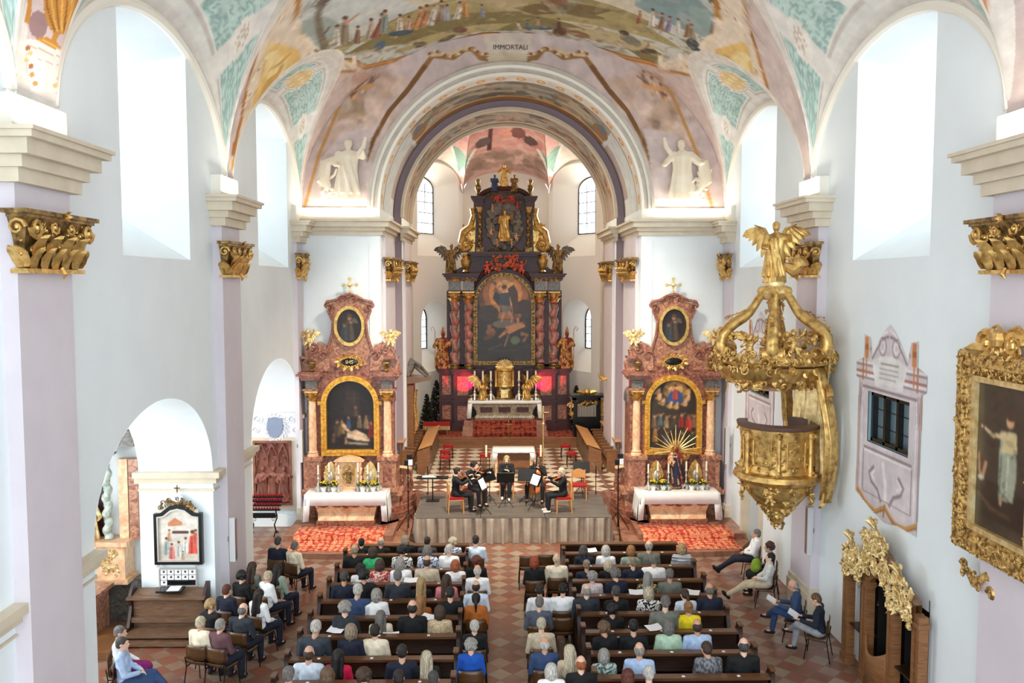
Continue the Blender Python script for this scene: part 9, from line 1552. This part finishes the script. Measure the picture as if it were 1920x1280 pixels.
# ================================================================ LEFT SIDE: pier picture, board, bench, candle rack, chapel altar
def paint_station(c, H):
    c.c[:] = (0.86, 0.83, 0.78); c.grain(0.06, 3, 3, 4); c.poly([(-1, 1.9), (1, 1.8), (1, 3.2), (-1, 3.2)], (0.8, 0.76, 0.7)); c.poly([(-0.5, 0.75), (-0.15, 0.5), (0.2, 0.75), (0.2, 0.9), (-0.5, 0.95)], (0.78, 0.5, 0.36)); c.line([(-0.3, 1.25), (0.5, 1.25)], 0.14, (0.35, 0.2, 0.18))
    for x, y, h, col in ((-0.6, 2.4, 0.9, (0.6, 0.66, 0.66)), (-0.35, 2.6, 0.8, (0.82, 0.45, 0.42)), (0.0, 2.5, 0.8, (0.78, 0.78, 0.76)), (0.35, 2.3, 0.8, (0.84, 0.84, 0.82)), (0.7, 2.35, 1.2, (0.86, 0.33, 0.27)), (0.85, 1.9, 0.8, (0.82, 0.4, 0.33)), (-0.45, 1.7, 0.6, (0.75, 0.6, 0.5)), (0.2, 2.7, 0.5, (0.7, 0.6, 0.5))): c.fig(x, y, h, col, (0.85, 0.66, 0.54))
    c.poly([(-1, 2.75), (1, 2.75), (1, 3.2), (-1, 3.2)], (0.9, 0.89, 0.86)); c.line([(-0.6, 2.88), (0.6, 2.88)], 0.03, (0.5, 0.48, 0.46))
YJ = 17.74
pa, pb = at(295, 1055, Y=YJ), at(377, 970, Y=YJ); wS, hS = pb.x-pa.x, (pb.z-pa.z)+0.12
e = empty('framed_picture', ((pa.x+pb.x)/2, YJ, pa.z), 'black framed pale religious picture with curved top and ornate crest on the white pier', 'picture')
oil('picture', wS-0.1, hS+0.05, paint_station, e, (0, -0.03, 0.05), arched=False, res=110)
cr = lambda w, z0, z1, t: [(-w, z0), (w, z0), (w, z1), (w*0.7, z1+0.02), (w*0.35, z1+t), (0, z1+t*1.25), (-w*0.35, z1+t), (-w*0.7, z1+0.02), (-w, z1)]
b = MB(); b.ring(cr(wS/2+0.03, -0.02, hS-0.02, 0.16), cr(wS/2-0.04, 0.05, hS-0.09, 0.14), -0.07, 0.04, 'y'); fix(b.build('frame', M['blackwood'], e, smooth=False))
b = MB(); b.ring(cr(wS/2-0.035, 0.045, hS-0.085, 0.14), cr(wS/2-0.06, 0.07, hS-0.11, 0.13), -0.075, 0.0, 'y'); fix(b.build('slip', M['silver'], e, smooth=False))
b = MB(); b.bb((-wS/2+0.04, -0.02, hS-0.1), (wS/2-0.04, 0.0, hS+0.04)); b.build('backing', M['offwhite'], e)
b = MB(); carve(b, -0.36, 0.36, 0, 1, lambda u, v: (u, -0.05, hS+0.24-0.9*u*u+0.12*(v-0.5)), lambda u, v: (0, -1, 0), 0.055, 60, 4); b.box((0, -0.04, hS+0.5), (0.02, 0.02, 0.16)); b.box((0, -0.04, hS+0.52), (0.12, 0.02, 0.02)); b.build('crest', M['gold_dark'], e); b = MB(); b.sph((0, -0.04, hS+0.3), 1, 16, 0.13, 0.03, 0.09); b.build('medallion', M['relief_white'], e); text_mesh('letters', 'VI', 0.1, Matrix.Translation((0, -0.075, hS+0.3)) @ Matrix.Rotation(R(90), 4, 'X'), M['ink'], e)
pa, pb = at(302, 1096, Y=YJ), at(368, 1066, Y=YJ); wB, hB = pb.x-pa.x, pb.z-pa.z
e = empty('hymn_board', ((pa.x+pb.x)/2, YJ, pa.z), 'notice board with small white cards and a black strip below the framed picture', 'board'); b = MB(); b.box((0, -0.02, hB/2), (wB, 0.03, hB)); b.build('board', M['blackwood'], e)
for i in range(5):
    for j in range(3):
        if j == 2 and i > 0: continue
        b = MB(); b.box((-wB/2+wB*(i+0.5)/5, -0.04, hB-hB*(j+0.5)/3), (wB/5-0.015, 0.008, hB/3-0.012)); c_ = b.build('card', M['paper'], e); b = MB(); b.box((-wB/2+wB*(i+0.55)/5, -0.046, hB-hB*(j+0.4)/3), (0.04, 0.004, 0.045)); b.build('print', M['ink'], c_)
b = MB(); b.ring([(-wB/2-0.02, -0.02), (wB/2+0.02, -0.02), (wB/2+0.02, hB+0.02), (-wB/2-0.02, hB+0.02)], [(-wB/2, 0), (wB/2, 0), (wB/2, hB), (-wB/2, hB)], -0.06, 0.0, 'y')
for s in (-1, 1):
    for t in (-0.05, hB+0.05): b.scroll((s*(wB/2+0.02), -0.03, t), (s, 0, 0), (0, 0, 1), 0.05, 1.1, 0.012, 8)
b.build('frame', M['silver'], e)
# old bench with desk under the picture
e = empty('kneeling_bench', (-7.35, 17.25, 0), 'broad walnut kneeling bench with scrolled sides standing against the white pier', 'bench'); Wb = M['wood_bench']
b = MB(); b.grid([[(-0.72, 0.12, 0.92), (0.72, 0.12, 0.92)], [(-0.72, 0.42, 0.98), (0.72, 0.42, 0.98)], [(-0.72, 0.42, 0.94), (0.72, 0.42, 0.94)], [(-0.72, 0.12, 0.88), (0.72, 0.12, 0.88)]], cv=True); b.box((0, 0.07, 0.885), (1.6, 0.14, 0.05)); b.build('desk_top', Wb, e)
b = MB(); b.bb((-0.72, 0.16, 0.1), (0.72, 0.2, 0.88)); b.build('front_panel', Wb, e); b = MB(); b.box((0, 0.1, 0.42), (1.5, 0.1, 0.1)); b.build('middle_rail', Wb, e); b = MB(); b.box((0, -0.1, 0.22), (1.55, 0.42, 0.06)); b.build('kneeling_board', Wb, e); b = MB(); b.box((0, -0.22, 0.09), (1.6, 0.3, 0.1)); b.build('base_board', Wb, e)
for s in (-1, 1): b = MB(); b.prism([(-0.32, 0), (0.42, 0), (0.42, 1.12), (0.3, 1.16), (0.12, 0.98), (0.05, 0.85), (0.12, 0.7), (0.05, 0.5), (-0.05, 0.3), (-0.3, 0.26)], s*0.76-0.03, s*0.76+0.03, 'x'); fix(b.build('side', M['wood_dark'], e))
e = empty('guest_book', (-7.3, 17.42, 1.0), 'black ring binder with a white sheet lying on the walnut bench', 'book'); b = MB(); b.box((0, 0, 0.02), (0.5, 0.3, 0.04)); b.build('cover', M['blackwood'], e); b = MB(); b.box((0.08, 0, 0.045), (0.24, 0.29, 0.008), 0.08); b.build('page', M['paper'], e)
# coat of arms, relief, candle rack on the second jamb
YK = 25.6
e = empty('coat_of_arms', (at(517, 800, Y=YK)), 'white stucco coat of arms with grey blue shield between scrolls on the second pier', 'relief')
b = MB(); b.prism([(-0.2, 0.28), (0.2, 0.28), (0.24, 0.0), (0.14, -0.24), (0, -0.32), (-0.14, -0.24), (-0.24, 0.0)], -0.1, -0.02, 'y'); fix(b.build('shield', M['relief_blue'], e)); b = MB()
for i in range(18): a = i*0.349; b.scroll((0.3*math.cos(a), -0.06, 0.38*math.sin(a)-0.02), (math.cos(a), 0, math.sin(a)), (-math.sin(a), 0, math.cos(a)), 0.08, 1.1, 0.022, 8, k=4)
for s in (-1, 1): b.scroll((s*0.5, -0.04, 0.22), (s, 0, 0), (0, 0, 1), 0.16, 1.4, 0.035, 12); b.scroll((s*0.58, -0.04, -0.1), (s, 0, 0), (0, 0, 1), 0.12, 1.4, 0.03, 12)
b.bb((-0.72, -0.02, -0.42), (0.66, 0.02, 0.42)); b.build('scrollwork', M['relief_white'], e)
pa, pb = at(478, 945, Y=YK), at(547, 825, Y=YK); w_, h_ = pb.x-pa.x, pb.z-pa.z
e = empty('stone_relief', ((pa.x+pb.x)/2, YK, pa.z), 'dark red gothic stone relief with three standing saints', 'relief'); b = MB(); b.bb((-w_/2, -0.03, 0), (w_/2, 0.06, h_)); b.build('slab', M['relief_red'], e); b = MB(); b.ring([(-w_/2, 0), (w_/2, 0), (w_/2, h_), (-w_/2, h_)], [(-w_/2+0.07, 0.07), (w_/2-0.07, 0.07), (w_/2-0.07, h_-0.06), (-w_/2+0.07, h_-0.06)], -0.12, 0, 'y'); fix(b.build('frame', M['relief_red'], e, smooth=False))
for i, k_ in enumerate(('b', 'a', 'b')): o = place('saint', ST[k_], M['relief_red'], e, ((i-1)*w_*0.28, -0.04, 0.1), 0, h_*0.56)
b = MB()
for i in range(3):
    for s in (-1, 1): b.tube([((i-1)*w_*0.28+s*w_*0.13, -0.07, h_*0.6), ((i-1)*w_*0.28+s*w_*0.12, -0.09, h_*0.78), ((i-1)*w_*0.28, -0.1, h_*0.95)], 0.025, 5)
carve(b, -w_/2+0.08, w_/2-0.08, h_*0.68, h_*0.94, lambda u, v: (u, -0.05, v), lambda u, v: (0, -1, 0), 0.07, 44, 4); b.build('tracery', M['relief_red'], e)
b = MB(); b.ring([(-w_/2-0.14, -0.15), (w_/2+0.2, -0.15), (w_/2+0.2, h_+0.1), (-w_/2-0.14, h_+0.1)], [(-w_/2, 0), (w_/2, 0), (w_/2, h_), (-w_/2, h_)], -0.05, 0.05, 'y'); fix(b.build('surround', M['cream'], e, smooth=False))
e = empty('votive_candle_rack', (-7.35, 24.6, 0), 'black iron candle rack with tiers of small red votive lights', 'candle rack'); RL = mat('red_glass', (0.6, 0.05, 0.12), 0.2)
for s in (-1, 1): b = MB(); b.tube([(s*0.36, 0.1, 0.05), (s*0.3, 0.1, 0.3), (s*0.38, 0.1, 0.5), (s*0.34, 0.1, 0.8)], 0.02, 6); b.tube([(s*0.36, -0.2, 0.02), (s*0.36, 0, 0.15), (s*0.36, 0.3, 0.02)], 0.018, 6); b.scroll((s*0.28, 0.1, 0.45), (s, 0, 0), (0, 0, 1), 0.08, 1.2, 0.01, 10); b.build('leg', M['black'], e)
b = MB(); b.box((0, 0.1, 0.55), (0.74, 0.3, 0.02)); b.box((0, -0.04, 0.62), (0.74, 0.02, 0.14)); b.build('shelf', M['black'], e); b = MB(); b.box((0, 0.08, 0.58), (0.6, 0.2, 0.05)); b.build('candle_box', M['paper'], e)
for t in range(4): b = MB(); b.box((0, -0.12+0.14*t, 0.8+0.09*t), (1.06, 0.14, 0.02)); b.box((0, -0.19+0.14*t, 0.82+0.09*t), (1.06, 0.01, 0.04)); b.build('tier', M['black'], e)
vp = None
for t in range(4):
    for i in range(13):
        if vp is None: b = MB(); b.lathe([(0.03, 0), (0.035, 0.06), (0.025, 0.06), (0.02, 0.03), (0, 0.03)], n=8); vp = b.build('votive_light', RL); o = vp
        else: o = vp.copy(); C.objects.link(o)
        o.location = (-7.35-0.48+0.08*i, 24.6-0.12+0.14*t, 0.812+0.09*t); tag(o, 'small red glass votive light standing on the iron rack', 'candle', 'votive lights on the iron rack')
# chapel altar behind the first arch
YC = 18.2
e = empty('chapel_altar', (-9.0, YC, 0), 'pale marble side chapel altar with twisted column seen through the left arch', 'altar'); MP, MK = M['marble_peach'], M['marble_pink']
b = MB(); b.bb((-1.6, 0.1, 0), (0.9, 0.38, 0.95)); b.build('base', M['marble_grey'], e)
b = MB(); b.bb((-0.1, -0.15, 0.95), (0.5, 0.35, 1.75)); b.box((0.2, 0.08, 1.8), (0.75, 0.6, 0.1)); b.box((0.2, 0.08, 0.98), (0.75, 0.6, 0.1)); b.build('pedestal', MP, e); b = MB(); carve(b, 0.02, 0.38, 1.1, 1.65, lambda u, v: (u, -0.16, v), lambda u, v: (0, -1, 0), 0.06, 40, 3); b.build('gilt_panel', M['gold_pale'], e)
b = MB(); twist(b, (0.1, 0.0, 1.85), 1.75, 0.085, 0.022, 5, 12, 80); cl_ = b.build('twisted_column', mat('green_white_marble', (0.82, 0.84, 0.8), 0.25, 0, (0.62, 0.68, 0.62), 6, 2), e); b = MB(); b.lathe([(0.1, 0), (0.12, 0.1), (0.18, 0.3)], (0.1, 0, 3.58), 12)
for k in range(8): a = k*0.785; b.leaf((0.1+0.1*math.cos(a), 0.1*math.sin(a), 3.6), (0.2*math.cos(a), 0.2*math.sin(a), 1), (math.cos(a), math.sin(a), 0), 0.2, 0.1, 0.6, 4)
b.build('column_capital', M['gold'], cl_)
for x, m_ in ((0.4, MP), (0.62, MK)): b = MB(); b.box((x, 0.2, 2.7), (0.2, 0.2, 1.75)); b.build('pilaster', m_, e)
b = MB(); b.box((0.3, 0.12, 4.0), (0.9, 0.5, 0.22)); b.box((0.3, 0.1, 4.18), (1.05, 0.6, 0.12)); b.box((0.3, 0.1, 4.35), (0.9, 0.5, 0.2)); b.box((0.4, 0.14, 4.62), (0.8, 0.4, 0.3)); b.build('entablature', M['marble_grey'], e)
b = MB(); b.bb((-1.6, 0.22, 1.75), (-0.1, 0.3, 4.4)); b.build('altarpiece', M['marble_dark'], e); place('figure', ST['a'], M['gold_pale'], e, (-0.25, 0.0, 1.85), 0, 0.9)
t = empty('altar_table', (-9.4, 17.4, 0), 'marble altar table edge in the side chapel at the left', 'altar table'); b = MB(); b.box((0, 0, 1.0), (1.5, 0.9, 0.08)); b.build('tabletop', MK, t); b = MB(); b.box((0, 0.05, 0.5), (1.3, 0.7, 0.94)); b.build('block', MK, t)
e = empty('altar_step', (-8.95, 17.0, 0), 'orange brown wooden step in front of the chapel altar', 'step'); b = MB(); b.box((0, 0, 0.08), (1.7, 1.3, 0.16)); b.build('step', M['wood_mid'], e); b = MB(); b.box((0.86, 0, 0.08), (0.03, 1.32, 0.17)); b.build('nosing', M['wood_light'], e)
